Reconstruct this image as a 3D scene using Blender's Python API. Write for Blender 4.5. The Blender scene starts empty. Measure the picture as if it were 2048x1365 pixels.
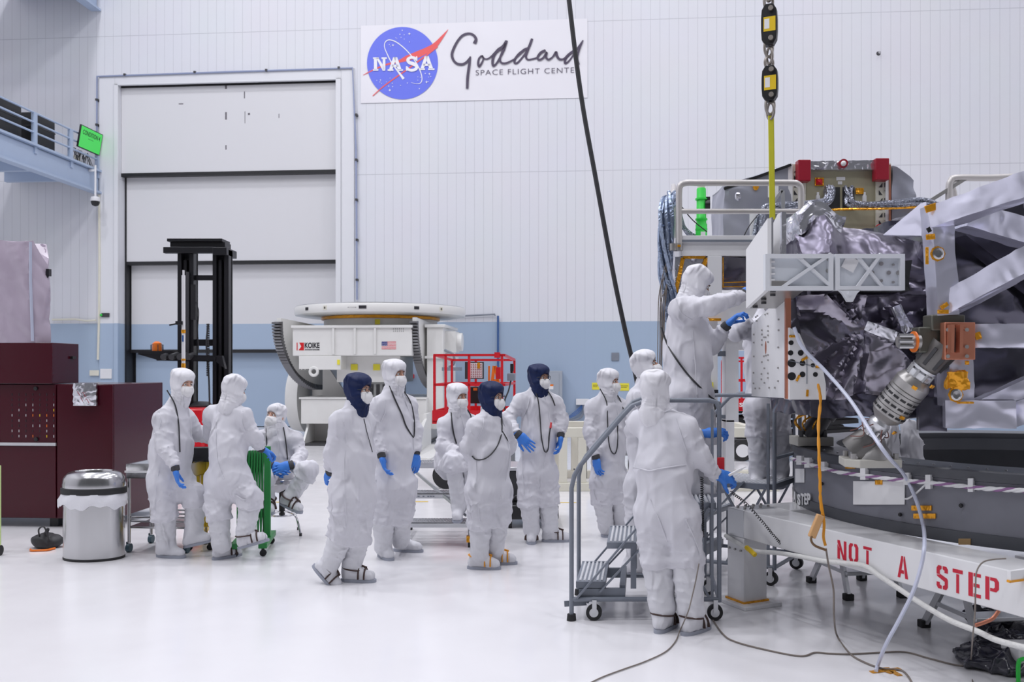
import bpy, bmesh, math, random
import numpy as np
from mathutils import Vector, Matrix, noise as mnoise
from mathutils.bvhtree import BVHTree
sc = bpy.context.scene
COL = sc.collection
R = math.radians
rnd = random.Random(7)
# ---------------------------------------------------------------- camera, world, lamps, exposure
FP, HZ, CH = 1750.0, 735.0, 1.8          # focal length in pixels, horizon row, camera height
cam = bpy.data.objects.new('camera', bpy.data.cameras.new('camera'))
COL.objects.link(cam); sc.camera = cam
cam.location = (0, 0, CH); cam.rotation_euler = (R(90), 0, 0)
cam.data.sensor_width = 36.0; cam.data.lens = 36.0*FP/2048
cam.data.shift_y = (HZ-682.5)/2048
cam.data.clip_end = 200
cam.data.dof.use_dof = True; cam.data.dof.focus_distance = 7.6; cam.data.dof.aperture_fstop = 3.6
sc.view_settings.view_transform = 'Standard'; sc.view_settings.look = 'None'
sc.view_settings.gamma = 1.0; sc.view_settings.use_curve_mapping = False
sc.view_settings.exposure = -0.30
w = bpy.data.worlds.new('world'); sc.world = w; w.use_nodes = True
w.node_tree.nodes['Background'].inputs[0].default_value = (0.90, 0.92, 1.0, 1)
w.node_tree.nodes['Background'].inputs[1].default_value = 0.17
CEIL = 21.0
def lamp(x, y, power, size=1.1, col=(0.955, 0.955, 1.0)):
    l = bpy.data.lights.new('high_bay_lamp', 'AREA'); l.shape = 'SQUARE'; l.size = size
    l.energy = power; l.color = col
    o = bpy.data.objects.new('high_bay_lamp', l); COL.objects.link(o)
    o.location = (x, y, CEIL-0.5); return o
for lx, fx_ in ((-12, 1.75), (-4, 1.15), (4, 0.95), (11, 0.85)):
    for ly, fy_ in ((-5, .85), (3, 1.1), (10, 1.0), (17, .85)):
        lamp(lx, ly, 420*fx_*fy_)

# ---------------------------------------------------------------- projection helpers (camera at origin looking +Y)
def P(px, py, Y): return Vector(((px-1024)/FP*Y, Y, CH-(py-HZ)/FP*Y))
def YF(py, z=0.0): return FP*(CH-z)/(py-HZ)             # distance of a point on the level z seen at row py
def PZ(px, py, z): return P(px, py, YF(py, z))           # point on level z
TH = math.atan(0.08); WY = 25.0
WX = Vector((math.cos(TH), -math.sin(TH), 0)); WN = Vector((-math.sin(TH), -math.cos(TH), 0)); W0 = Vector((0, WY, 0))
def WS(px, py, off=0.0):                                  # (along, height) on the back wall plane moved `off` into the room
    u = (px-1024)/FP; v = (HZ-py)/FP
    n = WN; c = W0 + WN*off
    t = c.dot(n)/(Vector((u, 1, 0)).dot(n))
    p = Vector((u*t, t, 0))
    return (p-W0).dot(WX), CH+v*t
# ---------------------------------------------------------------- objects
def tag(o, label=None, cat=None, group=None, kind=None):
    if label: o['label'] = label
    if cat: o['category'] = cat
    if group: o['group'] = group
    if kind: o['kind'] = kind
    return o
def thing(name, label, cat, loc=(0, 0, 0), rz=0.0, group=None):
    o = bpy.data.objects.new(name, None); COL.objects.link(o); o.empty_display_size = 0.1
    o.location = loc; o.rotation_euler = (0, 0, rz); bpy.context.view_layer.update() if False else None
    return tag(o, label, cat, group, 'thing')
def dup(root, loc, rz=None, label=None):
    r = root.copy(); COL.objects.link(r); r.location = loc
    if rz is not None: r.rotation_euler = (0, 0, rz)
    if label: r['label'] = label
    for ch in list(root.children):
        c = ch.copy(); COL.objects.link(c); c.parent = r
        for g in ch.children:
            d = g.copy(); COL.objects.link(d); d.parent = c
    return r
def mesh_obj(name, V, F, mats, parent=None, smooth=True, mi=None, bev=0, loc=None, ang=38, seg=2):
    me = bpy.data.meshes.new(name)
    me.from_pydata([tuple(v) for v in V] if not isinstance(V, np.ndarray) else V.tolist(), [], F if isinstance(F, list) else F.tolist())
    if not isinstance(mats, (list, tuple)): mats = [mats]
    for m in mats: me.materials.append(m)
    if mi is not None: me.polygons.foreach_set('material_index', mi)
    if smooth:
        me.polygons.foreach_set('use_smooth', [True]*len(me.polygons))
        me.set_sharp_from_angle(angle=R(ang))
    me.update()
    o = bpy.data.objects.new(name, me); COL.objects.link(o)
    if parent: o.parent = parent
    if loc: o.location = loc
    if bev:
        b = o.modifiers.new('bevel', 'BEVEL'); b.width = bev; b.segments = seg; b.limit_method = 'ANGLE'; b.angle_limit = R(40)
    return o
def frame(d, up=(0, 0, 1)):
    d = Vector(d).normalized(); up = Vector(up)
    if abs(d.dot(up)) > 0.98: up = Vector((0, 1, 0))
    x = up.cross(d).normalized(); y = d.cross(x)
    return x, y, d
class MB:
    """collects shapes; build() links them as ONE mesh object"""
    def __init__(s): s.V = []; s.F = []; s.M = []; s.m = 0
    def add(s, V, F):
        n = len(s.V); s.V += [Vector(v) for v in V]; s.F += [tuple(i+n for i in f) for f in F]; s.M += [s.m]*len(F); return s
    def box(s, c, d, M=None):
        x, y, z = d[0]/2, d[1]/2, d[2]/2
        V = [Vector((a*x, b*y, e*z)) for e in (-1, 1) for b in (-1, 1) for a in (-1, 1)]
        if M is not None: V = [M @ v for v in V]
        c = Vector(c)
        return s.add([v+c for v in V], [(0, 2, 3, 1), (4, 5, 7, 6), (0, 1, 5, 4), (2, 6, 7, 3), (0, 4, 6, 2), (1, 3, 7, 5)])
    def bb(s, a, b): # box from two corners
        a = Vector(a); b = Vector(b); return s.box((a+b)/2, [abs(b[i]-a[i]) for i in range(3)])
    def bar(s, a, b, w, h, up=(0, 0, 1)):
        a = Vector(a); b = Vector(b); x, y, z = frame(b-a, up)
        q = [x*(i*w/2)+y*(j*h/2) for i, j in ((-1, -1), (1, -1), (1, 1), (-1, 1))]
        return s.add([a+k for k in q]+[b+k for k in q], [(3, 2, 1, 0), (4, 5, 6, 7), (0, 1, 5, 4), (1, 2, 6, 5), (2, 3, 7, 6), (3, 0, 4, 7)])
    def cyl(s, a, b, r0, r1=None, n=16, cap=True):
        a = Vector(a); b = Vector(b); r1 = r0 if r1 is None else r1; x, y, z = frame(b-a)
        V = []
        for p, r in ((a, r0), (b, r1)):
            for i in range(n):
                t = 2*math.pi*i/n; V.append(p+x*(r*math.cos(t))+y*(r*math.sin(t)))
        F = [(i, (i+1) % n, n+(i+1) % n, n+i) for i in range(n)]
        if cap: F += [tuple(range(n-1, -1, -1)), tuple(range(n, 2*n))]
        return s.add(V, F)
    def tube(s, pts, r, n=8, closed=False, squash=1.0, up=(0, 0, 1)):
        pts = [Vector(p) for p in pts]; V = []; m = len(pts)
        px = None
        for i, p in enumerate(pts):
            a = pts[i-1] if (i or closed) else p; b = pts[(i+1) % m] if (i < m-1 or closed) else p
            d = (b-a).normalized()
            if px is None: x, y, _ = frame(d, up)
            else:
                x = (px-d*px.dot(d)).normalized(); y = d.cross(x)
            px = x
            rr = r[i] if isinstance(r, (list, tuple)) else r
            for k in range(n):
                t = 2*math.pi*k/n; V.append(p+x*(rr*math.cos(t))+y*(rr*squash*math.sin(t)))
        F = []
        for i in range(m if closed else m-1):
            j = (i+1) % m
            for k in range(n): F.append((i*n+k, i*n+(k+1) % n, j*n+(k+1) % n, j*n+k))
        if not closed: F += [tuple(range(n-1, -1, -1)), tuple(range((m-1)*n, m*n))]
        return s.add(V, F)
    def lathe(s, prof, c=(0, 0, 0), n=32, sx=1, sy=1, ax='Z', cap=True):
        c = Vector(c); V = []
        for r, z in prof:
            for i in range(n):
                t = 2*math.pi*i/n; a, b = r*sx*math.cos(t), r*sy*math.sin(t)
                V.append(c+(Vector((a, b, z)) if ax == 'Z' else Vector((z, a, b)) if ax == 'X' else Vector((b, z, a))))
        F = []
        for j in range(len(prof)-1):
            for i in range(n): F.append((j*n+i, j*n+(i+1) % n, (j+1)*n+(i+1) % n, (j+1)*n+i))
        if cap:
            F.append(tuple(range(n-1, -1, -1))); F.append(tuple(range((len(prof)-1)*n, len(prof)*n)))
        return s.add(V, F)
    def prism(s, poly, a, b):        # poly: list of 3D points; extruded from offset a to offset b (vectors)
        a = Vector(a); b = Vector(b); n = len(poly); poly = [Vector(p) for p in poly]
        return s.add([p+a for p in poly]+[p+b for p in poly], [tuple(range(n-1, -1, -1)), tuple(range(n, 2*n))]+[(i, (i+1) % n, n+(i+1) % n, n+i) for i in range(n)])
    def quad(s, a, b, c, d): return s.add([a, b, c, d], [(0, 1, 2, 3)])
    def sphere(s, c, r, n=14, m=9, sc=(1, 1, 1)):
        c = Vector(c); prof = [(math.sin(math.pi*j/m), -math.cos(math.pi*j/m)) for j in range(m+1)]
        V = []
        for q, z in prof:
            q = max(q, 1e-4)
            for i in range(n):
                t = 2*math.pi*i/n; V.append(c+Vector((r*q*math.cos(t)*sc[0], r*q*math.sin(t)*sc[1], r*z*sc[2])))
        F = []
        for j in range(m):
            for i in range(n): F.append((j*n+i, j*n+(i+1) % n, (j+1)*n+(i+1) % n, (j+1)*n+i))
        return s.add(V, F)
    def xf(s, M):
        s.V = [M @ v for v in s.V]; return s
    def build(s, name, mats, parent=None, smooth=True, bev=0, loc=None, ang=38):
        return mesh_obj(name, s.V, s.F, mats, parent, smooth, s.M if isinstance(mats, (list, tuple)) and len(mats) > 1 else None, bev, loc, ang)
def spline(pts, n=8):
    pts = [Vector(p) for p in pts]; out = []
    q = [pts[0]*2-pts[1]]+pts+[pts[-1]*2-pts[-2]]
    for i in range(1, len(q)-2):
        a, b, c, d = q[i-1], q[i], q[i+1], q[i+2]
        for k in range(n):
            t = k/n
            out.append(0.5*((2*b)+(c-a)*t+(2*a-5*b+4*c-d)*t*t+(3*b-a-3*c+d)*t**3))
    return out+[pts[-1]]
def text_mesh(txt, size, name, mat, parent, M, extrude=0.001, bold=0.0, sx=1.0, align='LEFT', space=1.0, shear=0):
    c = bpy.data.curves.new('lettering', 'FONT'); c.body = txt; c.size = size; c.extrude = extrude; c.offset = bold
    c.align_x = align; c.space_character = space; c.resolution_u = 4; c.shear = shear
    o = bpy.data.objects.new('lettering', c); COL.objects.link(o)
    dg = bpy.context.evaluated_depsgraph_get(); dg.update()
    me = bpy.data.meshes.new_from_object(o.evaluated_get(dg))
    bpy.data.objects.remove(o); bpy.data.curves.remove(c)
    me.transform(M @ Matrix.Diagonal((sx, 1, 1, 1))); me.materials.clear(); me.materials.append(mat); me.name = name
    r = bpy.data.objects.new(name, me); COL.objects.link(r)
    if parent: r.parent = parent
    return r
def basis(o, x, y, z):
    return Matrix(((x[0], y[0], z[0], o[0]), (x[1], y[1], z[1], o[1]), (x[2], y[2], z[2], o[2]), (0, 0, 0, 1)))
# ---------------------------------------------------------------- materials
def srgb(r, g, b): return tuple(((c/255)/12.92 if c <= 10 else ((c/255+0.055)/1.055)**2.4) for c in (r, g, b))
MAT = {}
def mat(name, col, rough=0.5, metal=0.0, var=0.0, vscale=6.0, bump=0.0, bscale=40.0, spec=0.5, trans=0.0, emit=0.0, coat=0.0, aniso=None, alpha=1.0, sss=0.0):
    if name in MAT: return MAT[name]
    m = bpy.data.materials.new(name); m.use_nodes = True; MAT[name] = m
    nt = m.node_tree; b = nt.nodes['Principled BSDF']; L = nt.links.new
    b.inputs['Base Color'].default_value = (*col, 1); b.inputs['Roughness'].default_value = rough; b.inputs['Metallic'].default_value = metal
    b.inputs['Specular IOR Level'].default_value = spec; b.inputs['Coat Weight'].default_value = coat
    b.inputs['Transmission Weight'].default_value = trans; b.inputs['Alpha'].default_value = alpha
    if emit:
        b.inputs['Emission Color'].default_value = (*col, 1); b.inputs['Emission Strength'].default_value = emit
    tc = nt.nodes.new('ShaderNodeTexCoord')
    src = tc.outputs['Object']
    if aniso:
        mp = nt.nodes.new('ShaderNodeMapping'); mp.inputs['Scale'].default_value = aniso; L(src, mp.inputs['Vector']); src = mp.outputs['Vector']
    if var:
        n = nt.nodes.new('ShaderNodeTexNoise'); n.inputs['Scale'].default_value = vscale; n.inputs['Detail'].default_value = 5; L(src, n.inputs['Vector'])
        mx = nt.nodes.new('ShaderNodeMix'); mx.data_type = 'RGBA'
        mx.inputs[6].default_value = (*[max(0, c*(1-var)) for c in col], 1); mx.inputs[7].default_value = (*[min(1, c*(1+var)) for c in col], 1)
        L(n.outputs['Fac'], mx.inputs[0]); L(mx.outputs[2], b.inputs['Base Color'])
        if rough > 0.05 and rough < 0.9:
            mr = nt.nodes.new('ShaderNodeMapRange'); mr.inputs['To Min'].default_value = rough*0.8; mr.inputs['To Max'].default_value = min(1, rough*1.2)
            L(n.outputs['Fac'], mr.inputs['Value']); L(mr.outputs['Result'], b.inputs['Roughness'])
    if bump:
        n = nt.nodes.new('ShaderNodeTexNoise'); n.inputs['Scale'].default_value = bscale; n.inputs['Detail'].default_value = 4; L(src, n.inputs['Vector'])
        bp = nt.nodes.new('ShaderNodeBump'); bp.inputs['Strength'].default_value = bump; bp.inputs['Distance'].default_value = 0.01
        L(n.outputs['Fac'], bp.inputs['Height']); L(bp.outputs['Normal'], b.inputs['Normal'])
    return m
m_white = mat('white_paint', (0.78, 0.78, 0.80), 0.35, var=0.03)
m_cream = mat('cream_paint', (0.72, 0.70, 0.60), 0.4, var=0.04)
m_black = mat('black_paint', (0.012, 0.012, 0.014), 0.4, var=0.2)
m_rubber = mat('black_rubber', (0.02, 0.02, 0.022), 0.7, var=0.2)
m_grey = mat('grey_paint', srgb(126, 132, 143), 0.42, var=0.06)
m_dgrey = mat('dark_grey_metal', (0.06, 0.06, 0.065), 0.4, metal=0.4, var=0.1)
m_steel = mat('stainless_steel', (0.50, 0.50, 0.51), 0.22, metal=1.0, var=0.05, vscale=3, aniso=(8, 8, 0.4))
m_chrome = mat('chrome', (0.75, 0.75, 0.76), 0.1, metal=1.0)
m_alu = mat('aluminium', (0.66, 0.67, 0.69), 0.35, metal=0.85, var=0.06)
m_red = mat('red_paint', (0.62, 0.012, 0.022), 0.35, var=0.08)
m_darkred = mat('dark_red_anodised', (0.33, 0.012, 0.03), 0.35, var=0.05)
m_orange = mat('orange_plastic', (0.85, 0.20, 0.02), 0.3)
m_kapton = mat('amber_tape', (0.72, 0.33, 0.02), 0.22, var=0.25, vscale=20, coat=0.5)
m_yellow = mat('yellow_plastic', (0.80, 0.55, 0.02), 0.4)
m_ylabel = mat('yellow_label', (0.80, 0.72, 0.05), 0.5)
m_green = mat('green_paint', (0.015, 0.22, 0.045), 0.4, var=0.1)
m_blue = mat('blue_paint', srgb(60, 100, 160), 0.4)
m_paper = mat('white_label', (0.82, 0.82, 0.83), 0.6)
m_ink = mat('black_ink', (0.015, 0.014, 0.02), 0.6)
m_cord = mat('black_cord', (0.03, 0.03, 0.034), 0.55)
def cloth(name, col, rough, sc, st, spec=.25):
    m = mat(name, col, rough, spec=spec); nt = m.node_tree; b = nt.nodes['Principled BSDF']; L = nt.links.new
    tc = nt.nodes['Texture Coordinate']; mp = nt.nodes.new('ShaderNodeMapping'); mp.inputs['Rotation'].default_value = (.5, .3, .2); mp.inputs['Scale'].default_value = (1.0, 1.0, .55); L(tc.outputs['Object'], mp.inputs['Vector'])
    v = nt.nodes.new('ShaderNodeTexNoise'); v.noise_type = 'RIDGED_MULTIFRACTAL'; v.inputs['Scale'].default_value = sc; v.inputs['Detail'].default_value = 2.5; v.inputs['Distortion'].default_value = .9; L(mp.outputs['Vector'], v.inputs['Vector'])
    bp = nt.nodes.new('ShaderNodeBump'); bp.inputs['Strength'].default_value = st; bp.inputs['Distance'].default_value = .045; L(v.outputs['Fac'], bp.inputs['Height']); L(bp.outputs['Normal'], b.inputs['Normal'])
    return m
m_suit = cloth('white_cleanroom_fabric', (0.68, 0.675, 0.725), 0.7, 6.5, 1.0)
m_hoodw = cloth('white_hood_fabric', (0.75, 0.745, 0.785), 0.65, 11.0, 0.8, .3)
m_navy = cloth('navy_hood_fabric', (0.007, 0.016, 0.070), 0.5, 11.0, 0.8, .25)
m_mask = cloth('white_mask_fabric', (0.82, 0.81, 0.82), 0.75, 16.0, 0.5)
m_glove = mat('blue_nitrile', (0.045, 0.21, 0.70), 0.5, bump=0.15, bscale=80)
m_skin = mat('skin', (0.64, 0.37, 0.28), 0.5, var=0.08, vscale=30)
m_skin2 = mat('skin_tan', (0.47, 0.25, 0.17), 0.5, var=0.08, vscale=30)
m_hair = mat('dark_hair', (0.025, 0.016, 0.012), 0.6)
m_eye = mat('eye_white', (0.7, 0.68, 0.66), 0.2)
m_iris = mat('dark_iris', (0.02, 0.014, 0.01), 0.15)
m_sole = mat('grey_sole', srgb(158, 162, 175), 0.6, var=0.05)
m_boot = cloth('white_boot_fabric', (0.71, 0.71, 0.75), 0.55, 9.0, 0.8)
m_strapb = mat('brown_strap', (0.05, 0.025, 0.02), 0.55)
m_strapo = mat('orange_strap', (0.72, 0.30, 0.015), 0.55)
m_cuff = mat('dark_grey_cuff', (0.045, 0.045, 0.05), 0.7)
m_tan = mat('tan_panel_paint', srgb(168, 163, 138), 0.45, var=0.04)
m_wpanel = mat('white_thermal_paint', (0.80, 0.80, 0.81), 0.55)
m_ring = mat('grey_composite', srgb(120, 121, 130), 0.42, var=0.08, vscale=4)
m_ringtop = mat('dark_grey_flange', srgb(76, 78, 84), 0.35, metal=0.1, var=0.1)
m_copper = mat('copper', (0.62, 0.25, 0.16), 0.35, metal=0.75, var=0.06)
m_strut = mat('warm_grey_metal', (0.40, 0.39, 0.38), 0.35, metal=0.7, var=0.06)
m_maroon = mat('maroon_gloss', (0.055, 0.0025, 0.010), 0.16, spec=0.35, var=0.05)
m_greenlit = mat('light_green_frame', (0.55, 0.70, 0.30), 0.4)
m_brightgreen = mat('bright_green', (0.03, 0.62, 0.07), 0.4)
m_bluegrey = mat('blue_grey_steel_paint', srgb(176, 192, 216), 0.4, var=0.04)
m_wire = mat('taupe_cord', (0.20, 0.17, 0.15), 0.6)
m_sling = mat('yellow_sling', (0.62, 0.60, 0.03), 0.6, var=0.1)
m_hose = mat('white_tube', (0.58, 0.61, 0.74), 0.3)
def foil(name, col, rough=0.22, metal=0.95, bump=0.6, scale=9.0):
    m = bpy.data.materials.new(name); m.use_nodes = True; nt = m.node_tree; b = nt.nodes['Principled BSDF']; L = nt.links.new
    b.inputs['Base Color'].default_value = (*col, 1); b.inputs['Metallic'].default_value = metal; b.inputs['Roughness'].default_value = rough
    tc = nt.nodes.new('ShaderNodeTexCoord')
    v = nt.nodes.new('ShaderNodeTexNoise'); v.noise_type = 'RIDGED_MULTIFRACTAL'; v.inputs['Scale'].default_value = scale; v.inputs['Detail'].default_value = 3
    v.inputs['Distortion'].default_value = 0.6
    L(tc.outputs['Object'], v.inputs['Vector'])
    bp = nt.nodes.new('ShaderNodeBump'); bp.inputs['Strength'].default_value = bump; bp.inputs['Distance'].default_value = 0.03
    L(v.outputs['Fac'], bp.inputs['Height']); L(bp.outputs['Normal'], b.inputs['Normal'])
    return m
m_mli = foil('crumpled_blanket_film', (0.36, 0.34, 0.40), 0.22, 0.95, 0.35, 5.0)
m_mlid = foil('shaded_blanket_film', (0.13, 0.125, 0.16), 0.22, 0.95, 0.35, 5.0)  # darker copy of the blanket film, weaker reflection put into its colour
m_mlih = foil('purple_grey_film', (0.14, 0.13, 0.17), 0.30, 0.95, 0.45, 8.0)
m_kapton = foil('amber_film_tape', (0.80, 0.36, 0.02), 0.24, 0.5, 0.6, 26.0)
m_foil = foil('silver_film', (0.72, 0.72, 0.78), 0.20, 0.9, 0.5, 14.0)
m_truss = foil('matte_silver_wrap', (0.72, 0.72, 0.84), 0.28, 0.75, 0.6, 6.0)
m_harness = foil('braided_foil_harness', (0.36, 0.38, 0.45), 0.3, 0.9, 0.9, 40.0)
# ================================================================ room shell
BLUEZ = 3.1
def panel_wall_mat():
    m = bpy.data.materials.new('white_wall_panels'); m.use_nodes = True; nt = m.node_tree; b = nt.nodes['Principled BSDF']; L = nt.links.new
    N = nt.nodes.new
    tc = N('ShaderNodeTexCoord'); sp = N('ShaderNodeSeparateXYZ'); L(tc.outputs['Object'], sp.inputs[0])
    def math_(op, a, v=None, c=None):
        n = N('ShaderNodeMath'); n.operation = op
        for i, q in enumerate((a, v, c)):
            if q is None: continue
            if isinstance(q, (int, float)): n.inputs[i].default_value = q
            else: L(q, n.inputs[i])
        return n.outputs[0]
    x, z = sp.outputs['X'], sp.outputs['Z']
    seam = math_('LESS_THAN', math_('FRACT', math_('DIVIDE', math_('ADD', x, 50.0), 0.263)), 0.034)
    h1 = math_('LESS_THAN', math_('ABSOLUTE', math_('SUBTRACT', z, 7.38)), 0.008)
    h2 = math_('LESS_THAN', math_('ABSOLUTE', math_('SUBTRACT', z, 11.62)), 0.008)
    s = math_('MAXIMUM', seam, math_('MAXIMUM', h1, h2))
    up = math_('GREATER_THAN', z, BLUEZ)
    col = N('ShaderNodeMix'); col.data_type = 'RGBA'
    col.inputs[6].default_value = (*srgb(166, 184, 206), 1); col.inputs[7].default_value = (0.745, 0.755, 0.80, 1); L(up, col.inputs[0])
    s2 = math_('MULTIPLY', math_('MULTIPLY', s, up), 0.34)
    c2 = N('ShaderNodeMix'); c2.data_type = 'RGBA'; L(s2, c2.inputs[0]); L(col.outputs[2], c2.inputs[6]); c2.inputs[7].default_value = (0.15, 0.16, 0.20, 1)
    n = N('ShaderNodeTexNoise'); n.inputs['Scale'].default_value = 0.5; n.inputs['Detail'].default_value = 3; L(tc.outputs['Object'], n.inputs['Vector'])
    c3 = N('ShaderNodeMix'); c3.data_type = 'RGBA'; c3.blend_type = 'MULTIPLY'; c3.inputs[0].default_value = 0.06; L(c2.outputs[2], c3.inputs[6]); L(n.outputs['Color'], c3.inputs[7])
    L(c3.outputs[2], b.inputs['Base Color']); b.inputs['Roughness'].default_value = 0.42
    # gentle oil-canning of the sheet panels
    wv = N('ShaderNodeBump'); wv.inputs['Strength'].default_value = 0.5; wv.inputs['Distance'].default_value = 0.01; L(s, wv.inputs['Height']); L(wv.outputs['Normal'], b.inputs['Normal'])
    return m
m_wall = panel_wall_mat()
def two_tone(name, c_up, rough=0.4):
    m = bpy.data.materials.new(name); m.use_nodes = True; nt = m.node_tree; b = nt.nodes['Principled BSDF']; L = nt.links.new; N = nt.nodes.new
    tc = N('ShaderNodeTexCoord'); sp = N('ShaderNodeSeparateXYZ'); L(tc.outputs['Object'], sp.inputs[0])
    g = N('ShaderNodeMath'); g.operation = 'GREATER_THAN'; g.inputs[1].default_value = BLUEZ; L(sp.outputs['Z'], g.inputs[0])
    c = N('ShaderNodeMix'); c.data_type = 'RGBA'; L(g.outputs[0], c.inputs[0]); c.inputs[6].default_value = (*srgb(166, 184, 206), 1); c.inputs[7].default_value = (*c_up, 1)
    L(c.outputs[2], b.inputs['Base Color']); b.inputs['Roughness'].default_value = rough; return m
m_door = two_tone('door_panel_paint', (0.70, 0.70, 0.72))
m_frame = two_tone('door_frame_paint', (0.74, 0.75, 0.78))
# the floor: white glossy epoxy with faint mottling and scuffs
def floor_mat():
    m = bpy.data.materials.new('white_epoxy_floor'); m.use_nodes = True; nt = m.node_tree; b = nt.nodes['Principled BSDF']; L = nt.links.new; N = nt.nodes.new
    tc = N('ShaderNodeTexCoord')
    n = N('ShaderNodeTexNoise'); n.inputs['Scale'].default_value = 1.2; n.inputs['Detail'].default_value = 6; L(tc.outputs['Object'], n.inputs['Vector'])
    c = N('ShaderNodeMix'); c.data_type = 'RGBA'; c.inputs[6].default_value = (0.73, 0.72, 0.745, 1); c.inputs[7].default_value = (0.83, 0.825, 0.845, 1); L(n.outputs['Fac'], c.inputs[0])
    L(c.outputs[2], b.inputs['Base Color'])
    n2 = N('ShaderNodeTexNoise'); n2.inputs['Scale'].default_value = 5; n2.inputs['Detail'].default_value = 4; L(tc.outputs['Object'], n2.inputs['Vector'])
    r = N('ShaderNodeMapRange'); r.inputs['To Min'].default_value = 0.12; r.inputs['To Max'].default_value = 0.26; L(n2.outputs['Fac'], r.inputs['Value']); L(r.outputs[0], b.inputs['Roughness'])
    bp = N('ShaderNodeBump'); bp.inputs['Strength'].default_value = 0.05; bp.inputs['Distance'].default_value = 0.02; L(n.outputs['Fac'], bp.inputs['Height']); L(bp.outputs['Normal'], b.inputs['Normal'])
    return m
LX, RX, BY = -19.0, 17.0, -9.0
fl = MB().bb((LX-0.3, BY, -0.2), (RX+0.3, 31, 0)).build('floor', floor_mat(), smooth=False); tag(fl, kind='structure')
def wall_obj(name, mb, mats, bev=0):
    o = mb.build(name, mats, smooth=False, bev=bev); o.location = W0; o.rotation_euler = (0, 0, -TH); tag(o, kind='structure'); return o
dl, _ = WS(239, 400); dr, _ = WS(673, 400); _, dt = WS(456, 164)
SW0, SW1 = -19.0, 19.0
wb = MB().bb((SW0, 0, 0), (dl, 0.35, CEIL)).bb((dr, 0, 0), (SW1, 0.35, CEIL)).bb((dl, 0, dt), (dr, 0.35, CEIL))
wall_obj('wall_back', wb, m_wall)
recess = MB().bb((dl-0.4, 0.35, 0), (dl, 1.7, dt+0.4)).bb((dr, 0.35, 0), (dr+0.4, 1.7, dt+0.4)).bb((dl, 0.35, dt), (dr, 1.7, dt+0.4)).bb((dl-0.4, 1.7, 0), (dr+0.4, 1.9, dt+0.4))
wall_obj('wall_door_recess', recess, m_frame)
tag(MB().bb((LX-0.3, BY, 0), (LX, 31, CEIL)).build('wall_left', m_white, smooth=False), kind='structure')
tag(MB().bb((RX, BY, 0), (RX+0.3, 31, CEIL)).build('wall_right', m_white, smooth=False), kind='structure')
tag(MB().bb((LX-0.3, BY, CEIL), (RX+0.3, 31, CEIL+0.3)).build('ceiling', m_white, smooth=False), kind='structure')
# stacking door: four leaves, each farther back than the one above it
door = bpy.data.objects.new('door_1', None); COL.objects.link(door); door.location = W0; door.rotation_euler = (0, 0, -TH); tag(door, kind='structure')
edges = [WS(456, y, -0.5)[1] for y in (180, 352, 526, 702)]+[0.02]
leaf_x = (243, 251, 263, 272)
for i in range(4):
    off = 0.10+0.22*i
    x0 = WS(leaf_x[i], 400, -off)[0]; zt, zb = edges[i], edges[i+1]
    pn = MB().bb((x0, off, zb), (dr, off+0.18, zt-0.0 if i == 0 else zt+0.02)).build('door_leaf', m_door, door, smooth=False)
    sl = MB().bb((x0-0.10, off+0.02, zb), (x0, off+0.19, zt)).bb((x0-0.1, off-0.015, zb-0.06), (dr, off+0.17, zb+0.04) if i < 3 else (dr, off+0.17, zb-0.05)).build('rubber_seal', m_black, pn, smooth=False)
MB().bb((dl, 0.08, edges[0]), (dr, 0.3, dt)).bb((dl, 0.30, 0), (dl+0.05, 1.0, dt)).build('door_header_seal', m_black, door, smooth=False)
mk = MB()
for px, py, w_, h_ in ((452, 232, .05, .22), (452, 295, .035, .13), (489, 190, .03, .2), (490, 235, .015, .35), (498, 228, .06, .06), (558, 232, .02, .12), (452, 174, .06, .12), (362, 208, .14, .03)):
    s, z = WS(px, py, -0.1); mk.bb((s-w_/2, 0.096, z-h_/2), (s+w_/2, 0.1, z+h_/2))
mk.build('scuff_marks', mat('grey_scuff', (0.16, 0.15, 0.17), 0.7), door, smooth=False)
# frame casing
a0, _ = WS(200, 400); a1, _ = WS(231, 400); b1, _ = WS(709, 300); _, t1 = WS(456, 143)
c1 = WS(683, 300)[0]
fr = MB().bb((a0, -0.05, 0), (a1, 0.0, t1)).bb((a1, -0.10, 0), (dl, 0.0, dt)).bb((dr, -0.10, 0), (c1, 0, dt)).bb((c1, -0.05, 0), (b1, 0, t1))
fr.bb((a1, -0.05, t1-0.35), (c1, 0, t1)).bb((a1, -0.10, dt), (c1, 0, t1-0.35))
wall_obj('trim_1', fr, m_frame, 0.01)
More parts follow.
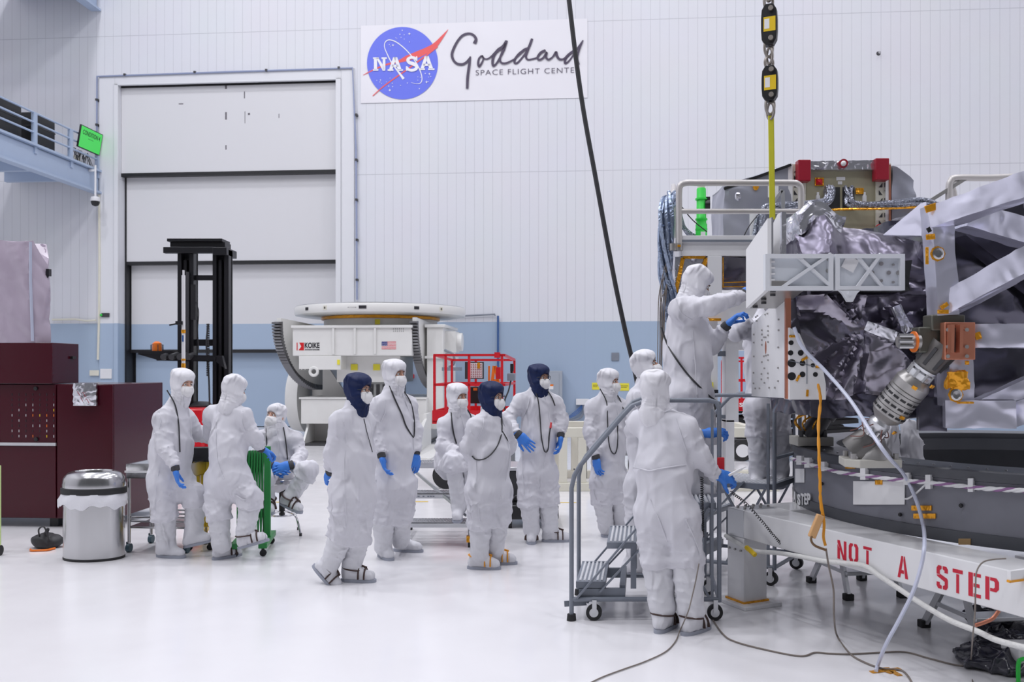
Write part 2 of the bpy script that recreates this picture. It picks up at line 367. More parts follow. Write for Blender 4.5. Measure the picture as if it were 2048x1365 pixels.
# ================================================================ people in cleanroom suits
def surfnet(f, lo, hi, h):
    lo = np.array(lo, float); n = np.ceil((np.array(hi)-lo)/h).astype(int)+1
    ax = [lo[i]+h*np.arange(n[i]) for i in range(3)]
    D = f(ax, n)
    S = D < 0
    c = [(i, j, k) for i in (0, 1) for j in (0, 1) for k in (0, 1)]
    sub = lambda A, o: A[o[0]:n[0]-1+o[0], o[1]:n[1]-1+o[1], o[2]:n[2]-1+o[2]]
    cnt = sum(sub(S, o).astype(np.int8) for o in c)
    mixed = (cnt > 0) & (cnt < 8)
    idx = np.argwhere(mixed); m = len(idx)
    acc = np.zeros((m, 3)); k = np.zeros(m)
    for a in c:
        for ax_i in range(3):
            if a[ax_i]: continue
            b = list(a); b[ax_i] = 1
            ia = idx+np.array(a); ib = idx+np.array(b)
            da = D[ia[:, 0], ia[:, 1], ia[:, 2]]; db = D[ib[:, 0], ib[:, 1], ib[:, 2]]
            sel = (da < 0) != (db < 0)
            t = np.where(sel, da/np.where(sel, da-db, 1), 0)
            p = np.array(a, float)[None, :].repeat(m, 0); p[:, ax_i] += t
            acc[sel] += p[sel]; k += sel
    V = lo+h*(idx+acc/k[:, None])
    ID = -np.ones(mixed.shape, int); ID[mixed] = np.arange(m)
    F = []
    for a in range(3):
        b, d = (a+1) % 3, (a+2) % 3
        sl0 = [slice(1, n[i]-1) for i in range(3)]; sl0[a] = slice(0, n[a]-1)
        sl1 = list(sl0); sl1[a] = slice(1, n[a])
        s0, s1 = S[tuple(sl0)], S[tuple(sl1)]
        e = np.argwhere(s0 != s1); 
        if not len(e): continue
        flip = s0[e[:, 0], e[:, 1], e[:, 2]]
        base = e.copy(); base[:, b] += 1; base[:, d] += 1
        def at(ob, od):
            q = base.copy(); q[:, b] += ob; q[:, d] += od
            return ID[q[:, 0], q[:, 1], q[:, 2]]
        q = np.stack([at(-1, -1), at(0, -1), at(0, 0), at(-1, 0)], 1)
        q[~flip] = q[~flip][:, ::-1]
        F.append(q)
    F = np.concatenate(F); F = F[(F >= 0).all(1)]
    return V, F
class SDF:
    def __init__(s, k=0.03): s.pr = []; s.k = k; s.sub = []; s.wr = 0.0; s.clip = []; s.seed = 0.0
    def cap(s, a, b, ra, rb=None, sq=None, fold=None, k=None, clip=None):
        s.pr.append(('c', np.array(a, float), np.array(b, float), ra, ra if rb is None else rb, sq, fold, k, clip)); return s
    def ell(s, c, r, M=None, k=None): s.pr.append(('e', np.array(c, float), np.array(r, float), M, k)); return s
    def cut(s, c, r, M=None): s.sub.append((np.array(c, float), np.array(r, float), M)); return s
    def plane(s, p, n): s.clip.append((np.array(p, float), np.array(n, float)/np.linalg.norm(n))); return s
    def bounds(s, pad):
        lo = np.full(3, 1e9); hi = -lo
        for q in s.pr:
            if q[0] == 'c':
                r = max(q[3], q[4])*1.25
                for p in (q[1], q[2]): lo = np.minimum(lo, p-r); hi = np.maximum(hi, p+r)
            else:
                r = q[2].max() if q[3] is not None else q[2]
                lo = np.minimum(lo, q[1]-r); hi = np.maximum(hi, q[1]+r)
        return lo-pad, hi+pad
    def field(s, ax, n):
        D = np.full(n, 9.0); pad = 0.13
        for q in s.pr:
            if q[0] == 'c': r = max(q[3], q[4])*1.25; lo = np.minimum(q[1], q[2])-r-pad; hi = np.maximum(q[1], q[2])+r+pad
            else: r = q[2].max(); lo = q[1]-r-pad; hi = q[1]+r+pad
            sl = tuple(slice(max(0, np.searchsorted(ax[i], lo[i])), np.searchsorted(ax[i], hi[i])) for i in range(3))
            X = np.stack(np.meshgrid(ax[0][sl[0]], ax[1][sl[1]], ax[2][sl[2]], indexing='ij'), -1)
            if X.size == 0: continue
            if q[0] == 'c':
                _, a, b, ra, rb, sq, fold, k, _c = q
                pa = X-a; ba = b-a
                if sq is not None:
                    dv, f = sq; dv = np.array(dv, float); dv /= np.linalg.norm(dv)
                    pa = pa+(pa@dv)[..., None]*dv*(1/f-1)
                t = np.clip((pa@ba)/max(ba@ba, 1e-9), 0, 1)
                d = np.linalg.norm(pa-t[..., None]*ba, axis=-1)
                r = ra+(rb-ra)*t
                if fold is not None:
                    nf, am, t0, t1 = fold
                    w = np.clip(np.minimum(t-t0, t1-t)/0.15, 0, 1)
                    ph = X@np.array([13.0, 11.0, 3.0])*(1 if int(s.seed*10) % 2 else -1)+s.seed
                    rd = 1-np.abs(np.sin(math.pi*nf*t+ph+0.9*np.sin(ph*1.7+5*t)+s.seed))
                    rd2 = 1-np.abs(np.sin(math.pi*nf*0.6*t-ph*1.3+1.2*np.sin(ph*1.1)+2.1*s.seed))
                    r = r+am*w*(1.5*rd**2.2+1.2*rd2**2.5-0.75)
                d = d-r
                if len(q) > 8 and q[8] is not None: d = np.maximum(d, (X-np.array(q[8][0]))@np.array(q[8][1]))
                if sq is not None: d = d*(0.5+0.5*sq[1])
            else:
                _, c, r, M, k = q; p = X-c
                if M is not None: p = p@np.array(M)
                l = np.linalg.norm(p/r, axis=-1); g = np.linalg.norm(p/(r*r), axis=-1)
                d = l*(l-1)/np.maximum(g, 1e-9)
            kk = s.k if k is None else k
            A = D[sl]; h = np.clip(0.5+0.5*(d-A)/kk, 0, 1)
            D[sl] = d*(1-h)+A*h-kk*h*(1-h)
        if s.wr or s.sub or s.clip:
            X = np.stack(np.meshgrid(ax[0], ax[1], ax[2], indexing='ij'), -1)
            if s.wr:
                x, y, z = X[..., 0]+s.seed, X[..., 1]-s.seed, X[..., 2]
                rg = lambda a: (1-np.abs(np.sin(a)))**2.5
                u = rg(8*x+5*y+3.2*z+1.3*np.sin(5*z+4*y)+0.8*np.sin(9*y)); v = rg(11*x-9*y-9*z+1.1*np.sin(8*z+5*x)+1.2*np.sin(9*y+3*z))
                q = rg(7*z-12*x+10*y+1.4*np.sin(9*x+6*z)); e = np.sin(31*z+17*x+2.4*np.sin(12*x+8*y))*np.sin(23*x-19*y+1.7*np.sin(14*z))
                D -= s.wr*(1.5*u+1.3*v+1.2*q+0.35*e-1.1)
            for c, r, M in s.sub:
                p = X-c
                if M is not None: p = p@np.array(M)
                l = np.linalg.norm(p/r, axis=-1); g = np.linalg.norm(p/(r*r), axis=-1)
                D = np.maximum(D, -(l*(l-1)/np.maximum(g, 1e-9)))
            for p0, nn in s.clip: D = np.maximum(D, (X-p0)@nn)
        return D
    def mesh(s, h, pad=0.03):
        lo, hi = s.bounds(pad); return surfnet(s.field, lo, hi, h)
def sdf_obj(name, S, h, m, parent=None, it=1):
    V, F = S.mesh(h)
    if it:   # light relaxation of the net
        e = np.concatenate([F[:, [0, 1]], F[:, [1, 2]], F[:, [2, 3]], F[:, [3, 0]]])
        for _ in range(it):
            acc = np.zeros_like(V); cn = np.zeros(len(V))
            for a, b in ((0, 1), (1, 0)):
                np.add.at(acc, e[:, a], V[e[:, b]]); np.add.at(cn, e[:, a], 1)
            V = 0.5*V+0.5*acc/np.maximum(cn, 1)[:, None]
    o = mesh_obj(name, V, F, m, parent, smooth=True, ang=80)
    return o
# ---- canonical head, hood, mask (origin between the eyes' level and skull centre; +Y forward, +Z up)
def canon_head():
    S = SDF(0.025)
    S.ell((0, -0.015, 0.03), (0.077, 0.097, 0.100)).ell((0, 0.028, -0.06), (0.058, 0.066, 0.066))
    S.cap((0, 0.088, 0.008), (0, 0.112, -0.034), 0.009, 0.014, k=0.012).cap((-0.040, 0.077, 0.024), (0.040, 0.077, 0.024), 0.011, k=0.015)
    S.cap((-0.044, 0.062, -0.03), (0.044, 0.062, -0.03), 0.020, k=0.03).cap((0, -0.015, -0.08), (0, -0.015, -0.14), 0.052, 0.05, k=0.03)
    S.cap((-0.02, 0.092, -0.072), (0.02, 0.092, -0.072), 0.008, k=0.01)
    for sx in (-1, 1):
        S.ell((sx*0.079, -0.01, -0.01), (0.012, 0.02, 0.032), k=0.01); S.cut((sx*0.032, 0.098, 0.003), (0.019, 0.020, 0.0115))
    return S
def canon_hood():
    S = SDF(0.04); S.wr = 0.0065; S.seed = 1.3
    S.ell((0, -0.014, 0.030), (0.097, 0.118, 0.117)).ell((0, -0.008, 0.078), (0.1025, 0.122, 0.070), k=0.010).cap((0, 0.005, -0.05), (0, -0.012, -0.15), 0.090, 0.084, fold=(4, 0.007, -0.2, 1.2))
    S.cap((0, 0.03, -0.08), (0, 0.0, -0.19), 0.075, 0.08, k=0.05); S.ridge = True
    S.cut((0, 0.132, -0.036), (0.094, 0.094, 0.088))
    return S
def canon_mask():
    S = SDF(0.02); S.wr = 0.0012
    S.ell((0, 0.040, -0.058), (0.081, 0.085, 0.074)).cap((0, 0.098, -0.012), (0, 0.104, -0.055), 0.016, 0.024).ell((0, 0.075, -0.055), (0.045, 0.052, 0.048))
    S.plane((0, 0.0, -0.007), (0, 0.06, 1)).plane((0, 0.012, 0), (0, -1, 0.0))
    return S
proto = {}
def get_proto(name, fn, h, m):
    if name not in proto:
        o = sdf_obj(name, fn(), h, m); proto[name] = o.data; bpy.data.objects.remove(o)
    return proto[name]
def put(name, me, m, parent, M):
    o = bpy.data.objects.new(name, me); COL.objects.link(o); o.parent = parent; o.matrix_local = M
    if m is not None and (not me.materials or me.materials[0] != m):
        if not me.materials: me.materials.append(m)
        else: o.material_slots[0].link = 'OBJECT'; o.material_slots[0].material = m
    return o
def eye_mesh():
    a = MB(); a.sphere((0, 0, 0), 0.0125); a.m = 1; a.sphere((0.002, 0.009, 0), 0.0062); return a
def brow_mesh(sx):
    return MB().tube([(sx*0.014, 0.096, 0.021), (sx*0.032, 0.094, 0.027), (sx*0.05, 0.081, 0.022)], [0.004, 0.0045, 0.0025], 6, squash=0.6)
def glasses_mesh():
    a = MB()
    for sx in (-1, 1):
        a.tube([(sx*0.034+0.024*math.cos(t), 0.112-0.006*abs(math.cos(t)), 0.000+0.020*math.sin(t)) for t in [2*math.pi*i/18 for i in range(18)]], 0.0023, 6, closed=True)
        a.tube([(sx*0.058, 0.106, 0.006), (sx*0.082, 0.08, 0.007), (sx*0.088, 0.02, 0.004)], 0.0023, 6)
    a.tube([(-0.010, 0.112, 0.004), (0, 0.116, 0.008), (0.010, 0.112, 0.004)], 0.0023, 6)
    return a
# ---- canonical right hand: wrist at origin, fingers along -Z, palm faces -Y... thumb on +X side
def canon_hand(curl, spread=1.0, thumb=0.6):
    S = SDF(0.010)
    S.cap((0, 0, 0.035), (0, 0, -0.01), 0.034, 0.031, sq=((0, 1, 0), 0.72), k=0.02)
    S.cap((0.008, 0, -0.03), (0.012, 0, -0.075), 0.036, 0.030, sq=((0, 1, 0), 0.52), k=0.02).cap((-0.014, 0, -0.03), (-0.018, 0, -0.072), 0.034, 0.028, sq=((0, 1, 0), 0.5), k=0.02)
    for i, (x, z, L) in enumerate(((0.034, -0.092, 0.074), (0.012, -0.098, 0.082), (-0.011, -0.095, 0.076), (-0.032, -0.086, 0.060))):
        p = np.array((x, 0.0, z)); a = curl*(0.35+0.06*i); yaw = (0.06-0.04*i)*spread
        for j, f in enumerate((0.45, 0.31, 0.24)):
            d = np.array((math.sin(yaw), -math.sin(a), -math.cos(a))); q = p+d*L*f
            S.cap(p, q, 0.0102-0.0008*j, 0.0094-0.0009*j, k=0.006); p = q; a += curl*(0.62 if j == 0 else 0.5)
    p = np.array((0.030, -0.006, -0.028)); d = np.array((0.72, -0.42*thumb, -0.62)); d /= np.linalg.norm(d)
    q = p+d*0.042; S.cap(p, q, 0.0175, 0.0125, k=0.014); d2 = np.array((0.25, -0.55*thumb, -0.9)); d2 /= np.linalg.norm(d2)
    r = q+d2*0.032; S.cap(q, r, 0.0122, 0.0108, k=0.006); S.cap(r, r+d2*0.024, 0.0108, 0.009, k=0.006)
    S.wr = 0.0008
    return S
HP = {'relaxed': (0.85, 0.8, 0.8), 'flat': (0.18, 2.2, 0.2), 'grip': (1.25, 0.5, 1.3)}
def cuff_mesh():
    return MB().lathe([(0.036, -0.004), (0.042, 0.0), (0.042, 0.036), (0.036, 0.04)], n=20, sy=0.82)
def place_hand(parent, wrist, tip, palm, right, pose, cuff):
    z = (Vector(wrist)-Vector(tip)).normalized(); y = -(Vector(palm)-z*Vector(palm).dot(z)).normalized(); x = y.cross(z)
    me = get_proto('glove_'+pose, lambda: canon_hand(*HP[pose]), 0.0034, m_glove)
    wrist = Vector(wrist)-z*0.034; M = basis(wrist, x, y, z)
    M = M @ Matrix.Scale(1.13, 4)
    if not right:
        key = 'glove_left_'+pose
        if key not in proto:
            mm = me.copy(); mm.transform(Matrix.Diagonal((-1, 1, 1, 1))); mm.flip_normals(); proto[key] = mm
        me = proto[key]
    put('glove', me, m_glove, parent, M)
    if cuff:
        if 'cuff' not in proto:
            o = cuff_mesh().build('wristband', m_cuff); proto['cuff'] = o.data; bpy.data.objects.remove(o)
        put('wristband', proto['cuff'], m_cuff, parent, M @ Matrix.Translation((0, 0, 0.0)))
def foot(parent, S_ank, knee, ank, heel, toe, rb=(0.105, 0.078), strap=None, up=None, seed=0.0, blouse=True):
    """boot cover: baggy shaft from the knee to the ankle and a rounded foot on a grey sole"""
    knee, ank, heel, toe = Vector(knee), Vector(ank), Vector(heel), Vector(toe)
    d = (toe-heel); L = 0.305; d.normalize(); ctr = (heel+toe)/2
    upv = Vector((0, 0, 1)) if up is None else Vector(up); side = d.cross(upv).normalized(); u = side.cross(d).normalized()
    h0 = ctr-d*L/2; t0 = ctr+d*L/2
    S = SDF(0.035); S.seed = seed; S.wr = 0.0035
    ankp = h0+d*0.085+u*0.105
    S.cap(knee+(ank-knee)*0.05, ank*0.65+ankp*0.35, rb[0], rb[1], fold=(4, 0.0055, 0.02, 1.1))
    S.cap(ank*0.6+ankp*0.4, ankp, rb[1]*0.98, 0.062, fold=(2, 0.006, 0, 1.2))
    S.cap(h0+d*0.055+u*0.055, t0-d*0.055+u*0.046, 0.052, 0.049, fold=(4, 0.003, 0, 1)).cap(h0+d*0.10+u*0.095, t0-d*0.11+u*0.058, 0.048, 0.046)
    S.plane(h0+u*0.012, -np.array(u))
    o = sdf_obj('boot_cover', S, 0.0105, m_boot, parent)
    so = MB(); ring = []
    for i in range(28):
        t = 2*math.pi*i/28; c, s = math.cos(t), math.sin(t)
        wv = 0.052+0.008*c*0.7
        ring.append(ctr+d*(math.copysign(abs(c)**0.75, c)*L*0.503)+side*(math.copysign(abs(s)**0.8, s)*wv))
    so.prism(ring, u*0.0, u*0.024); so.build('sole', m_sole, o, ang=50)
    if strap:
        st = MB(); a = ankp+u*0.006+d*0.004
        st.tube([a+d*(0.079*math.cos(t)+0.010)+side*(0.073*math.sin(t))+u*(-0.012*math.cos(t)) for t in [2*math.pi*i/20 for i in range(20)]], 0.0125, 6, closed=True, squash=0.55, up=u)
        for f in (0.165, 0.215):
            p = h0+d*f; hgt = 0.118 if f < 0.2 else 0.100
            st.tube([p+side*(0.062*math.sin(t))+u*(0.028+(hgt-0.014)*math.cos(t)) for t in [R(-88+176*i/12) for i in range(13)]], 0.0115, 6, squash=0.6, up=d)
        st.tube([a+d*0.082+u*-0.004, h0+d*0.175+u*0.136, h0+d*0.225+u*0.118], 0.0105, 6, squash=0.6, up=side)
        st.build('ankle_strap', strap, o)
    return o
SEAMS = {0.4: [[(318, 940), (312, 980), (310, 1022)], [(376, 812), (381, 850), (384, 890)], [(318, 822), (322, 838), (318, 858)]],
    2.9: [[(553, 862), (556, 885), (557, 918)]], 3.6: [[(688, 845), (692, 880), (688, 930), (690, 1000), (694, 1050)]],
    4.2: [[(803, 782), (814, 812), (824, 850), (828, 900)], [(752, 960), (748, 1000), (745, 1032)], [(772, 800), (770, 825), (762, 845)]],
    5.1: [[(921, 830), (928, 855), (932, 880)]], 6.3: [[(1004, 835), (1014, 870), (1020, 910), (1012, 960), (1000, 1000)], [(952, 915), (953, 960), (957, 1020), (960, 1044)], [(968, 835), (966, 855), (955, 880)]],
    7.7: [[(1088, 788), (1098, 830), (1100, 880), (1088, 930), (1080, 980)], [(1044, 900), (1045, 950), (1048, 990)], [(1060, 795), (1055, 815), (1046, 835)]],
    8.4: [[(1228, 790), (1236, 830), (1238, 900)], [(1190, 955), (1187, 980), (1192, 1000)]],
    10.6: [[(1300, 1000), (1318, 1040), (1335, 1085)], [(1352, 838), (1362, 870), (1374, 905)], [(1372, 1040), (1390, 1080), (1400, 1110)]],
    1.7: [[(470, 990), (490, 1000), (508, 985)], [(486, 822), (484, 845), (492, 868)]],
    11.9: [[(1352, 598), (1362, 625), (1384, 640)], [(1385, 660), (1390, 720), (1394, 790)]]}
def settle(root, base):
    base = Vector(base); root.location = base
    for ch in root.children: ch.matrix_parent_inverse = Matrix.Translation(-base)
    return root
def person(label, Y, J, front, face, hood='w', mask=True, skin=None, glasses=False, hands='RL', pose='relaxed', palm=None, cuff=True, strap=None,
           bulk=1.0, seed=0.0, floor=0.0, seat=False, sq=0.80, shaft=(0.108, 0.080), lift=None, hide=(), dz=0.0, group=None, kn=1.0):
    root = thing('person', label, 'person', group=group)
    j = {k: P(v[0], v[1], Y+v[2]) for k, v in J.items()}
    fr = Vector((front[0], front[1], 0)).normalized()
    S = SDF(0.055); S.seed = seed; S.wr = 0.007
    ch = j['shR']*0.5+j['shL']*0.5; pv = j['pelvis']; b = bulk
    dn = (pv-ch).normalized()
    q = (tuple(fr), sq)
    S.cap(j['shR']+dn*0.035, j['shL']+dn*0.035, 0.072*b, k=0.07)
    S.cap(ch+dn*0.13, ch+(pv-ch)*0.62, 0.168*b, 0.184*b, sq=q, k=0.06).cap(ch+(pv-ch)*0.55, pv+dn*0.05, 0.184*b, 0.178*b, sq=q, k=0.06)
    nk = j['head']*0.48+ch*0.52
    S.cap(ch+dn*0.03, nk, 0.115, 0.088, k=0.05)
    for s_ in 'RL': S.cap(nk-Vector((0, 0, 0.015)), j['sh'+s_]+dn*0.012, 0.062, 0.062, k=0.05)
    for s_ in 'RL':
        if 'el'+s_ in j:
            S.cap(j['sh'+s_]+dn*0.02, j['el'+s_], 0.076*b, 0.069*b, fold=(4, 0.008, 0.1, 1.1), k=0.06)
            wd = (j['wr'+s_]-j['el'+s_]).normalized()
            S.cap(j['el'+s_], j['wr'+s_]+wd*0.02, 0.072*b, 0.052, fold=(5, 0.008, -0.1, 1.0), k=0.03, clip=(j['wr'+s_]+wd*0.008, wd))
        if 'kn'+s_ in j:
            kd = (j['an'+s_]-j['kn'+s_]).normalized(); cl = (j['kn'+s_]+kd*0.045, kd)
            S.cap(j['hip'+s_], j['kn'+s_], 0.135*b, 0.112*b*kn, fold=(4, 0.009, 0.1, 1.2), k=0.07, clip=cl)
            S.cap(j['kn'+s_]-kd*0.05, j['kn'+s_]+kd*0.06, 0.112*b*kn, 0.121*b*kn, fold=(2, 0.010, -0.5, 1.6), k=0.03, clip=cl)
    cov = sdf_obj('coverall', S, 0.0125, m_suit, root)
    # head, face, hood
    f = Vector(face).normalized(); x = f.cross(Vector((0, 0, 1))).normalized(); z = x.cross(f)
    M = basis(j['head'], x, f, z)
    sk = skin or m_skin
    put('head', get_proto('head', canon_head, 0.0055, m_skin), sk, root, M)
    hd = root.children[-1]
    if f.y < 0.75:
        if 'eye' not in proto:
            for key, o in (('eye', eye_mesh().build('eye', [m_eye, m_iris])), ('brow-1', brow_mesh(-1).build('eyebrow', m_hair)), ('brow1', brow_mesh(1).build('eyebrow', m_hair)), ('glasses', glasses_mesh().build('glasses', m_black))):
                proto[key] = o.data; bpy.data.objects.remove(o)
        for sx in (-1, 1):
            put('eye', proto['eye'], None, hd, Matrix.Translation((sx*0.032, 0.0775, 0.003))); put('eyebrow', proto['brow%d' % sx], None, hd, Matrix.Identity(4))
        if glasses: put('glasses', proto['glasses'], None, root, M)
    put('hood', get_proto('hood', canon_hood, 0.0075, m_hoodw), m_navy if hood == 'n' else m_hoodw, root, M)
    if mask: put('face_mask', get_proto('face_mask', canon_mask, 0.0065, m_mask), m_mask, root, M)
    for s_ in hands:
        pl = (palm or {}).get(s_, (-fr.x, -fr.y, 0.0) if True else None)
        place_hand(root, j['wr'+s_], j['tip'+s_], pl, s_ == 'R', pose if isinstance(pose, str) else pose[s_], cuff)
    for s_ in 'RL':
        if 'heel'+s_ in J and s_ not in hide:
            hl, to = J['heel'+s_], J['toe'+s_]
            if lift and s_ in lift: H, T = j['heel'+s_], j['toe'+s_]
            else: H, T = PZ(hl[0], hl[1], floor), PZ(to[0], to[1], floor)
            foot(root, None, j['kn'+s_], j['an'+s_], H, T, rb=shaft, strap=strap, seed=seed+(1 if s_ == 'R' else 2))
    me = cov.data
    root['_'] = 0; del root['_']
    person.last = [BVHTree.FromPolygons([v.co.copy() for v in me.vertices], [tuple(p.vertices) for p in me.polygons])]
    for path in SEAMS.get(seed, []): cord(root, 'seam', path, m_suit, .0034)
    base = Vector((pv.x, pv.y, floor))
    return root, base
def cord(root, name, pix, m, r=0.006, n=6, off=0.6, coil=None, Yd=None, label=None):
    """a cord lying on the clothes: each pixel of its path is dropped onto the surface it crosses"""
    o = Vector((0, 0, CH)); pts = []
    for px, py in pix:
        d = P(px, py, 1.0)-o; best = None
        for b in person.last:
            h = b.ray_cast(o, d.normalized())
            if h[0] is not None and (best is None or h[3] < best[1]): best = (h[0], h[3], h[1])
        pts.append([px, py, best[0].y if best else None])
    ys = [p[2] for p in pts]; known = [i for i, y in enumerate(ys) if y is not None]
    for i in range(len(ys)):
        if ys[i] is None: ys[i] = ys[min(known, key=lambda k: abs(k-i))] if known else Yd
    pp = [P(p[0], p[1], y-r*off-0.004) for p, y in zip(pts, ys)]
    mb = MB(); sp = spline(pp, n)
    mb.tube(sp, r, 6)
    c = mb.build(name, m, root)
    if label: c['label'] = label
    return c
# ---- the thirteen people ---------------------------------------------------------------------------------------
def FRS(dx): return None
r_, b_ = person('person in white suit beside the steel cart, foot raised on the yellow gate base', 8.28, dict(
    head=(365, 768, 0), shR=(327, 832, -.14), shL=(370, 832, .14), pelvis=(338, 950, 0), elR=(327, 893, -.20), wrR=(350, 934, -.26), tipR=(358, 980, -.26),
    elL=(398, 868, .30), wrL=(424, 880, .42), hipR=(326, 962, -.07), hipL=(356, 962, .08), knR=(329, 1030, -.06), knL=(392, 1002, .04), anR=(334, 1085, -.02), anL=(392, 1058, .06),
    heelR=(314, 1114, 0), toeR=(370, 1117, 0), heelL=(374, 1096, .04), toeL=(424, 1084, .04), tipL=(440, 885, .44)),
    (.28, -.22), (.86, -.5, -.12), skin=m_skin, hands='R', palm={'R': (1, .4, 0)}, lift='L', seed=0.4, bulk=1.06, shaft=(.105, .085))
cord(r_, 'ground_strap_cord', [(334, 781), (350, 810), (357, 845), (359, 880), (360, 905)], m_cord, 0.006)
settle(r_, b_)
r_, b_ = person('person seen from behind in white suit, leaning over the green gate with centre back seam', 8.15, dict(
    head=(468, 780, .04), shR=(487, 830, .0), shL=(424, 826, .16), pelvis=(456, 948, 0), elR=(511, 876, .02), wrR=(519, 896, .10), tipR=(534, 903, .16),
    elL=(424, 870, .26), wrL=(455, 890, .34), hipR=(478, 965, .0), hipL=(438, 965, .05), knL=(437, 1030, .0), knR=(500, 1006, -.02), anL=(444, 1086, 0), anR=(492, 1062, -.02),
    heelL=(432, 1120, 0), toeL=(476, 1112, 0), heelR=(475, 1100, -.05), toeR=(540, 1082, -.05), tipL=(470, 900, .4)),
    (.22, .30), (.75, .55, -.26), skin=m_skin, hands='R', mask=True, palm={'R': (0, .2, -1)}, pose='grip', lift='R', strap=m_strapb, seed=1.7, bulk=1.04, shaft=(.105, .085))
cord(r_, 'back_seam', [(434, 812), (432, 850), (432, 890), (437, 930), (447, 958)], m_suit, 0.0035)
cord(r_, 'ground_strap_cord', [(441, 793), (452, 791), (463, 793)], m_cord, 0.006)
settle(r_, b_)
r_, b_ = person('person in white suit sitting on the round steel stool with blue gloved hands clasped', 9.35, dict(
    head=(552, 834, 0), shR=(524, 872, .0), shL=(590, 874, .0), pelvis=(556, 944, .10), elR=(513, 912, -.05), wrR=(541, 932, -.30), tipR=(572, 940, -.36),
    elL=(603, 910, -.05), wrL=(585, 930, -.30), tipL=(555, 938, -.36), hipR=(545, 948, .05), hipL=(570, 948, .05), knR=(529, 962, -.32), knL=(613, 948, -.30),
    anR=(533, 1008, -.20), anL=(581, 1000, -.20), heelR=(535, 1014, -.18), toeR=(541, 1030, -.42), heelL=(561, 1008, -.22), toeL=(602, 1028, -.34)),
    (.05, -.39), (-.42, -.85, .22), skin=m_skin, palm={'R': (.3, 1, -.3), 'L': (-.3, 1, -.3)}, lift='RL', strap=m_strapb, seed=2.9, bulk=0.98, shaft=(.095, .08))
cord(r_, 'ground_strap_cord', [(533, 852), (533, 880), (535, 905), (538, 921)], m_cord, 0.0065)
cord(r_, 'ground_strap_cord', [(567, 855), (571, 880), (574, 905), (575, 920)], m_cord, 0.0065)
settle(r_, b_)
r_, b_ = person('person in navy blue hood and round glasses walking with hands behind back', 7.3, dict(
    head=(716, 781, 0), shR=(680, 838, -.13), shL=(730, 838, .13), pelvis=(707, 972, 0), elR=(664, 903, -.08), wrR=(662, 940, .06), tipR=(652, 956, .14),
    elL=(720, 905, .24), wrL=(690, 940, .26), hipR=(690, 990, -.07), hipL=(721, 990, .07), knR=(684, 1072, -.05), knL=(716, 1074, .05), anR=(660, 1132, -.03), anL=(705, 1130, .06),
    heelR=(632, 1140, 0), toeR=(666, 1177, -.03), heelL=(682, 1163, 0), toeL=(752, 1165, 0), tipL=(670, 950, .2)),
    (.26, -.24), (.93, -.36, .02), hood='n', glasses=True, skin=m_skin, hands='R', palm={'R': (1, 0, .2)}, lift='R', strap=m_strapb, seed=3.6, bulk=1.02, cuff=True)
cord(r_, 'front_zip', [(728, 838), (734, 865), (741, 890), (745, 905)], m_cuff, 0.003)
settle(r_, b_)
r_, b_ = person('tallest white suited person, standing behind the navy hooded walker, arms at sides', 8.2, dict(
    head=(789, 750, 0), shR=(756, 808, -.11), shL=(815, 806, .11), pelvis=(787, 955, 0), elR=(748, 866, -.14), wrR=(762, 908, -.20), tipR=(771, 945, -.22),
    elL=(829, 862, .14), wrL=(831, 902, .06), tipL=(831, 940, .02), hipR=(771, 972, -.06), hipL=(806, 972, .06), knR=(766, 1036, -.04), knL=(801, 1034, .06), anR=(767, 1092, -.02), anL=(800, 1080, .08),
    heelR=(763, 1113, 0), toeR=(779, 1121, 0), heelL=(793, 1103, 0), toeL=(840, 1105, 0)),
    (.2, -.3), (.82, -.56, .04), skin=m_skin2, palm={'R': (1, 0, 0), 'L': (-.5, .5, 0)}, seed=4.2, bulk=1.06)
cord(r_, 'ground_strap_cord', [(779, 772), (789, 797), (804, 830), (811, 850), (820, 866), (827, 876)], m_cord, 0.007)
cord(r_, 'ground_strap_cord', [(808, 783), (821, 805), (828, 835), (829, 860), (828, 874)], m_cord, 0.006)
settle(r_, b_)
r_, b_ = person('person in white suit and pointed mask, seated on the silver step stand', 9.0, dict(
    head=(915, 795, 0), shR=(891, 846, -.06), shL=(944, 842, .12), pelvis=(903, 918, .12), elR=(884, 893, -.12), wrR=(916, 905, -.26), tipR=(935, 912, -.26),
    elL=(950, 885, .05), wrL=(935, 902, -.15), tipL=(940, 912, -.2), hipR=(895, 925, .02), hipL=(920, 922, .10), knR=(908, 934, -.30), knL=(935, 930, -.2), anR=(919, 1012, -.25), anL=(942, 1005, -.2),
    heelR=(916, 1032, -.12), toeR=(914, 1047, -.40), heelL=(945, 1030, -.1), toeL=(950, 1044, -.36)),
    (.2, -.3), (.72, -.68, .0), skin=m_skin2, hands='', lift='RL', seed=5.1, shaft=(.085, .075))
cord(r_, 'ground_strap_cord', [(902, 818), (904, 845), (908, 870), (913, 888)], m_cord, 0.007)
cord(r_, 'ground_strap_cord', [(935, 820), (941, 830), (944, 845)], m_cord, 0.006)
settle(r_, b_)
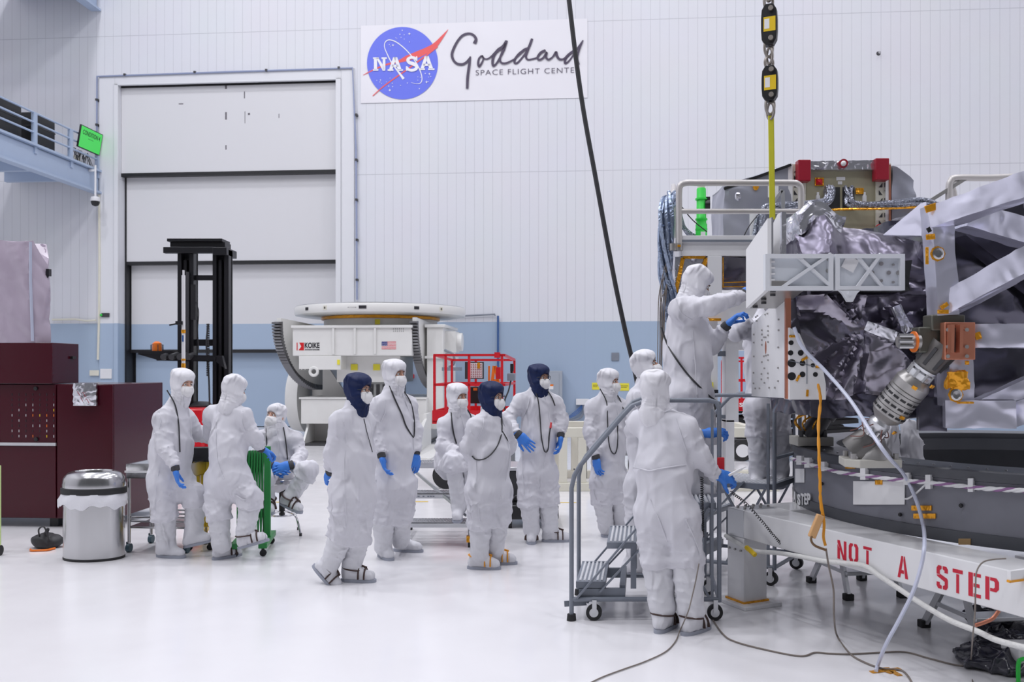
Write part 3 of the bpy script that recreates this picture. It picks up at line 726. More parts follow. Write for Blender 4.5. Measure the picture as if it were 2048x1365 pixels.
r_, b_ = person('shortest person, navy hood and dark glasses, orange shoe straps, hands behind back', 7.8, dict(
    head=(983, 796, 0), shR=(953, 848, -.12), shL=(1005, 848, .12), pelvis=(978, 965, 0), elR=(937, 893, -.10), wrR=(945, 926, .10), tipR=(955, 940, .15),
    elL=(1017, 896, .18), wrL=(990, 925, .25), tipL=(980, 935, .3), hipR=(961, 984, -.07), hipL=(996, 984, .07), knR=(961, 1044, -.05), knL=(995, 1036, .05), anR=(962, 1100, -.02), anL=(992, 1092, .06),
    heelR=(944, 1138, 0), toeR=(992, 1139, 0), heelL=(980, 1129, 0), toeL=(1023, 1129, 0)),
    (.22, -.27), (.86, -.50, .04), hood='n', glasses=True, skin=m_skin, hands='', strap=m_strapo, seed=6.3, bulk=1.05)
cord(r_, 'ground_strap_cord', [(944, 913), (953, 920), (970, 918), (986, 905), (998, 885), (1004, 860), (1003, 832)], m_cord, 0.006)
cord(r_, 'ground_strap_cord', [(1004, 862), (1012, 875), (1018, 888)], m_cord, 0.005)
settle(r_, b_)
r_, b_ = person('person in navy hood with one hand on hip and red clip on black cord', 8.95, dict(
    head=(1078, 757, 0), shR=(1042, 800, -.02), shL=(1110, 802, .05), pelvis=(1075, 930, 0), elR=(1016, 836, -.05), wrR=(1034, 868, -.22), tipR=(1062, 893, -.26),
    elL=(1125, 843, .02), wrL=(1122, 868, -.04), tipL=(1120, 900, -.08), hipR=(1058, 950, -.02), hipL=(1094, 950, .04), knR=(1058, 1003, -.03), knL=(1096, 1001, .04), anR=(1063, 1058, 0), anL=(1101, 1056, .06),
    heelR=(1063, 1078, 0), toeR=(1063, 1092, 0), heelL=(1090, 1084, 0), toeL=(1136, 1084, 0)),
    (.1, -.38), (.72, -.68, .06), hood='n', glasses=True, skin=m_skin2, palm={'R': (-.2, 1, .2), 'L': (-1, 0, 0)}, pose={'R': 'flat', 'L': 'relaxed'}, strap=m_strapb, seed=7.7, bulk=1.0)
cord(r_, 'ground_strap_cord', [(1066, 772), (1076, 800), (1080, 835), (1083, 875), (1089, 903), (1096, 900), (1098, 875), (1101, 855)], m_cord, 0.006)
cord(r_, 'red_clip', [(1101, 857), (1102, 846)], m_red, 0.011, label='red clip')
cord(r_, 'ground_strap_cord', [(1095, 782), (1104, 796), (1110, 812)], m_cord, 0.006)
settle(r_, b_)
r_, b_ = person('white hooded person standing left of the rolling ladder with long looped cord', 9.2, dict(
    head=(1217, 765, 0), shR=(1185, 812, -.02), shL=(1246, 812, .05), pelvis=(1217, 948, 0), elR=(1180, 865, -.08), wrR=(1191, 912, -.16), tipR=(1197, 948, -.18),
    elL=(1260, 866, .08), wrL=(1262, 905, .08), tipL=(1262, 940, .08), hipR=(1203, 962, -.02), hipL=(1234, 962, .04), knR=(1205, 1000, -.02), knL=(1242, 998, .04), anR=(1212, 1052, 0), anL=(1242, 1048, .06),
    heelR=(1212, 1064, 0), toeR=(1211, 1078, 0), heelL=(1240, 1062, 0), toeL=(1246, 1076, 0)),
    (.1, -.36), (.88, -.46, .04), skin=m_skin, hands='R', palm={'R': (.6, .5, 0)}, seed=8.4, bulk=0.98)
cord(r_, 'ground_strap_cord', [(1200, 778), (1213, 805), (1215, 840), (1217, 880), (1222, 902), (1230, 908), (1235, 890), (1235, 850)], m_cord, 0.006)
cord(r_, 'ground_strap_cord', [(1229, 782), (1240, 800), (1247, 820)], m_cord, 0.006)
settle(r_, b_)
r_, b_ = person('person looking up, mostly hidden behind the front person at the ladder', 7.55, dict(
    head=(1291, 733, 0), shR=(1272, 795, -.12), shL=(1310, 795, .12), pelvis=(1290, 950, 0), elR=(1266, 862, -.1), wrR=(1284, 905, -.1), tipR=(1300, 930, -.1),
    elL=(1330, 860, .15), wrL=(1345, 890, .1), tipL=(1350, 920, .1), hipR=(1275, 975, -.06), hipL=(1310, 975, .06), knR=(1276, 1060, -.04), knL=(1312, 1060, .05), anR=(1276, 1120, -.02), anL=(1312, 1118, .06),
    heelR=(1252, 1150, 0), toeR=(1300, 1150, 0), heelL=(1300, 1144, 0), toeL=(1345, 1144, 0)),
    (.26, -.1), (.9, -.25, .28), skin=m_skin2, mask=True, hands='', seed=9.1, bulk=0.98)
settle(r_, b_)
r_, b_ = person('frontmost person, back to camera, blue gloves at the ladder rail', 5.95, dict(
    head=(1309, 782, .06), shR=(1370, 850, -.02), shL=(1280, 842, .18), pelvis=(1328, 1008, 0), elR=(1402, 912, -.02), wrR=(1430, 950, .04), tipR=(1468, 958, .10),
    elL=(1330, 900, .40), wrL=(1404, 868, .34), tipL=(1446, 864, .34), hipR=(1362, 1030, -.02), hipL=(1306, 1030, .06), knL=(1314, 1118, .05), knR=(1374, 1116, -.02), anL=(1326, 1205, .06), anR=(1382, 1212, 0),
    heelL=(1318, 1266, 0), toeL=(1345, 1250, 0), heelR=(1362, 1274, 0), toeR=(1420, 1254, 0)),
    (.17, .30), (.55, .80, -.12), mask=False, palm={'R': (0, .8, -.6), 'L': (0, .5, -.8)}, pose='grip', strap=m_strapb, seed=10.6, bulk=1.03, shaft=(.112, .092), cuff=False)
cord(r_, 'waist_seam', [(1265, 936), (1280, 938), (1300, 942), (1320, 938), (1345, 934), (1372, 930)], m_suit, 0.005)
cord(r_, 'shoulder_seam', [(1270, 812), (1285, 827), (1310, 829), (1335, 822), (1352, 812)], m_suit, 0.004)
settle(r_, b_)
r_, b_ = person('person up on the ladder platform bending forward to reach under the white panel', 6.75, dict(
    head=(1393, 568, 0), shR=(1362, 614, -.16), shL=(1384, 626, .18), pelvis=(1376, 765, .02), elR=(1422, 612, -.24), wrR=(1482, 592, -.12), tipR=(1512, 582, -.05),
    elL=(1424, 690, .20), wrL=(1449, 656, .12), tipL=(1476, 630, .08), hipR=(1368, 790, -.08), hipL=(1390, 790, .10), knR=(1374, 880, -.06), knL=(1398, 878, .10), anR=(1376, 955, -.04), anL=(1402, 952, .10),
    heelR=(1366, 1000, -.06), toeR=(1425, 994, -.06), heelL=(1390, 992, .12), toeL=(1438, 986, .12)),
    (1, .1), (.90, .02, -.42), skin=m_skin2, palm={'R': (.3, 1, 0), 'L': (1, -.3, 0)}, pose={'R': 'relaxed', 'L': 'grip'}, lift='RL', seed=11.9, bulk=1.12, sq=.85, floor=.85)
cord(r_, 'coiled_ground_cord', [(1323, 655), (1333, 685), (1350, 715), (1372, 745), (1395, 770), (1418, 792), (1432, 802)], m_cord, 0.007)
settle(r_, b_)
r_, b_ = person('person standing on second rolling platform, upper body hidden by the white panel', 7.65, dict(
    head=(1542, 600, .05), shR=(1530, 655, .16), shL=(1512, 655, -.16), pelvis=(1530, 795, 0), elL=(1470, 668, -.20), wrL=(1500, 640, -.28), tipL=(1512, 628, -.3),
    elR=(1500, 690, .25), wrR=(1500, 640, .2), tipR=(1510, 628, .2), hipL=(1516, 815, -.10), hipR=(1552, 815, .10), knL=(1518, 862, -.06), knR=(1556, 860, .06), anL=(1518, 940, -.04), anR=(1558, 940, .06),
    heelL=(1520, 966, .12), toeL=(1508, 980, -.16), heelR=(1566, 966, .2), toeR=(1556, 980, -.08)),
    (-.95, -.2), (-.9, -.1, -.2), hands='', lift='RL', seed=12.8, bulk=1.0, floor=.75)
settle(r_, b_)
# ================================================================ things on and along the back wall
def wthing(name, label, cat, s, z=0.0, off=0.0, group=None):
    p = W0+WX*s+WN*off; return thing(name, label, cat, (p.x, p.y, z), -TH, group)
def wl(px, py, off=0.0, o=(0, 0)):       # pixel -> point in the wall frame relative to origin o=(along, height)
    s, z = WS(px, py, off); return Vector((s-o[0], -off, z-o[1]))
def fit_text(txt, name, m, parent, a, right, up, width, height, bold=0.0, ext=0.0008, space=1.0, shear=0):
    """lettering scaled to a given width and height, its lower left corner at a"""
    nrm = Vector(right).cross(Vector(up)).normalized(); right = Vector(right).normalized(); up = Vector(up).normalized()
    o = text_mesh(txt, 1.0, name, m, parent, Matrix.Identity(4), extrude=0.5, bold=bold, space=space, shear=shear)
    me = o.data; xs = [v.co.x for v in me.vertices]; ys = [v.co.y for v in me.vertices]
    x0, x1, y0, y1 = min(xs), max(xs), min(ys), max(ys)
    for v in me.vertices:
        q = v.co; v.co = Vector(a)+right*((q.x-x0)/(x1-x0)*width)+up*((q.y-y0)/(y1-y0)*height)+nrm*(q.z*2*ext)
    return o
# ---- banner
bo = WS(722, 207)
ban = wthing('banner', 'long white space agency banner hung high on the back wall right of the door', 'banner', bo[0], bo[1])
bw = WS(1175, 120)[0]-bo[0]; bh = WS(722, 52)[1]-bo[1]
V = []; F = []; nx, nz = 60, 20
for side in (0, 1):
    for k in range(nz+1):
        for i in range(nx+1):
            x = bw*i/nx; z = bh*k/nz
            y = -0.022-0.004*math.sin(5*x+3*z)*math.sin(2.1*z)-(0.006 if k == 10 else 0)*(1-side) if not side else -0.008
            V.append((x, y, z))
n0 = (nx+1)*(nz+1)
for k in range(nz):
    for i in range(nx):
        a = k*(nx+1)+i; F.append((a, a+1, a+nx+2, a+nx+1)); F.append((n0+a, n0+a+nx+1, n0+a+nx+2, n0+a+1))
for i in range(nx): F.append((i, n0+i, n0+i+1, i+1)); b = nz*(nx+1)+i; F.append((b, b+1, n0+b+1, n0+b))
for k in range(nz): a = k*(nx+1); F.append((a, a+nx+1, n0+a+nx+1, n0+a)); a += nx; F.append((a, n0+a, n0+a+nx+1, a+nx+1))
mesh_obj('sheet', V, F, mat('banner_vinyl', (0.80, 0.79, 0.83), 0.35), ban, ang=60)
def C(X, Y): return (700+X/4.096, 20+Y/4.096)
m_bblue = mat('banner_blue', srgb(104, 118, 232), 0.45); m_bred = mat('banner_red', srgb(235, 92, 92), 0.45); m_bwhite = mat('banner_white', (0.86, 0.86, 0.9), 0.45); m_bink = mat('banner_ink', srgb(72, 62, 84), 0.45)
def flat(poly, off, name, m, tri=False):
    pts = [wl(*C(*p), off, bo) for p in poly]; mb = MB(); mb.prism(pts, (0, 0, 0), (0, 0.002, 0)); return mb.build(name, m, ban, smooth=False)
def ribbon_mb(mb, path, wd, off, n=6):
    sp = spline([(p[0], p[1], 0) for p in path], n); m_ = len(sp); V = []; F = []
    ws = wd if isinstance(wd, list) else [wd]*len(path)
    for i, p in enumerate(sp):
        a = sp[max(0, i-1)]; b = sp[min(m_-1, i+1)]; d = (b-a); nrm = Vector((-d.y, d.x, 0)).normalized()
        t = i/(m_-1)*(len(ws)-1); k = min(int(t), len(ws)-2); w_ = ws[k]+(ws[k+1]-ws[k])*(t-k)
        for q in (p+nrm*w_/2, p-nrm*w_/2): V.append(wl(*C(q.x, q.y), off, bo))
    nv = len(V); V += [v+Vector((0, 0.002, 0)) for v in V]
    for i in range(m_-1):
        F.append((2*i, 2*i+1, 2*i+3, 2*i+2)); F.append((nv+2*i, nv+2*i+2, nv+2*i+3, nv+2*i+1)); F.append((2*i, 2*i+2, nv+2*i+2, nv+2*i)); F.append((2*i+1, nv+2*i+1, nv+2*i+3, 2*i+3))
    mb.add(V, F)
flat([(430+291*math.cos(2*math.pi*i/64), 436+297*math.sin(2*math.pi*i/64)) for i in range(64)], 0.034, 'blue_disc', m_bblue)
rd = MB(); 
ribbon_mb(rd, [(108, 533), (200, 487), (300, 447), (400, 422), (470, 395), (560, 362), (640, 325), (700, 285), (760, 215), (803, 160)], [3, 12, 14, 20, 46, 54, 48, 40, 20, 2], 0.038)
ribbon_mb(rd, [(186, 704), (270, 630), (380, 549), (470, 486), (560, 420), (640, 360), (715, 295)], [6, 9, 10, 11, 12, 13, 20], 0.042)
rd.build('red_wing', m_bred, ban, smooth=False)
ob = MB(); ribbon_mb(ob, [(440, 565), (400, 512), (340, 430), (300, 350), (282, 300), (290, 262), (320, 245), (370, 258), (430, 300), (490, 360), (540, 430), (575, 500), (590, 560), (580, 595), (550, 605), (500, 595)], [22, 14, 9, 7, 6, 7, 8, 8, 8, 8, 9, 8, 7, 6, 4, 2], 0.046)
ob.build('orbit_line', m_bwhite, ban, smooth=False)
tx = MB()
def pl(*pts): tx.prism([wl(*C(*p), 0.05, bo) for p in pts], (0, 0, 0), (0, 0.002, 0))
# N A S A in heavy serifs
pl((196, 398), (222, 398), (222, 490), (196, 490)); pl((214, 392), (232, 392), (288, 478), (288, 498), (268, 498)); pl((268, 398), (290, 398), (290, 490), (268, 490))
for q in ((188, 388, 236, 401), (188, 485, 232, 498), (258, 388, 302, 401)): pl((q[0], q[1]), (q[2], q[1]), (q[2], q[3]), (q[0], q[3]))
for dx, ytop in ((308, 386), (566, 378)):
    pl((dx+46, ytop), (dx+74, ytop), (dx+38, ytop+106), (dx+10, ytop+106)); pl((dx+50, ytop), (dx+78, ytop), (dx+116, ytop+106), (dx+84, ytop+106)); pl((dx+34, ytop+62), (dx+92, ytop+62), (dx+92, ytop+80), (dx+34, ytop+80))
    for a, b in ((0, 48), (74, 126)): pl((dx+a, ytop+100), (dx+b, ytop+100), (dx+b, ytop+113), (dx+a, ytop+113))
ribbon_mb(tx, [(546, 405), (525, 392), (495, 390), (474, 408), (486, 430), (520, 442), (545, 458), (540, 482), (510, 494), (480, 488), (463, 470)], [20, 22, 22, 26, 28, 30, 28, 26, 22, 22, 20], 0.054)
pl((540, 380), (552, 380), (552, 418), (540, 418)); pl((458, 460), (470, 460), (470, 498), (458, 498))
tx.build('agency_lettering', m_bwhite, ban, smooth=False)
st = MB()
for X, Y, r in ((428, 166, 7), (486, 195, 12), (409, 199, 7), (444, 203, 6), (418, 224, 5), (444, 238, 5), (487, 262, 6), (376, 228, 5), (384, 236, 4), (322, 284, 6), (332, 296, 5), (352, 288, 11), (616, 520, 7), (650, 524, 11), (662, 545, 6), (645, 550, 5), (627, 590, 12), (640, 588, 6), (556, 548, 5), (576, 552, 5), (556, 575, 5), (220, 577, 5), (250, 574, 8), (245, 590, 6), (258, 601, 5), (298, 590, 5), (328, 558, 5), (346, 600, 6), (317, 624, 7), (350, 628, 6), (326, 657, 12), (415, 618, 6), (470, 598, 6), (568, 645, 7), (327, 500, 5), (466, 466, 5)):
    c = [(X, Y-r), (X+r*.25, Y-r*.25), (X+r, Y), (X+r*.25, Y+r*.25), (X, Y+r), (X-r*.25, Y+r*.25), (X-r, Y), (X-r*.25, Y-r*.25)]
    st.prism([wl(*C(*p), 0.05, bo) for p in c], (0, 0, 0), (0, 0.002, 0))
o = st.build('star_specks', m_bwhite, ban, smooth=False); o['kind'] = 'stuff'
gd = MB()
for path, wd in (
    ([(1020, 275), (1032, 240), (1012, 207), (975, 193), (925, 207), (885, 250), (852, 310), (835, 365), (848, 412), (878, 440), (922, 445), (957, 425), (984, 390)], [30, 24, 20, 18, 20, 20, 22, 22, 20, 20, 20, 20, 14]),
    ([(986, 380), (978, 440), (970, 500), (963, 560), (960, 645)], [14, 22, 22, 22, 20]),
    ([(1078, 374), (1056, 400), (1050, 440), (1058, 462), (1076, 440), (1092, 402), (1082, 374), (1100, 398), (1128, 400), (1158, 380), (1190, 350), (1218, 325), (1255, 300), (1280, 252)], [14, 16, 18, 18, 16, 14, 14, 12, 12, 14, 20, 28, 30, 18]),
    ([(1216, 325), (1182, 368), (1168, 420), (1174, 458), (1200, 438), (1232, 385), (1262, 320), (1284, 250)], [24, 24, 22, 18, 16, 18, 22, 20]),
    ([(1276, 270), (1248, 345), (1228, 400), (1240, 432), (1275, 436), (1315, 420), (1350, 400), (1382, 370), (1425, 328), (1465, 310)], [18, 20, 18, 16, 16, 14, 14, 16, 22, 16]),
    ([(1424, 330), (1384, 362), (1354, 400), (1348, 432), (1370, 434), (1405, 398), (1445, 345), (1474, 285), (1492, 235)], [22, 22, 20, 18, 16, 16, 18, 22, 20]),
    ([(1486, 250), (1460, 320), (1442, 380), (1456, 406), (1495, 402), (1535, 388), (1565, 350), (1602, 330)], [20, 20, 18, 15, 14, 14, 18, 20]),
    ([(1600, 330), (1562, 350), (1537, 386), (1548, 408), (1582, 392), (1612, 348), (1606, 385), (1625, 406), (1660, 385), (1688, 345), (1694, 372), (1715, 402), (1752, 400), (1790, 365), (1842, 330)], [20, 20, 18, 16, 16, 18, 18, 16, 14, 20, 22, 18, 14, 18, 22]),
    ([(1842, 330), (1800, 360), (1766, 400), (1762, 436), (1788, 424), (1824, 378), (1864, 315), (1910, 246)], [22, 22, 22, 18, 14, 14, 16, 8]),
    ([(1908, 250), (1876, 330), (1862, 395), (1876, 448)], [10, 16, 18, 14])):
    ribbon_mb(gd, path, wd, 0.045+0.002*len(gd.M) % 0.01)
gd.build('script_lettering', m_bink, ban, smooth=False)
a = wl(*C(1030, 535), 0.04, bo); b = wl(*C(1888, 519), 0.04, bo)
fit_text('SPACE FLIGHT CENTER', 'small_lettering', m_bink, ban, a+Vector((0, 0, 0.0)), (1, 0, 0), (0, 0, 1), b.x-a.x, 0.150, bold=-0.012, space=1.15)
# ---- mezzanine galleries at the left end of the wall
sM, zM = WS(197, 385)
mz = wthing('gallery', 'pale blue steel gallery with pipe railing beside the door, lower level', 'gallery', sM)
MB().bb((-0.02, -6.2, 6.98), (0.02, -0.02, 7.62)).bb((-0.13, -6.2, 6.94), (0.13, -0.02, 7.0)).bb((-0.13, -6.2, 7.58), (0.13, -0.02, 7.64)).build('edge_beam', m_bluegrey, mz, smooth=False)
jb = MB()
for i in range(4): jb.bb((-2.6, -0.5-1.35*i, 7.25), (-0.04, -0.36-1.35*i, 7.55))
jb.build('joists', m_bluegrey, mz, smooth=False)
MB().bb((-2.6, -6.2, 7.55), (0.02, -0.02, 7.63)).build('deck', m_bluegrey, mz, smooth=False)
for z in (8.48, 8.22, 7.96): MB().cyl((0.0, -6.2, z), (0.0, -0.05, z), 0.028, n=10).build('rail', m_bluegrey, mz)
for d in (0.06, 1.44, 3.06, 4.68): MB().bb((-0.05, -d-0.05, 7.40), (0.06, -d+0.05, 8.48)).build('post', m_bluegrey, mz, smooth=False)
mz2 = wthing('gallery', 'upper gallery edge cut off at the top left corner of the view', 'gallery', sM-0.06)
MB().bb((-0.02, -6.2, 12.4), (0.02, -0.02, 13.1)).bb((-0.15, -6.2, 12.37), (0.15, -0.02, 12.43)).bb((-0.15, -6.2, 13.07), (0.15, -0.02, 13.13)).build('edge_beam', m_bluegrey, mz2, smooth=False)
MB().bb((-2.6, -6.2, 13.0), (0.0, -0.02, 13.1)).build('deck', m_bluegrey, mz2, smooth=False)
jb = MB()
for i in range(4): jb.bb((-2.6, -0.7-1.35*i, 12.6), (-0.04, -0.56-1.35*i, 13.0))
jb.build('joists', m_bluegrey, mz2, smooth=False)
def case(s, d, sx, sy, h, label):
    t = wthing('equipment_case', label, 'case', s, 7.63, d)
    MB().bb((-sx/2, -sy/2, 0.06), (sx/2, sy/2, h)).build('body', m_black, t, bev=0.02)
    MB().bb((-sx/2-.01, -sy/2-.01, h*0.62), (sx/2+.01, sy/2+.01, h*0.65)).bb((sx/2, -.1, h*.4), (sx/2+.03, .1, h*.45)).build('lid_band', m_dgrey, t)
    f = MB()
    for a in (-1, 1):
        for b in (-1, 1): f.cyl((a*sx*.4, b*sy*.42, 0), (a*sx*.4, b*sy*.42, .07), .035, n=8)
    f.build('feet', m_rubber, t)
case(sM-0.62, 3.75, 0.7, 1.15, 1.02, 'larger black equipment case on the gallery, at the left edge')
case(sM-0.52, 2.25, 0.6, 0.9, 0.98, 'smaller black equipment case on the gallery, nearest the green screen')
mo = wthing('monitor', 'green lit screen reading CONDITION 4 on the gallery railing', 'screen', sM+0.10, 8.38, 0.62)
tilt = Matrix.Rotation(R(10), 4, 'Y')
sb = MB().bb((-0.03, -0.56, -0.32), (0.02, 0.56, 0.32)).xf(tilt); sb.build('screen_case', m_black, mo, bev=0.008)
m_scr = mat('lit_green_screen', srgb(80, 235, 100), 0.4, emit=0.17)
MB().bb((0.021, -0.535, -0.295), (0.024, 0.535, 0.295)).xf(tilt).build('display', m_scr, mo, smooth=False)
rt = tilt.to_3x3() @ Vector((0, 1, 0)); uu = tilt.to_3x3() @ Vector((0, 0, 1)); nn = tilt.to_3x3() @ Vector((1, 0, 0))
fit_text('CONDITION 4', 'lettering', m_ink, mo, nn*0.026+rt*-0.44+uu*0.08, rt, uu, 0.88, 0.13, bold=0.01)
fit_text('- - - - - -', 'small_print', m_ink, mo, nn*0.026+rt*-0.12+uu*0.0, rt, uu, 0.24, 0.02)
MB().bb((-0.13, -0.06, -0.2), (-0.02, 0.06, 0.12)).build('bracket', m_black, mo)
cm = wthing('security_camera', 'small black dome camera hanging on a white pole below the gallery', 'camera', sM+0.22, 6.62, 0.55)
MB().cyl((0, 0, 0.12), (0, 0, 1.05), 0.03, n=10).build('pole', m_white, cm)
MB().lathe([(0.02, 0.16), (0.12, 0.12), (0.14, 0.02), (0.13, 0.0)]).build('housing', m_white, cm)
MB().lathe([(0.12, 0.0), (0.12, -0.04), (0.09, -0.11), (0.03, -0.14)], n=20).build('dome', m_black, cm)
MB().bar((0, 0, 0.9), (-0.19, 0, 0.9), 0.06, 0.06).build('bracket', m_white, cm)
# clutter of cables and small instruments along the gallery end
for i, (d, z, sx, m_) in enumerate(((1.0, 0.0, .22, m_white), (0.72, 0.0, .2, m_cream), (0.42, 0.0, .25, m_white))):
    t = wthing('instrument', ['white boxed instrument with loose wires under the green screen', 'cream boxed instrument on the gallery end', 'white instrument box nearest the wall on the gallery'][i], 'instrument', sM-0.32, 7.63, d)
    MB().bb((-.15, -sx/2, 0), (.12, sx/2, .22+.06*i)).build('body', m_, t, bev=.01)
    mb = MB()
    for k in range(5):
        y0 = rnd.uniform(-.12, .12); mb.tube(spline([(.1, y0, .2), (.2, y0+rnd.uniform(-.1, .1), .35+.1*rnd.random()), (.24, y0+rnd.uniform(-.2, .2), .1), (.2, y0+rnd.uniform(-.2, .2), -.0)], 5), .009, 5)
    mb.build('wires', m_cord, t)
# ---- conduits, boxes, signs
def pipe(name, label, pix, r, m, off=0.08, br=None, cat='pipe'):
    o = WS(*pix[0]); t = wthing(name, label, cat, o[0], o[1])
    pts = [wl(p[0], p[1], off, o) for p in pix]; MB().tube(pts, r, 8).build('tube', m, t)
    if br:
        for p in br:
            q = wl(p[0], p[1], off, o); MB().bb((q.x-.03, -off-.05, q.z-.03), (q.x+.03, 0, q.z+.03)).build('clip', m_dgrey, t, smooth=False)
    return t
pipe('conduit', 'thin grey blue conduit running around the tall door frame', [(193, 380), (194, 153), (450, 144), (705, 136), (712, 300), (714, 600)], 0.028, mat('conduit_blue_grey', srgb(150, 160, 190), 0.4), br=[(250, 150), (390, 145), (533, 141), (678, 136), (194, 200), (194, 250), (713, 230), (713, 320), (713, 400), (714, 480), (714, 560)])
pipe('conduit', 'cream cable trunk down the wall left of the door', [(198, 390), (199, 520), (198, 640), (196, 720)], 0.035, m_cream, off=.06)
pipe('conduit', 'cream cable run along the colour break left of the door', [(105, 640), (150, 639), (172, 642), (192, 641)], 0.03, m_cream, off=.1)
pipe('conduit', 'blue vertical pipe on the wall above the red lift', [(996, 632), (996, 760)], 0.03, mat('blue_pipe', srgb(60, 95, 150), 0.4))
pipe('conduit', 'grey conduit on the wall from the round table to the blue pipe', [(885, 634), (990, 629), (990, 632)], 0.025, m_grey)
def wbox(name, label, cat, px0, py0, px1, py1, d, m, extra=None, bev=.008):
    o = WS((px0+px1)/2, py1); t = wthing(name, label, cat, o[0], o[1]); a = wl(px0, py1, 0, o); b = wl(px1, py0, 0, o)
    MB().bb((a.x, -d, 0), (b.x, -0.001, b.z)).build('body', m, t, bev=bev); return t, a.x, b.x, b.z
t, x0, x1, h = wbox('electrical_cabinet', 'tall grey electrical cabinet on the blue wall behind the hands on hips person', 'cabinet', 1090, 742, 1125, 850, 0.35, mat('cabinet_grey', srgb(165, 172, 182), 0.4))
MB().bb((x0+.04, -.37, .06), (x1-.09, -.35, h-.06)).build('door', mat('cabinet_grey', (0, 0, 0)), t, bev=.005)
MB().bb((x0+.12, -.375, h-.52), (x0+.25, -.37, h-.40)).bb((x0+.14, -.375, h-.72), (x0+.25, -.37, h-.62)).build('label', m_paper, t, smooth=False)
MB().bb((x0+.12, -.376, h-.43), (x0+.25, -.371, h-.38)).bb((x0+.08, -.376, h-.66), (x0+.11, -.371, h-.58)).build('warning_mark', m_orange, t, smooth=False)
t, *_ = wbox('wall_vent', 'small square grey vent on the blue wall above the left white hood', 'vent', 1223, 706, 1238, 722, .03, m_grey)
t, x0, x1, h = wbox('sign', 'yellow notice sign left of the white hood by the ladder', 'sign', 1184, 766, 1199, 780, .01, m_ylabel)
MB().bb((x0+.03, -.013, h*.62), (x1-.03, -.0105, h*.68)).bb((x0+.03, -.013, h*.42), (x1-.06, -.0105, h*.47)).build('print', m_ink, t, smooth=False)
t, x0, x1, h = wbox('sign', 'yellow notice sign right of the white hood by the ladder', 'sign', 1239, 767, 1258, 782, .01, m_ylabel)
MB().bb((x0+.03, -.013, h*.62), (x1-.03, -.0105, h*.68)).bb((x0+.03, -.013, h*.42), (x1-.06, -.0105, h*.47)).build('print', m_ink, t, smooth=False)
t, x0, x1, h = wbox('junction_box', 'white junction box with blue cables on the wall above the cream frame', 'box', 1152, 798, 1178, 810, .15, m_white)
o = WS(1165, 810)
mb = MB()
for k in range(4): mb.tube(spline([(.05-.02*k, -.1, 0), (-.1-.05*k, -.12, -.22), (-.35-.06*k, -.14, -.36-.02*k), (-.7, -.15, -.42)], 6), .012, 5)
mb.build('blue_cables', m_blue, t)
MB().tube(spline([(.02, -.1, 0), (.02, -.1, -.25), (-.12, -.1, -.4), (-.45, -.1, -.45)], 6), .03, 7).build('conduit_elbow', m_grey, t)
wbox('phone_box', 'white square intercom panel on the wall right of the maroon cabinet', 'box', 203, 738, 226, 758, .08, m_white)
wbox('outlet_box', 'cream outlet box left of the white intercom panel', 'box', 181, 741, 200, 752, .06, m_cream)
t, x0, x1, h = wbox('alarm_beacon', 'small dark alarm unit with green lamp at the wall colour break', 'alarm', 206, 627, 221, 635, .1, m_dgrey)
MB().sphere((x0, -.1, h*.5), .04).build('green_lamp', m_brightgreen, t)
t, x0, x1, h = wbox('fire_alarm', 'small red alarm box on the wall behind the round table', 'alarm', 820, 749, 829, 757, .1, m_red)
o = WS(1757, 107); t = wthing('wall_sensor', 'small round sensor high on the right of the back wall', 'sensor', o[0], o[1])
MB().lathe([(0.0, -.1), (.05, -.1), (.06, -.02), (.06, 0)], ax='Z').xf(Matrix.Rotation(R(90), 4, 'X')).build('body', m_dgrey, t)
MB().sphere((0, -.09, 0), .035).build('lens', m_steel, t)
# ---- crane rigging
YR = 8.5
rg = thing('crane_rigging', 'crane rigging of shackles, two black load links and a yellow sling', 'rigging', tuple(P(1540, 235, YR)))
def rp(px, py, dy=0): return P(px, py, YR+dy)
def link(pts, r, name, m=m_strut):
    o = MB().tube(pts, r, 8, closed=True).build(name, m, rg); return o
def ring_pts(c, rx, rz, yaw, n=18):
    c = Vector(c); return [c+Vector((math.cos(yaw)*rx*math.cos(t), math.sin(yaw)*rx*math.cos(t), rz*math.sin(t))) for t in [2*math.pi*i/n for i in range(n)]]
m_shack = mat('shackle_metal', (0.36, 0.33, 0.30), 0.4, metal=0.8, var=.1)
def load_link(yt, yb, cx):
    c = rp(cx, (yt+yb)/2); h = (yb-yt)/FP*YR/2
    Mx = Matrix.Translation(c) @ Matrix.Rotation(R(-24), 4, 'Z')
    prof = [(-.055, -h*.72), (-.03, -h), (.03, -h), (.055, -h*.72), (.06, -h*.3), (.06, h*.3), (.055, h*.72), (.03, h), (-.03, h), (-.055, h*.72), (-.06, h*.3), (-.06, -h*.3)]
    b = MB().prism([Mx @ Vector((x*1.25, -.045, z)) for x, z in prof], (0, 0, 0), Mx.to_3x3() @ Vector((0, .09, 0))).build('load_link', m_black, rg, bev=.006, smooth=False)
    MB().prism([Mx @ Vector(p) for p in ((-.05, -.0475, -.07), (.062, -.0475, -.07), (.062, -.0475, .07), (-.05, -.0475, .07))], (0, 0, 0), Mx.to_3x3() @ Vector((0, .002, 0))).build('yellow_label', m_yellow, b, smooth=False)
    MB().prism([Mx @ Vector(p) for p in ((-.042, -.049, -.045), (.005, -.049, -.045), (.005, -.049, .05), (-.042, -.049, .05))], (0, 0, 0), Mx.to_3x3() @ Vector((0, .0012, 0))).build('white_label', m_paper, b, smooth=False)
    for s_ in (1, -1): MB().cyl(Mx @ Vector((0.02, -.075, s_*h*.72)), Mx @ Vector((0.02, .075, s_*h*.72)), .024, n=12).build('pin', m_shack, b)
load_link(10, 92, 1539); load_link(133, 203, 1540)
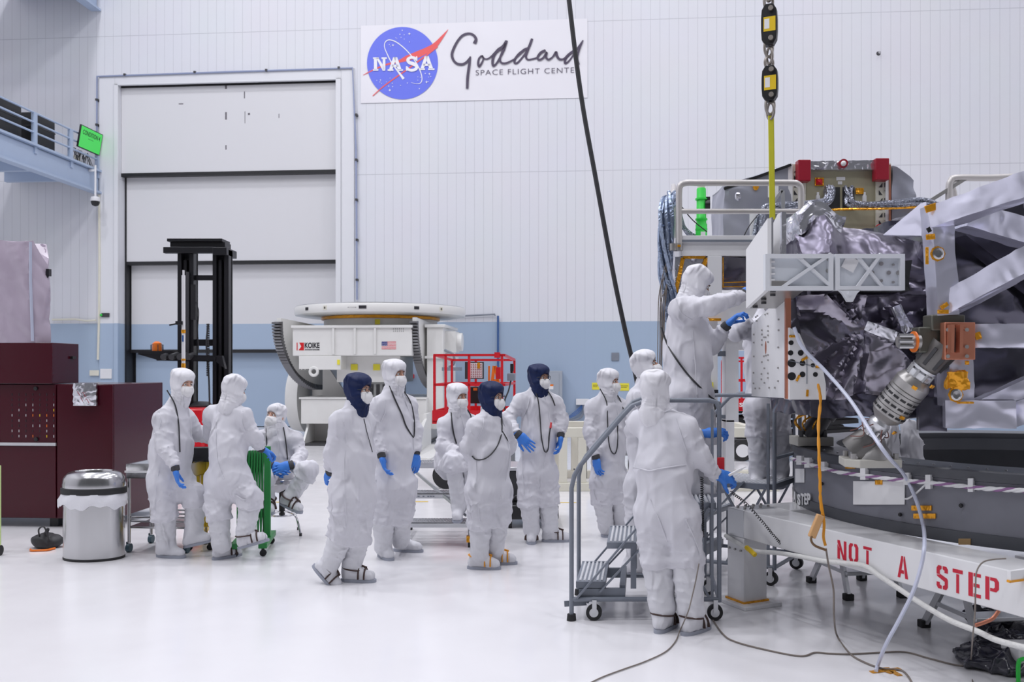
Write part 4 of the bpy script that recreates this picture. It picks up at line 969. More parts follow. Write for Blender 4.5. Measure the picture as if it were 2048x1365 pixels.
for (px, py, rx, rz, yaw) in ((1537, 96, .045, .085, .3), (1539, 112, .035, .08, -1.0), (1538, 126, .045, .06, .3), (1540, 211, .045, .09, .2), (1541, 222, .04, .08, -.9), (1537, 3, .045, .09, .2), (1538, -14, .035, .08, -1.0)):
    link(ring_pts(rp(px, py), rx, rz, yaw), .014, 'shackle', m_shack)
pts = [rp(1541, 226), rp(1543, 300), rp(1544, 438)]
MB().bar(pts[0], pts[2], .012, .045, up=(1, 0, 0)).build('sling', m_sling, rg, smooth=False)
MB().bar(pts[0]+Vector((.02, .03, 0)), pts[2]+Vector((.02, .03, 0)), .012, .045, up=(1, .4, 0)).build('sling', m_sling, rg, smooth=False)
MB().tube([rp(1537, -20), Vector((rp(1537, 0).x, YR, 9)), Vector((rp(1537, 0).x, YR, CEIL))], .02, 8).build('hoist_chain', m_shack, rg)
settle(rg, P(1540, 235, YR))
cb = thing('crane_cable', 'long black cable slanting down from the crane across the wall to the front group', 'cable', tuple(P(1272, 900, 10)))
pp = [Vector((0.2, 10, CEIL)), Vector((.42, 10, 10)), P(1105, -300, 10), P(1138, 0, 10), P(1162, 190, 10), P(1192, 360, 10), P(1226, 545, 10), P(1250, 660, 10), P(1274, 765, 10), P(1290, 880, 10), P(1296, 1000, 10), P(1300, 1046, 10)]
cbm = MB().tube(spline(pp, 6), .027, 10).build('cable_body', m_cord, cb); settle(cb, P(1300, 1048, 10))
# ================================================================ big white welding positioner with its round table
KO = P(700, 893, 19.95); KO.z = 0
kp = thing('positioner', 'large white tilting positioner with round tabletop, toothed arcs and base', 'machine', tuple(KO), -TH)
m_kw = mat('machine_white', (0.76, 0.76, 0.74), 0.38, var=.03)
ky = lambda px, py, y: None
# round table
MB().lathe([(0, 3.03), (1.9, 3.03), (2.08, 3.06), (2.10, 3.10), (2.10, 3.22), (2.08, 3.26), (0, 3.26)], c=(0.28, 1.9, 0), n=72, cap=False).build('round_table', m_kw, kp)
MB().lathe([(0, 3.262), (2.07, 3.262), (2.07, 3.275), (0, 3.275)], c=(0.28, 1.9, 0), n=72, cap=False).build('table_top_plate', m_alu, kp)
MB().lathe([(1.40, 2.66), (1.40, 3.03)], c=(0.28, 1.9, 0), n=56).build('bearing_drum', m_kw, kp)
MB().lathe([(1.41, 2.95), (1.46, 2.96), (1.46, 3.02), (1.41, 3.03)], c=(0.28, 1.9, 0), n=56, cap=False).build('amber_band', m_kapton, kp)
def tick(a, w, h, m, name, z=3.16):
    c = Vector((0.28+2.1*math.sin(a), 1.9-2.1*math.cos(a), z)); M = Matrix.Translation(c) @ Matrix.Rotation(a, 4, 'Z')
    MB().bb((-w/2, -.012, -h/2), (w/2, .02, h/2)).xf(M).build(name, m, kp, smooth=False)
for a, w in ((-.72, .11), (.03, .17), (.62, .12)): tick(a, w, .07, m_ink, 'rim_marker')
for a in (-.42, .95): tick(a, .09, .10, m_cream, 'clamp_block'); tick(a, .05, .05, m_black, 'clamp_screw')
fit_text('-- - - --', 'rim_print', m_ink, kp, (0.28-.28, 1.9-2.105, 3.15), (1, 0, 0), (0, 0, 1), .2, .012)
# cradle box, its ribs
MB().bb((-1.36, .05, 2.06), (1.42, 3.6, 2.72)).build('cradle', m_kw, kp, bev=.02)
for x in (-.42, .08, .55): MB().bb((x, .01, 2.10), (x+.05, .06, 2.70)).build('cradle_rib', m_kw, kp, bev=.005)
MB().bb((-1.38, .0, 2.70), (1.44, 3.6, 2.76)).build('cradle_flange', m_kw, kp, bev=.005)
# toothed arcs
def gear(x, name, shr):
    yc, zc, ro, ri = 1.62, 2.82, 1.60, 1.46
    g = MB(); N = 40; poly = [Vector((x-.05, yc-ri*math.cos(t), zc-ri*math.sin(t))) for t in [R(-2+100*i/N) for i in range(N+1)]]+[Vector((x-.05, yc+.3, zc-1.40)), Vector((x-.05, yc-.1, zc+.0)), Vector((x-.05, yc-ri, zc+.12))]
    SH = Matrix(((1, shr, 0, -shr*.16), (0, 1, 0, 0), (0, 0, 1, 0), (0, 0, 0, 1)))
    g.prism(poly, (0, 0, 0), (.10, 0, 0)).xf(SH); o = g.build(name, m_kw, kp, smooth=False)
    tt = MB()
    for i in range(36):
        t = R(0+97*i/35); c = Vector((x, yc-(ri+.055)*math.cos(t), zc-(ri+.055)*math.sin(t)))
        M = Matrix.Translation(c) @ Matrix.Rotation(-t, 4, 'X')
        tt.prism([M @ Vector(q) for q in ((-.09, .06, -.038), (-.09, -.06, -.02), (-.09, -.06, .02), (-.09, .06, .038))], (0, 0, 0), (.18, 0, 0))
    tt.xf(SH).build('gear_teeth', mat('gear_steel', (.19, .19, .20), .4, metal=.6), o, smooth=False)
gear(-1.72, 'toothed_arc', .35); gear(1.46, 'toothed_arc', .16)
# tilt towers and base
MB().bb((-1.50, 1.95, .35), (-1.0, 2.8, 2.0)).build('tower', m_kw, kp, bev=.02)
MB().bb((1.66, .6, .35), (2.05, 2.6, 2.75)).build('tower', m_kw, kp, bev=.02)
MB().bb((1.62, .55, 2.0), (2.12, 2.65, 2.06)).bb((1.62, .55, 2.73), (2.1, 2.65, 2.80)).build('tower_collar', m_kw, kp, bev=.01)
MB().cyl((-1.62, 2.0, 1.02), (-1.94, 2.0, 1.02), .86, .80, n=40).build('side_drum', m_kw, kp)
MB().prism([(-1.0, 1.2, 1.05), (-.35, 1.2, 1.05), (-1.0, 1.2, 2.0)], (0, 0, 0), (0, .08, 0)).build('gusset', m_kw, kp, smooth=False)
MB().bb((2.05, .9, 2.15), (2.3, 1.5, 2.65)).cyl((2.05, 1.2, 2.4), (2.42, 1.2, 2.4), .22, n=20).build('drive_motor', m_kw, kp)
MB().tube(spline([(2.1, .5, 2.2), (2.3, .45, 2.1), (2.32, .5, 1.9), (2.2, .5, 1.8)], 6), .03, 7).bb((2.05, .4, 1.72), (2.45, .9, 1.8)).build('cable_loop', m_grey, kp)
MB().bb((-1.26, .35, .48), (1.70, 2.8, 1.06)).build('base_beam', m_kw, kp, bev=.015)
MB().bb((-1.30, .32, 1.06), (1.70, 2.9, 1.10)).build('base_deck', m_kw, kp, bev=.005)
for x in (-1.15, -.55, .25, .95, 1.55):
    MB().prism([(x, .05, .02), (x, 2.4, .02), (x, 2.4, .48), (x, .5, .48)], (0, 0, 0), (.05, 0, 0)).build('stiffener', m_kw, kp, smooth=False)
MB().bb((-1.32, 0, 0), (1.7, 2.6, .04)).build('base_plate', m_dgrey, kp, bev=.005)
MB().bb((-1.3, .9, .04), (1.7, 1.0, .48)).build('base_web', m_kw, kp, smooth=False)
# outrigger on the right
MB().prism([(1.75, -2.9, .0), (2.35, -2.9, 0), (2.35, -2.9, .04), (2.0, -2.9, .06), (1.72, .3, .72), (1.72, .3, 0)], (0, 0, 0), (0.02, .06, 0)).bb((1.7, -3.0, 0), (2.35, .3, .03)).bb((1.72, -.2, 0), (1.8, .4, .75)).build('outrigger', m_kw, kp, smooth=False)
MB().prism([(1.72, .3, .03), (1.72, .3, .75), (1.95, -2.8, .10), (1.95, -2.8, .03)], (0, 0, 0), (.05, 0, 0)).build('outrigger_rib', m_kw, kp, smooth=False)
# boxes slung under the cradle
MB().bb((-1.20, .02, 1.74), (-.22, .6, 2.06)).build('control_box', m_kw, kp, bev=.01)
MB().prism([(-.45, .5, 1.45), (1.05, .5, 1.45), (1.05, .5, 2.06), (-.45, .5, 2.06)], (0, 0, 0), (0, 1.6, 0)).build('counterweight_box', m_kw, kp, bev=.01, smooth=False)
MB().bb((-.2, .6, 1.1), (.85, 2.2, 1.45)).build('gearbox', mat('machine_grey', srgb(170, 172, 172), .4), kp, bev=.02)
for x in (-.15, .0, .15, .3, .45, .6): MB().bb((x+.02, .57, 1.15), (x+.10, .6, 1.40)).build('vent_slot', m_dgrey, kp, smooth=False)
MB().tube([(-.85+.09*math.cos(t), .02, 1.70+.09*math.sin(t)) for t in [2*math.pi*i/14 for i in range(14)]], .035, 6, closed=True).build('lifting_eye', m_kw, kp)
MB().tube(spline([(-.55, .25, .35), (-.2, .2, .12), (.3, .2, .3), (.7, .2, .15)], 6), .05, 7).build('olive_hose', mat('olive_hose', (.35, .32, .08), .5), kp)
for x, y, z in ((-.03, .48, 1.80), (.50, .48, 1.80)): MB().bb((x-.08, y, z-.07), (x+.08, y+.015, z+.07)).build('yellow_label', m_ylabel, kp, smooth=False)
MB().bb((-.30, .0, 1.86), (-.24, .02, 1.97)).build('yellow_label', m_ylabel, kp, smooth=False); MB().bb((.46, .49, 2.8), (.58, .5, 2.92)).build('yellow_label', m_ylabel, kp, smooth=False)
# makers' panel and flag on the cradle front (y = .05)
kz = lambda py: 1.8+(735-py)/1750*20.0
def kx(px): return ((px-1024)/1750*20.0-KO.x)
m_kred = mat('logo_red', (.62, .01, .015), .4)
lx0, lx1, lz0, lz1 = kx(590.5), kx(605.5), kz(701), kz(685.5)
MB().prism([(lx0, .045, lz0), (lx0+.02, .045, lz0), (lx0+.02, .045, lz1), (lx0, .045, lz1)], (0, 0, 0), (0, .004, 0)).prism([(lx0+.045, .045, lz0), (lx1, .045, lz0), (lx1, .045, lz1), (lx0+.06, .045, lz1), (lx0+.11, .045, (lz0+lz1)/2)], (0, 0, 0), (0, .004, 0)).build('red_emblem', m_kred, kp, smooth=False)
fit_text('KOIKE', 'maker_lettering', m_ink, kp, (kx(607), .045, kz(696.5)), (1, 0, 0), (0, 0, 1), kx(637.5)-kx(607), kz(685.5)-kz(696.5), bold=.03)
fit_text('ARONSON RANSOME', 'maker_small_lettering', m_ink, kp, (kx(607), .045, kz(701)), (1, 0, 0), (0, 0, 1), kx(637.5)-kx(607), .03, bold=.02)
fx0, fx1, fz0, fz1 = kx(764), kx(793), kz(699), kz(684)
fl_ = MB()
for i in range(13): 
    fl_.m = i % 2; z0 = fz0+(fz1-fz0)*i/13; fl_.bb((fx0, .044, z0), (fx1, .049, z0+(fz1-fz0)/13))
fl_.m = 2; fl_.bb((fx0, .042, fz0+(fz1-fz0)*6/13), (fx0+(fx1-fx0)*.4, .046, fz1))
fl_.m = 1
for i in range(5):
    for k in range(4): fl_.bb((fx0+.012+.024*i, .0405, fz0+(fz1-fz0)*.52+.018*k), (fx0+.020+.024*i, .043, fz0+(fz1-fz0)*.52+.018*k+.008))
fl_.build('flag_decal', [m_kred, m_paper, mat('flag_blue', (.02, .03, .2), .4)], kp, smooth=False)
for i in range(6):
    for k in range(3): MB().cyl((kx(788)+.045*i, .045, kz(664)+.035*k), (kx(788)+.045*i, .06, kz(664)+.035*k), .008, n=6).build('rivet', m_dgrey, kp)
fit_text('-- --- ---- -- ------', 'box_lettering', m_ink, kp, (kx(597), .018, kz(740)), (1, 0, 0), (0, 0, 1), kx(635)-kx(597), .018)
# ================================================================ forklift, scissor lifts, carts, stand
Yf = 14.0
fk = thing('forklift', 'black tall forklift mast with red body in front of the tall door', 'forklift', (P(405, 900, Yf).x, Yf, 0))
def fx(px, dy=0): return (px-1024)/FP*(Yf+dy)-P(405, 900, Yf).x
def fz(py, dy=0): return CH+(HZ-py)/FP*(Yf+dy)
m_fk = mat('forklift_black', (0.010, 0.010, 0.013), 0.38, spec=.4)
for a, b in ((356, 388), (426, 458)):
    u = MB(); x0, x1 = fx(a), fx(b)
    u.bb((x0, -.02, .1), (x0+.06, .16, fz(500))).bb((x1-.07, -.02, .1), (x1, .16, fz(500))).bb((x0, .12, .1), (x1, .18, fz(500))).bb((x0+.08, .02, .1), (x0+.13, .12, fz(520)))
    u.build('mast_upright', m_fk, fk, smooth=False)
MB().bb((fx(331), -.10, fz(508)), (fx(457), .0, fz(496))).bb((fx(340), .0, fz(494)), (fx(450), .3, fz(484))).bb((fx(336), -.05, fz(484)), (fx(446), .35, fz(478))).bb((fx(430), -.12, fz(512)), (fx(458), .4, fz(497))).build('mast_head', m_fk, fk, bev=.006)
for a, b in ((692, 679), (560, 550)): MB().bb((fx(388), .05, fz(a)), (fx(426), .12, fz(b))).build('mast_crossbar', m_fk, fk, bev=.005)
MB().cyl((fx(378), -.05, .3), (fx(378), -.05, fz(545)), .025, n=10).build('lift_cylinder', m_dgrey, fk)
og = MB()
og.prism([(fx(285), -.2, fz(709)), (fx(452), -.2, fz(712)), (fx(458), -.2, fz(738)), (fx(440), -.2, fz(724)), (fx(330), -.2, fz(722))], (0, 0, 0), (0, .1, 0)).bb((fx(287), -.2, fz(710)), (fx(350), 1.0, fz(703))).bb((fx(324), -.22, fz(722)), (fx(440), -.1, fz(715)))
og.build('overhead_guard', m_fk, fk, smooth=False)
for px in (340, 356, 372, 388): MB().cyl((fx(px), -.28, fz(715)), (fx(px)+.03, -.1, fz(712)), .05, .06, n=12).build('work_lamp', m_dgrey, fk)
MB().lathe([(.07, 0), (.075, .02), (.07, .13), (.03, .16)], c=(fx(309), .1, fz(703)), n=16).build('orange_beacon', m_orange, fk)
bc = MB()
for k in range(6): a = k*math.pi/3; bc.tube([(fx(309)+.1*math.cos(a), .1+.1*math.sin(a), fz(703)), (fx(309)+.1*math.cos(a), .1+.1*math.sin(a), fz(690)), (fx(309), .1, fz(688))], .006, 5)
bc.build('beacon_cage', m_dgrey, fk)
MB().bb((fx(375), -.4, .15), (fx(425), .7, fz(815))).bb((fx(340), -.2, .12), (fx(460), .9, .55)).build('body', m_red, fk, bev=.04)
MB().lathe([(.0, .0), (.19, .0), (.2, .04), (.12, .1), (0, .11)], c=(fx(397), .1, fz(817)), n=24, cap=False).build('seat_cowl', m_dgrey, fk)
for x in (fx(345), fx(455)):
    for y in (-.1, .7): MB().cyl((x-.06, y, .17), (x+.06, y, .17), .17, n=20).build('wheel', m_rubber, fk)
for z0, z1 in ((600, 640), (570, 600)): MB().bb((fx(384), -.06, fz(z1)), (fx(394), 0, fz(z0))).build('control_valve', m_black, fk)
MB().tube(spline([(fx(394), -.05, fz(605)), (fx(400), -.06, fz(625)), (fx(398), -.06, fz(660)), (fx(400), -.06, fz(700))], 6), .008, 5).tube(spline([(fx(418), -.03, fz(648)), (fx(415), -.05, fz(690)), (fx(420), -.05, fz(760)), (fx(422), -.05, fz(850))], 6), .014, 6).build('hose', m_cord, fk)
ch = MB()
for k in range(24): ch.bb((fx(415), -.05, fz(650)-.035*k-.014), (fx(420), -.02, fz(650)-.035*k+.014))
ch.build('lift_chain', m_dgrey, fk, smooth=False)
tp = thing('pole', 'white pole with amber tape bands standing in front of the forklift mast', 'pole', (P(367, 800, 12.4).x, 12.4, 0))
zz = lambda py: CH+(HZ-py)/FP*12.4
MB().cyl((0, 0, .02), (0, 0, zz(551)), .026, n=14).cyl((0, 0, zz(551)), (0, 0, zz(541)), .015, n=12).build('tube', m_white, tp)
MB().lathe([(.22, 0), (.22, .02), (.05, .04)], n=24).build('base', m_dgrey, tp)
for a, b in ((667, 660), (738, 727), (722, 718)): MB().cyl((0, 0, zz(a)), (0, 0, zz(b)), .030, n=14).build('tape_band', m_kapton, tp)
MB().bb((-.10, -.04, zz(650)), (.0, .03, zz(643))).bar((-.1, 0, zz(648)), (-.19, -.03, zz(651)), .02, .02).build('clamp', m_black, tp)
MB().bb((-.012, -.029, zz(684)), (.012, -.024, zz(671))).build('blue_mark', m_blue, tp, smooth=False)

def scissor_lift(label, loc, rz, W, D, zdeck=0.98, ztop=1.98, wheel=m_rubber):
    t = thing('scissor_lift', label, 'lift', loc, rz, )
    s = .036
    def rail(name, pts): MB_ = MB(); [MB_.bar(a, b, s, s) for a, b in zip(pts, pts[1:])]; MB_.build(name, m_red, t, smooth=False)
    rail('guard_rail', [(0, 0, ztop), (W, 0, ztop)]); rail('guard_rail', [(0, 0, 1.54), (W, 0, 1.54)])
    rail('guard_rail', [(0, D, ztop-.06), (W, D, ztop-.06)]); rail('guard_rail', [(0, D, 1.54), (W, D, 1.54)])
    for x in (0, W): rail('guard_rail', [(x, 0, ztop), (x, D, ztop-.06)]); rail('guard_rail', [(x, 0, 1.54), (x, D, 1.54)])
    for x in (0, .17, W*.5, W-.03): rail('guard_post', [(x, 0, zdeck), (x, 0, ztop)])
    for x in (0, .4, W): rail('guard_post', [(x, D, zdeck), (x, D, ztop-.06)])
    MB().bb((-.03, -.03, zdeck-.02), (W+.03, D+.03, zdeck+.03)).bb((-.03, -.03, zdeck), (W+.03, .0, zdeck+.18)).bb((-.03, 0, zdeck), (0, D, zdeck+.18)).bb((W, 0, zdeck), (W+.03, D, zdeck+.18)).bb((-.03, D, zdeck), (W+.03, D+.03, zdeck+.18)).build('platform', m_red, t, smooth=False)
    for k in range(3):
        z0 = .42+.18*k; mb = MB()
        for y in (.15, D-.15):
            mb.bar((.1, y, z0), (W-.1, y, z0+.17), .05, .08); mb.bar((.1, y+.06, z0+.17), (W-.1, y+.06, z0), .05, .08)
        mb.build('scissor_arm', m_black, t, smooth=False)
    MB().bb((-.02, 0.05, .14), (W+.02, D-.05, .42)).build('chassis', m_dgrey, t, bev=.02)
    for x in (.18, W-.18):
        for y in (0.0, D):
            o = MB().cyl((x, y-.06, .2), (x, y+.06, .2), .2, n=24).build('wheel', m_rubber, t)
            MB().cyl((x, y-.065, .2), (x, y+.065, .2), .125, n=20).build('hub', wheel, o)
    return t
Ys = 13.0
l1 = scissor_lift('red scissor lift with safety placard, behind the seated person on the steps', (P(869, 800, Ys).x, Ys, 0), R(-6), 1.04, 1.5)
MB().bb((.40, .35, 1.62), (.69, .37, 1.88)).build('placard_board', m_dgrey, l1, smooth=False)
pc = MB(); pc.bb((.49, .335, 1.635), (.67, .348, 1.865))
pc.m = 1
for i in range(6):
    for k in range(6): pc.bb((.497+.029*i, .330, 1.645+.037*k), (.512+.029*i, .334, 1.657+.037*k)).bar((.504+.029*i, .332, 1.66+.037*k), (.516+.029*i, .332, 1.672+.037*k), .004, .004)
pc.build('safety_poster', [m_paper, m_darkred], l1, smooth=False)
MB().bb((.595, .325, 1.78), (.635, .332, 1.87)).build('amber_tag', m_kapton, l1, smooth=False)
kb = MB().bb((.45, .55, 1.24), (.64, .75, 1.50)).build('battery_box', m_black, l1, bev=.01)
MB().bb((.50, .545, 1.44), (.56, .55, 1.48)).build('orange_label', m_orange, kb, smooth=False)
sx = MB()
sx.bar((.68, .9, 1.0), (.78, .9, 1.82), .05, .02).bar((.94, .9, 1.0), (.80, .9, 1.82), .05, .02).bar((.68, 1.0, 1.0), (.70, .9, 1.82), .03, .02)
for k in range(3): sx.bar((.71+.03*k, .9, 1.15+.22*k), (.91-.03*k, .9, 1.15+.22*k), .02, .04)
sx.build('folded_ladder', m_orange, l1, smooth=False)
cb_ = MB().bb((1.08, .05, 1.60), (1.19, .2, 1.71)).build('control_box', m_grey, l1, bev=.01)
MB().cyl((1.14, .12, 1.7), (1.14, .12, 1.84), .02, n=8).bb((1.12, .1, 1.74), (1.17, .15, 1.85)).build('joystick', m_black, cb_)
MB().bb((.9, -.04, 1.94), (.98, .05, 2.02)).bb((.88, .3, 1.62), (.95, .4, 1.80)).build('latch', m_red, l1)
MB().tube(spline([(1.13, .1, 1.6), (1.1, .05, 1.45), (1.05, .0, 1.3), (1.06, -.02, 1.1)], 6), .012, 6).build('control_cable', m_cord, l1)
l2 = scissor_lift('red scissor lift seen between the ladders, behind the white panel', (P(1465, 800, 16.8).x, 16.8, 0), R(-4), 2.5, 1.2, wheel=m_white)
fit_text('SKYJACK', 'lettering', m_paper, l2, (.12, -.045, 1.02), (1, 0, 0), (0, 0, 1), .6, .1, bold=.03)
hz = MB()
for k in range(7): hz.prism([(1.98+.07*k, -.035, 1.11), (2.015+.07*k, -.035, 1.11), (2.03+.07*k, -.035, 1.15), (1.995+.07*k, -.035, 1.15)], (0, 0, 0), (0, .003, 0))
hz.build('hazard_stripe', m_ylabel, l2, smooth=False)
# lattice of odd items: black equipment cart behind the shorter navy hood
ct = thing('equipment_cart', 'low black wheeled cart between the two navy hooded people', 'cart', tuple(PZ(1060, 1058, 0)))
MB().bb((-.28, 0, .10), (.32, .9, .26)).build('base', m_black, ct, bev=.015)
for x in (-.22, .26):
    for y in (.06, .84):
        o = MB().cyl((x-.02, y, .055), (x+.02, y, .055), .055, n=16).build('caster', m_rubber, ct)
MB().bb((-.25, .25, .26), (-.05, .85, .62)).bb((.05, .3, .26), (.28, .8, .40)).build('pump_unit', m_dgrey, ct, bev=.02)
MB().bb((-.24, .2, .62), (.02, .85, .66)).build('tray', m_alu, ct, bev=.004)
mb = MB()
for k in range(4): mb.tube(spline([(-.2+.1*k, .1, .28), (-.15+.1*k, .02, .36), (-.05+.08*k, .04, .30), (.05, .06, .28)], 6), .012, 6)
mb.build('coiled_cable', m_cord, ct)
# silver step stand
sp_ = thing('step_stand', 'silver three step stand with perforated treads', 'steps', tuple(PZ(872, 1095, 0)))
def tread(z, y0, y1, x0, x1):
    t = MB().bb((x0, y0, z-.055), (x1, y0+.012, z)).bb((x0, y1-.012, z-.055), (x1, y1, z)).bb((x0, y0, z-.012), (x1, y1, z-.004)).build('tread', m_alu, sp_, smooth=False)
    g = MB(); n = 22
    for r in range(4):
        for i in range(n):
            c = Vector((x0+.02+(x1-x0-.04)*(i+.5*(r % 2))/n, y0+.035+(y1-y0-.07)*r/3, z))
            g.lathe([(.013, -.004), (.011, .006), (.006, .006), (.005, .0)], c=c, n=6, cap=False)
    g.build('grip_studs', m_alu, t, smooth=False)['kind'] = 'stuff'
tread(.25, .0, .22, -.36, .33); tread(.50, .28, .50, -.36, .30); tread(.78, .56, .86, -.36, .30)
fr_ = MB()
for x in (-.37, .345): 
    fr_.bar((x, .0, .0), (x-.02, .62, .78), .03, .05, up=(1, 0, 0)); fr_.bar((x, .95, .0), (x-.02, .80, .78), .03, .05, up=(1, 0, 0)); fr_.bar((x, .02, .12), (x, .92, .12), .03, .03, up=(1, 0, 0))
fr_.build('side_frame', m_alu, sp_, smooth=False)
MB().bar((-.3, .55, .72), (.3, .10, .30), .02, .03).build('brace', m_alu, sp_, smooth=False)
for x in (-.37, .345):
    for y in (.01, .95): MB().bb((x-.025, y-.03, 0), (x+.025, y+.03, .05)).build('rubber_foot', m_rubber, sp_)
MB().bb((.305, -.02, .05), (.375, .045, .11)).build('yellow_tape', m_kapton, sp_, smooth=False)
fit_text('-- - ---', 'lettering', m_grey, sp_, (-.24, .275, .462), (1, 0, 0), (0, 0, 1), .2, .010)
# cream welded stand
cs = thing('welded_stand', 'cream welded steel stand behind the white hood at the ladder', 'stand', (P(1118, 850, 12.7).x, 12.7, 0))
bm = lambda *a: None
for y in (0, 1.5): MB().bb((0, y, .78), (3.0, y+.12, .92)).build('top_beam', m_cream, cs, bev=.008)
for y in (0, 1.5): MB().bb((-.05, y-.02, 0), (3.2, y+.16, .12)).build('base_rail', m_cream, cs, bev=.008)
for x in (0.0, .28, 1.4, 2.8):
    for y in (0, 1.5): MB().bb((x, y, .12), (x+.12, y+.12, .78)).build('leg', m_cream, cs, bev=.006)
MB().bb((.0, .12, .79), (.12, 1.5, .91)).bb((2.88, .12, .79), (3.0, 1.5, .91)).build('cross_beam', m_cream, cs, bev=.006)
for k in range(5): MB().cyl((.22+.02*(k % 2), -.02, .2+.03*k), (.22+.02*(k % 2), .01, .2+.03*k), .012, n=6).build('bolt', m_dgrey, cs)
mb = MB()
for k in range(10): mb.bb((.45+.06*k, .6, .50+.02*(k % 3)), (.49+.06*k, .9, .60+.02*(k % 2)))
mb.bb((.42, .55, .46), (1.1, .95, .50)); mb.build('shelf_hardware', m_steel, cs, smooth=False)
MB().bb((.42, .5, .12), (.45, .53, .5)).bb((1.07, .5, .12), (1.10, .53, .5)).build('shelf_leg', m_black, cs, smooth=False)
# ================================================================ left side: cabinet, bin, cart, gates, stool
Yc = 9.75; cxr = P(226, 900, Yc).x
cbn = thing('equipment_cabinet', 'glossy maroon equipment cabinet, wide lower unit at the left edge', 'cabinet', (cxr, Yc, 0), -TH)
zc = lambda py: CH+(HZ-py)/FP*Yc
xc = lambda px: (px-1024)/FP*Yc-cxr
MB().bb((-3.2, .02, .10), (0, 1.16, zc(769))).build('body', m_maroon, cbn, bev=.006)
MB().bb((xc(109), .0, .11), (-.005, .02, zc(770))).build('access_panel', m_maroon, cbn, bev=.004)
MB().bb((-3.2, .0, zc(888)), (xc(106), .02, zc(770))).build('perforated_door', m_maroon, cbn, bev=.004)
MB().bb((-3.2, .0, .11), (xc(106), .02, zc(894))).build('lower_door', m_maroon, cbn, bev=.004)
MB().bb((-3.2, -.02, zc(893)), (xc(108), .0, zc(887))).build('trim_strip', m_alu, cbn, smooth=False)
sl = MB(); rd_ = random.Random(3)
for i in range(7):
    for k in range(9):
        x = xc(14+14.7*i); z = zc(790+10.5*k); c = rd_.random()
        sl.m = 0 if c < .62 or k < 2 else 1 if c < .88 else 2 if c < .95 else 3
        sl.bb((x-.004, -.003, z-.014), (x+.004, .001, z+.014))
o = sl.build('vent_slots', [m_ink, m_alu, m_orange, m_yellow], cbn, smooth=False); o['kind'] = 'stuff'
for px, py in ((65, 778), (66, 880)): MB().cyl((xc(px), -.02, zc(py)), (xc(px), .0, zc(py)), .022, n=12).build('lock', m_black, cbn)
MB().bb((xc(232), .05, zc(902)), (xc(234), .1, zc(888))).build('side_latch', m_ink, cbn) if False else None
for x in (-.08, -.75, -1.6): MB().bb((x-.05, .1, 0), (x+.05, .25, .10)).build('foot', m_black, cbn)
bg = thing('foil_bag', 'silver foil bag taped to the maroon cabinet front', 'bag', tuple(P(170, 812, Yc-.03)))
V = []; F = []; n = 10
for side in (0, 1):
    for k in range(n+1):
        for i in range(n+1):
            b = math.sin(math.pi*i/n)*math.sin(math.pi*k/n)
            V.append((-.128+.256*i/n+.006*math.sin(k*2.1), (-.01-.03*b*(.6+.5*mnoise.noise((i*.9, k*.8, 1))) if side == 0 else .02), .25*k/n))
N1 = (n+1)**2
for k in range(n):
    for i in range(n):
        a = k*(n+1)+i; F += [(a, a+1, a+n+2, a+n+1), (N1+a, N1+a+n+1, N1+a+n+2, N1+a+1)]
for i in range(n): F += [(i, N1+i, N1+i+1, i+1), (n*(n+1)+i, n*(n+1)+i+1, N1+n*(n+1)+i+1, N1+n*(n+1)+i)]
for k in range(n): F += [(k*(n+1), (k+1)*(n+1), N1+(k+1)*(n+1), N1+k*(n+1)), (k*(n+1)+n, N1+k*(n+1)+n, N1+(k+1)*(n+1)+n, (k+1)*(n+1)+n)]
mesh_obj('bag_body', V, F, m_foil, bg, ang=60)
rb_ = MB()
for k, (x, z) in enumerate(((-.03, .1), (.04, .08), (0, .15), (-.06, .16))): rb_.bar((x, -.05, z), (x+.03, -.05, z-.05), .006, .004)
rb_.build('red_print', m_darkred, bg, smooth=False)
ub = thing('equipment_cabinet', 'smaller maroon cabinet box stacked on the left end of the lower unit', 'cabinet', (P(104, 700, Yc).x, Yc, zc(768)), -TH)
MB().bb((-1.2, 0.0, 0.0), (0, .52, zc(686)-zc(768))).build('body', m_maroon, ub, bev=.006)
MB().bb((.0, .35, .28), (.03, .42, .31)).build('latch', m_black, ub)
fit_text('EQUIPMENT RACK', 'faint_lettering', mat('faint_print', (.09, .02, .03), .3), ub, (xc(8)+cxr-P(104, 700, Yc).x, -.002, .10), (1, 0, 0), (0, 0, 1), .17, .02) if False else None
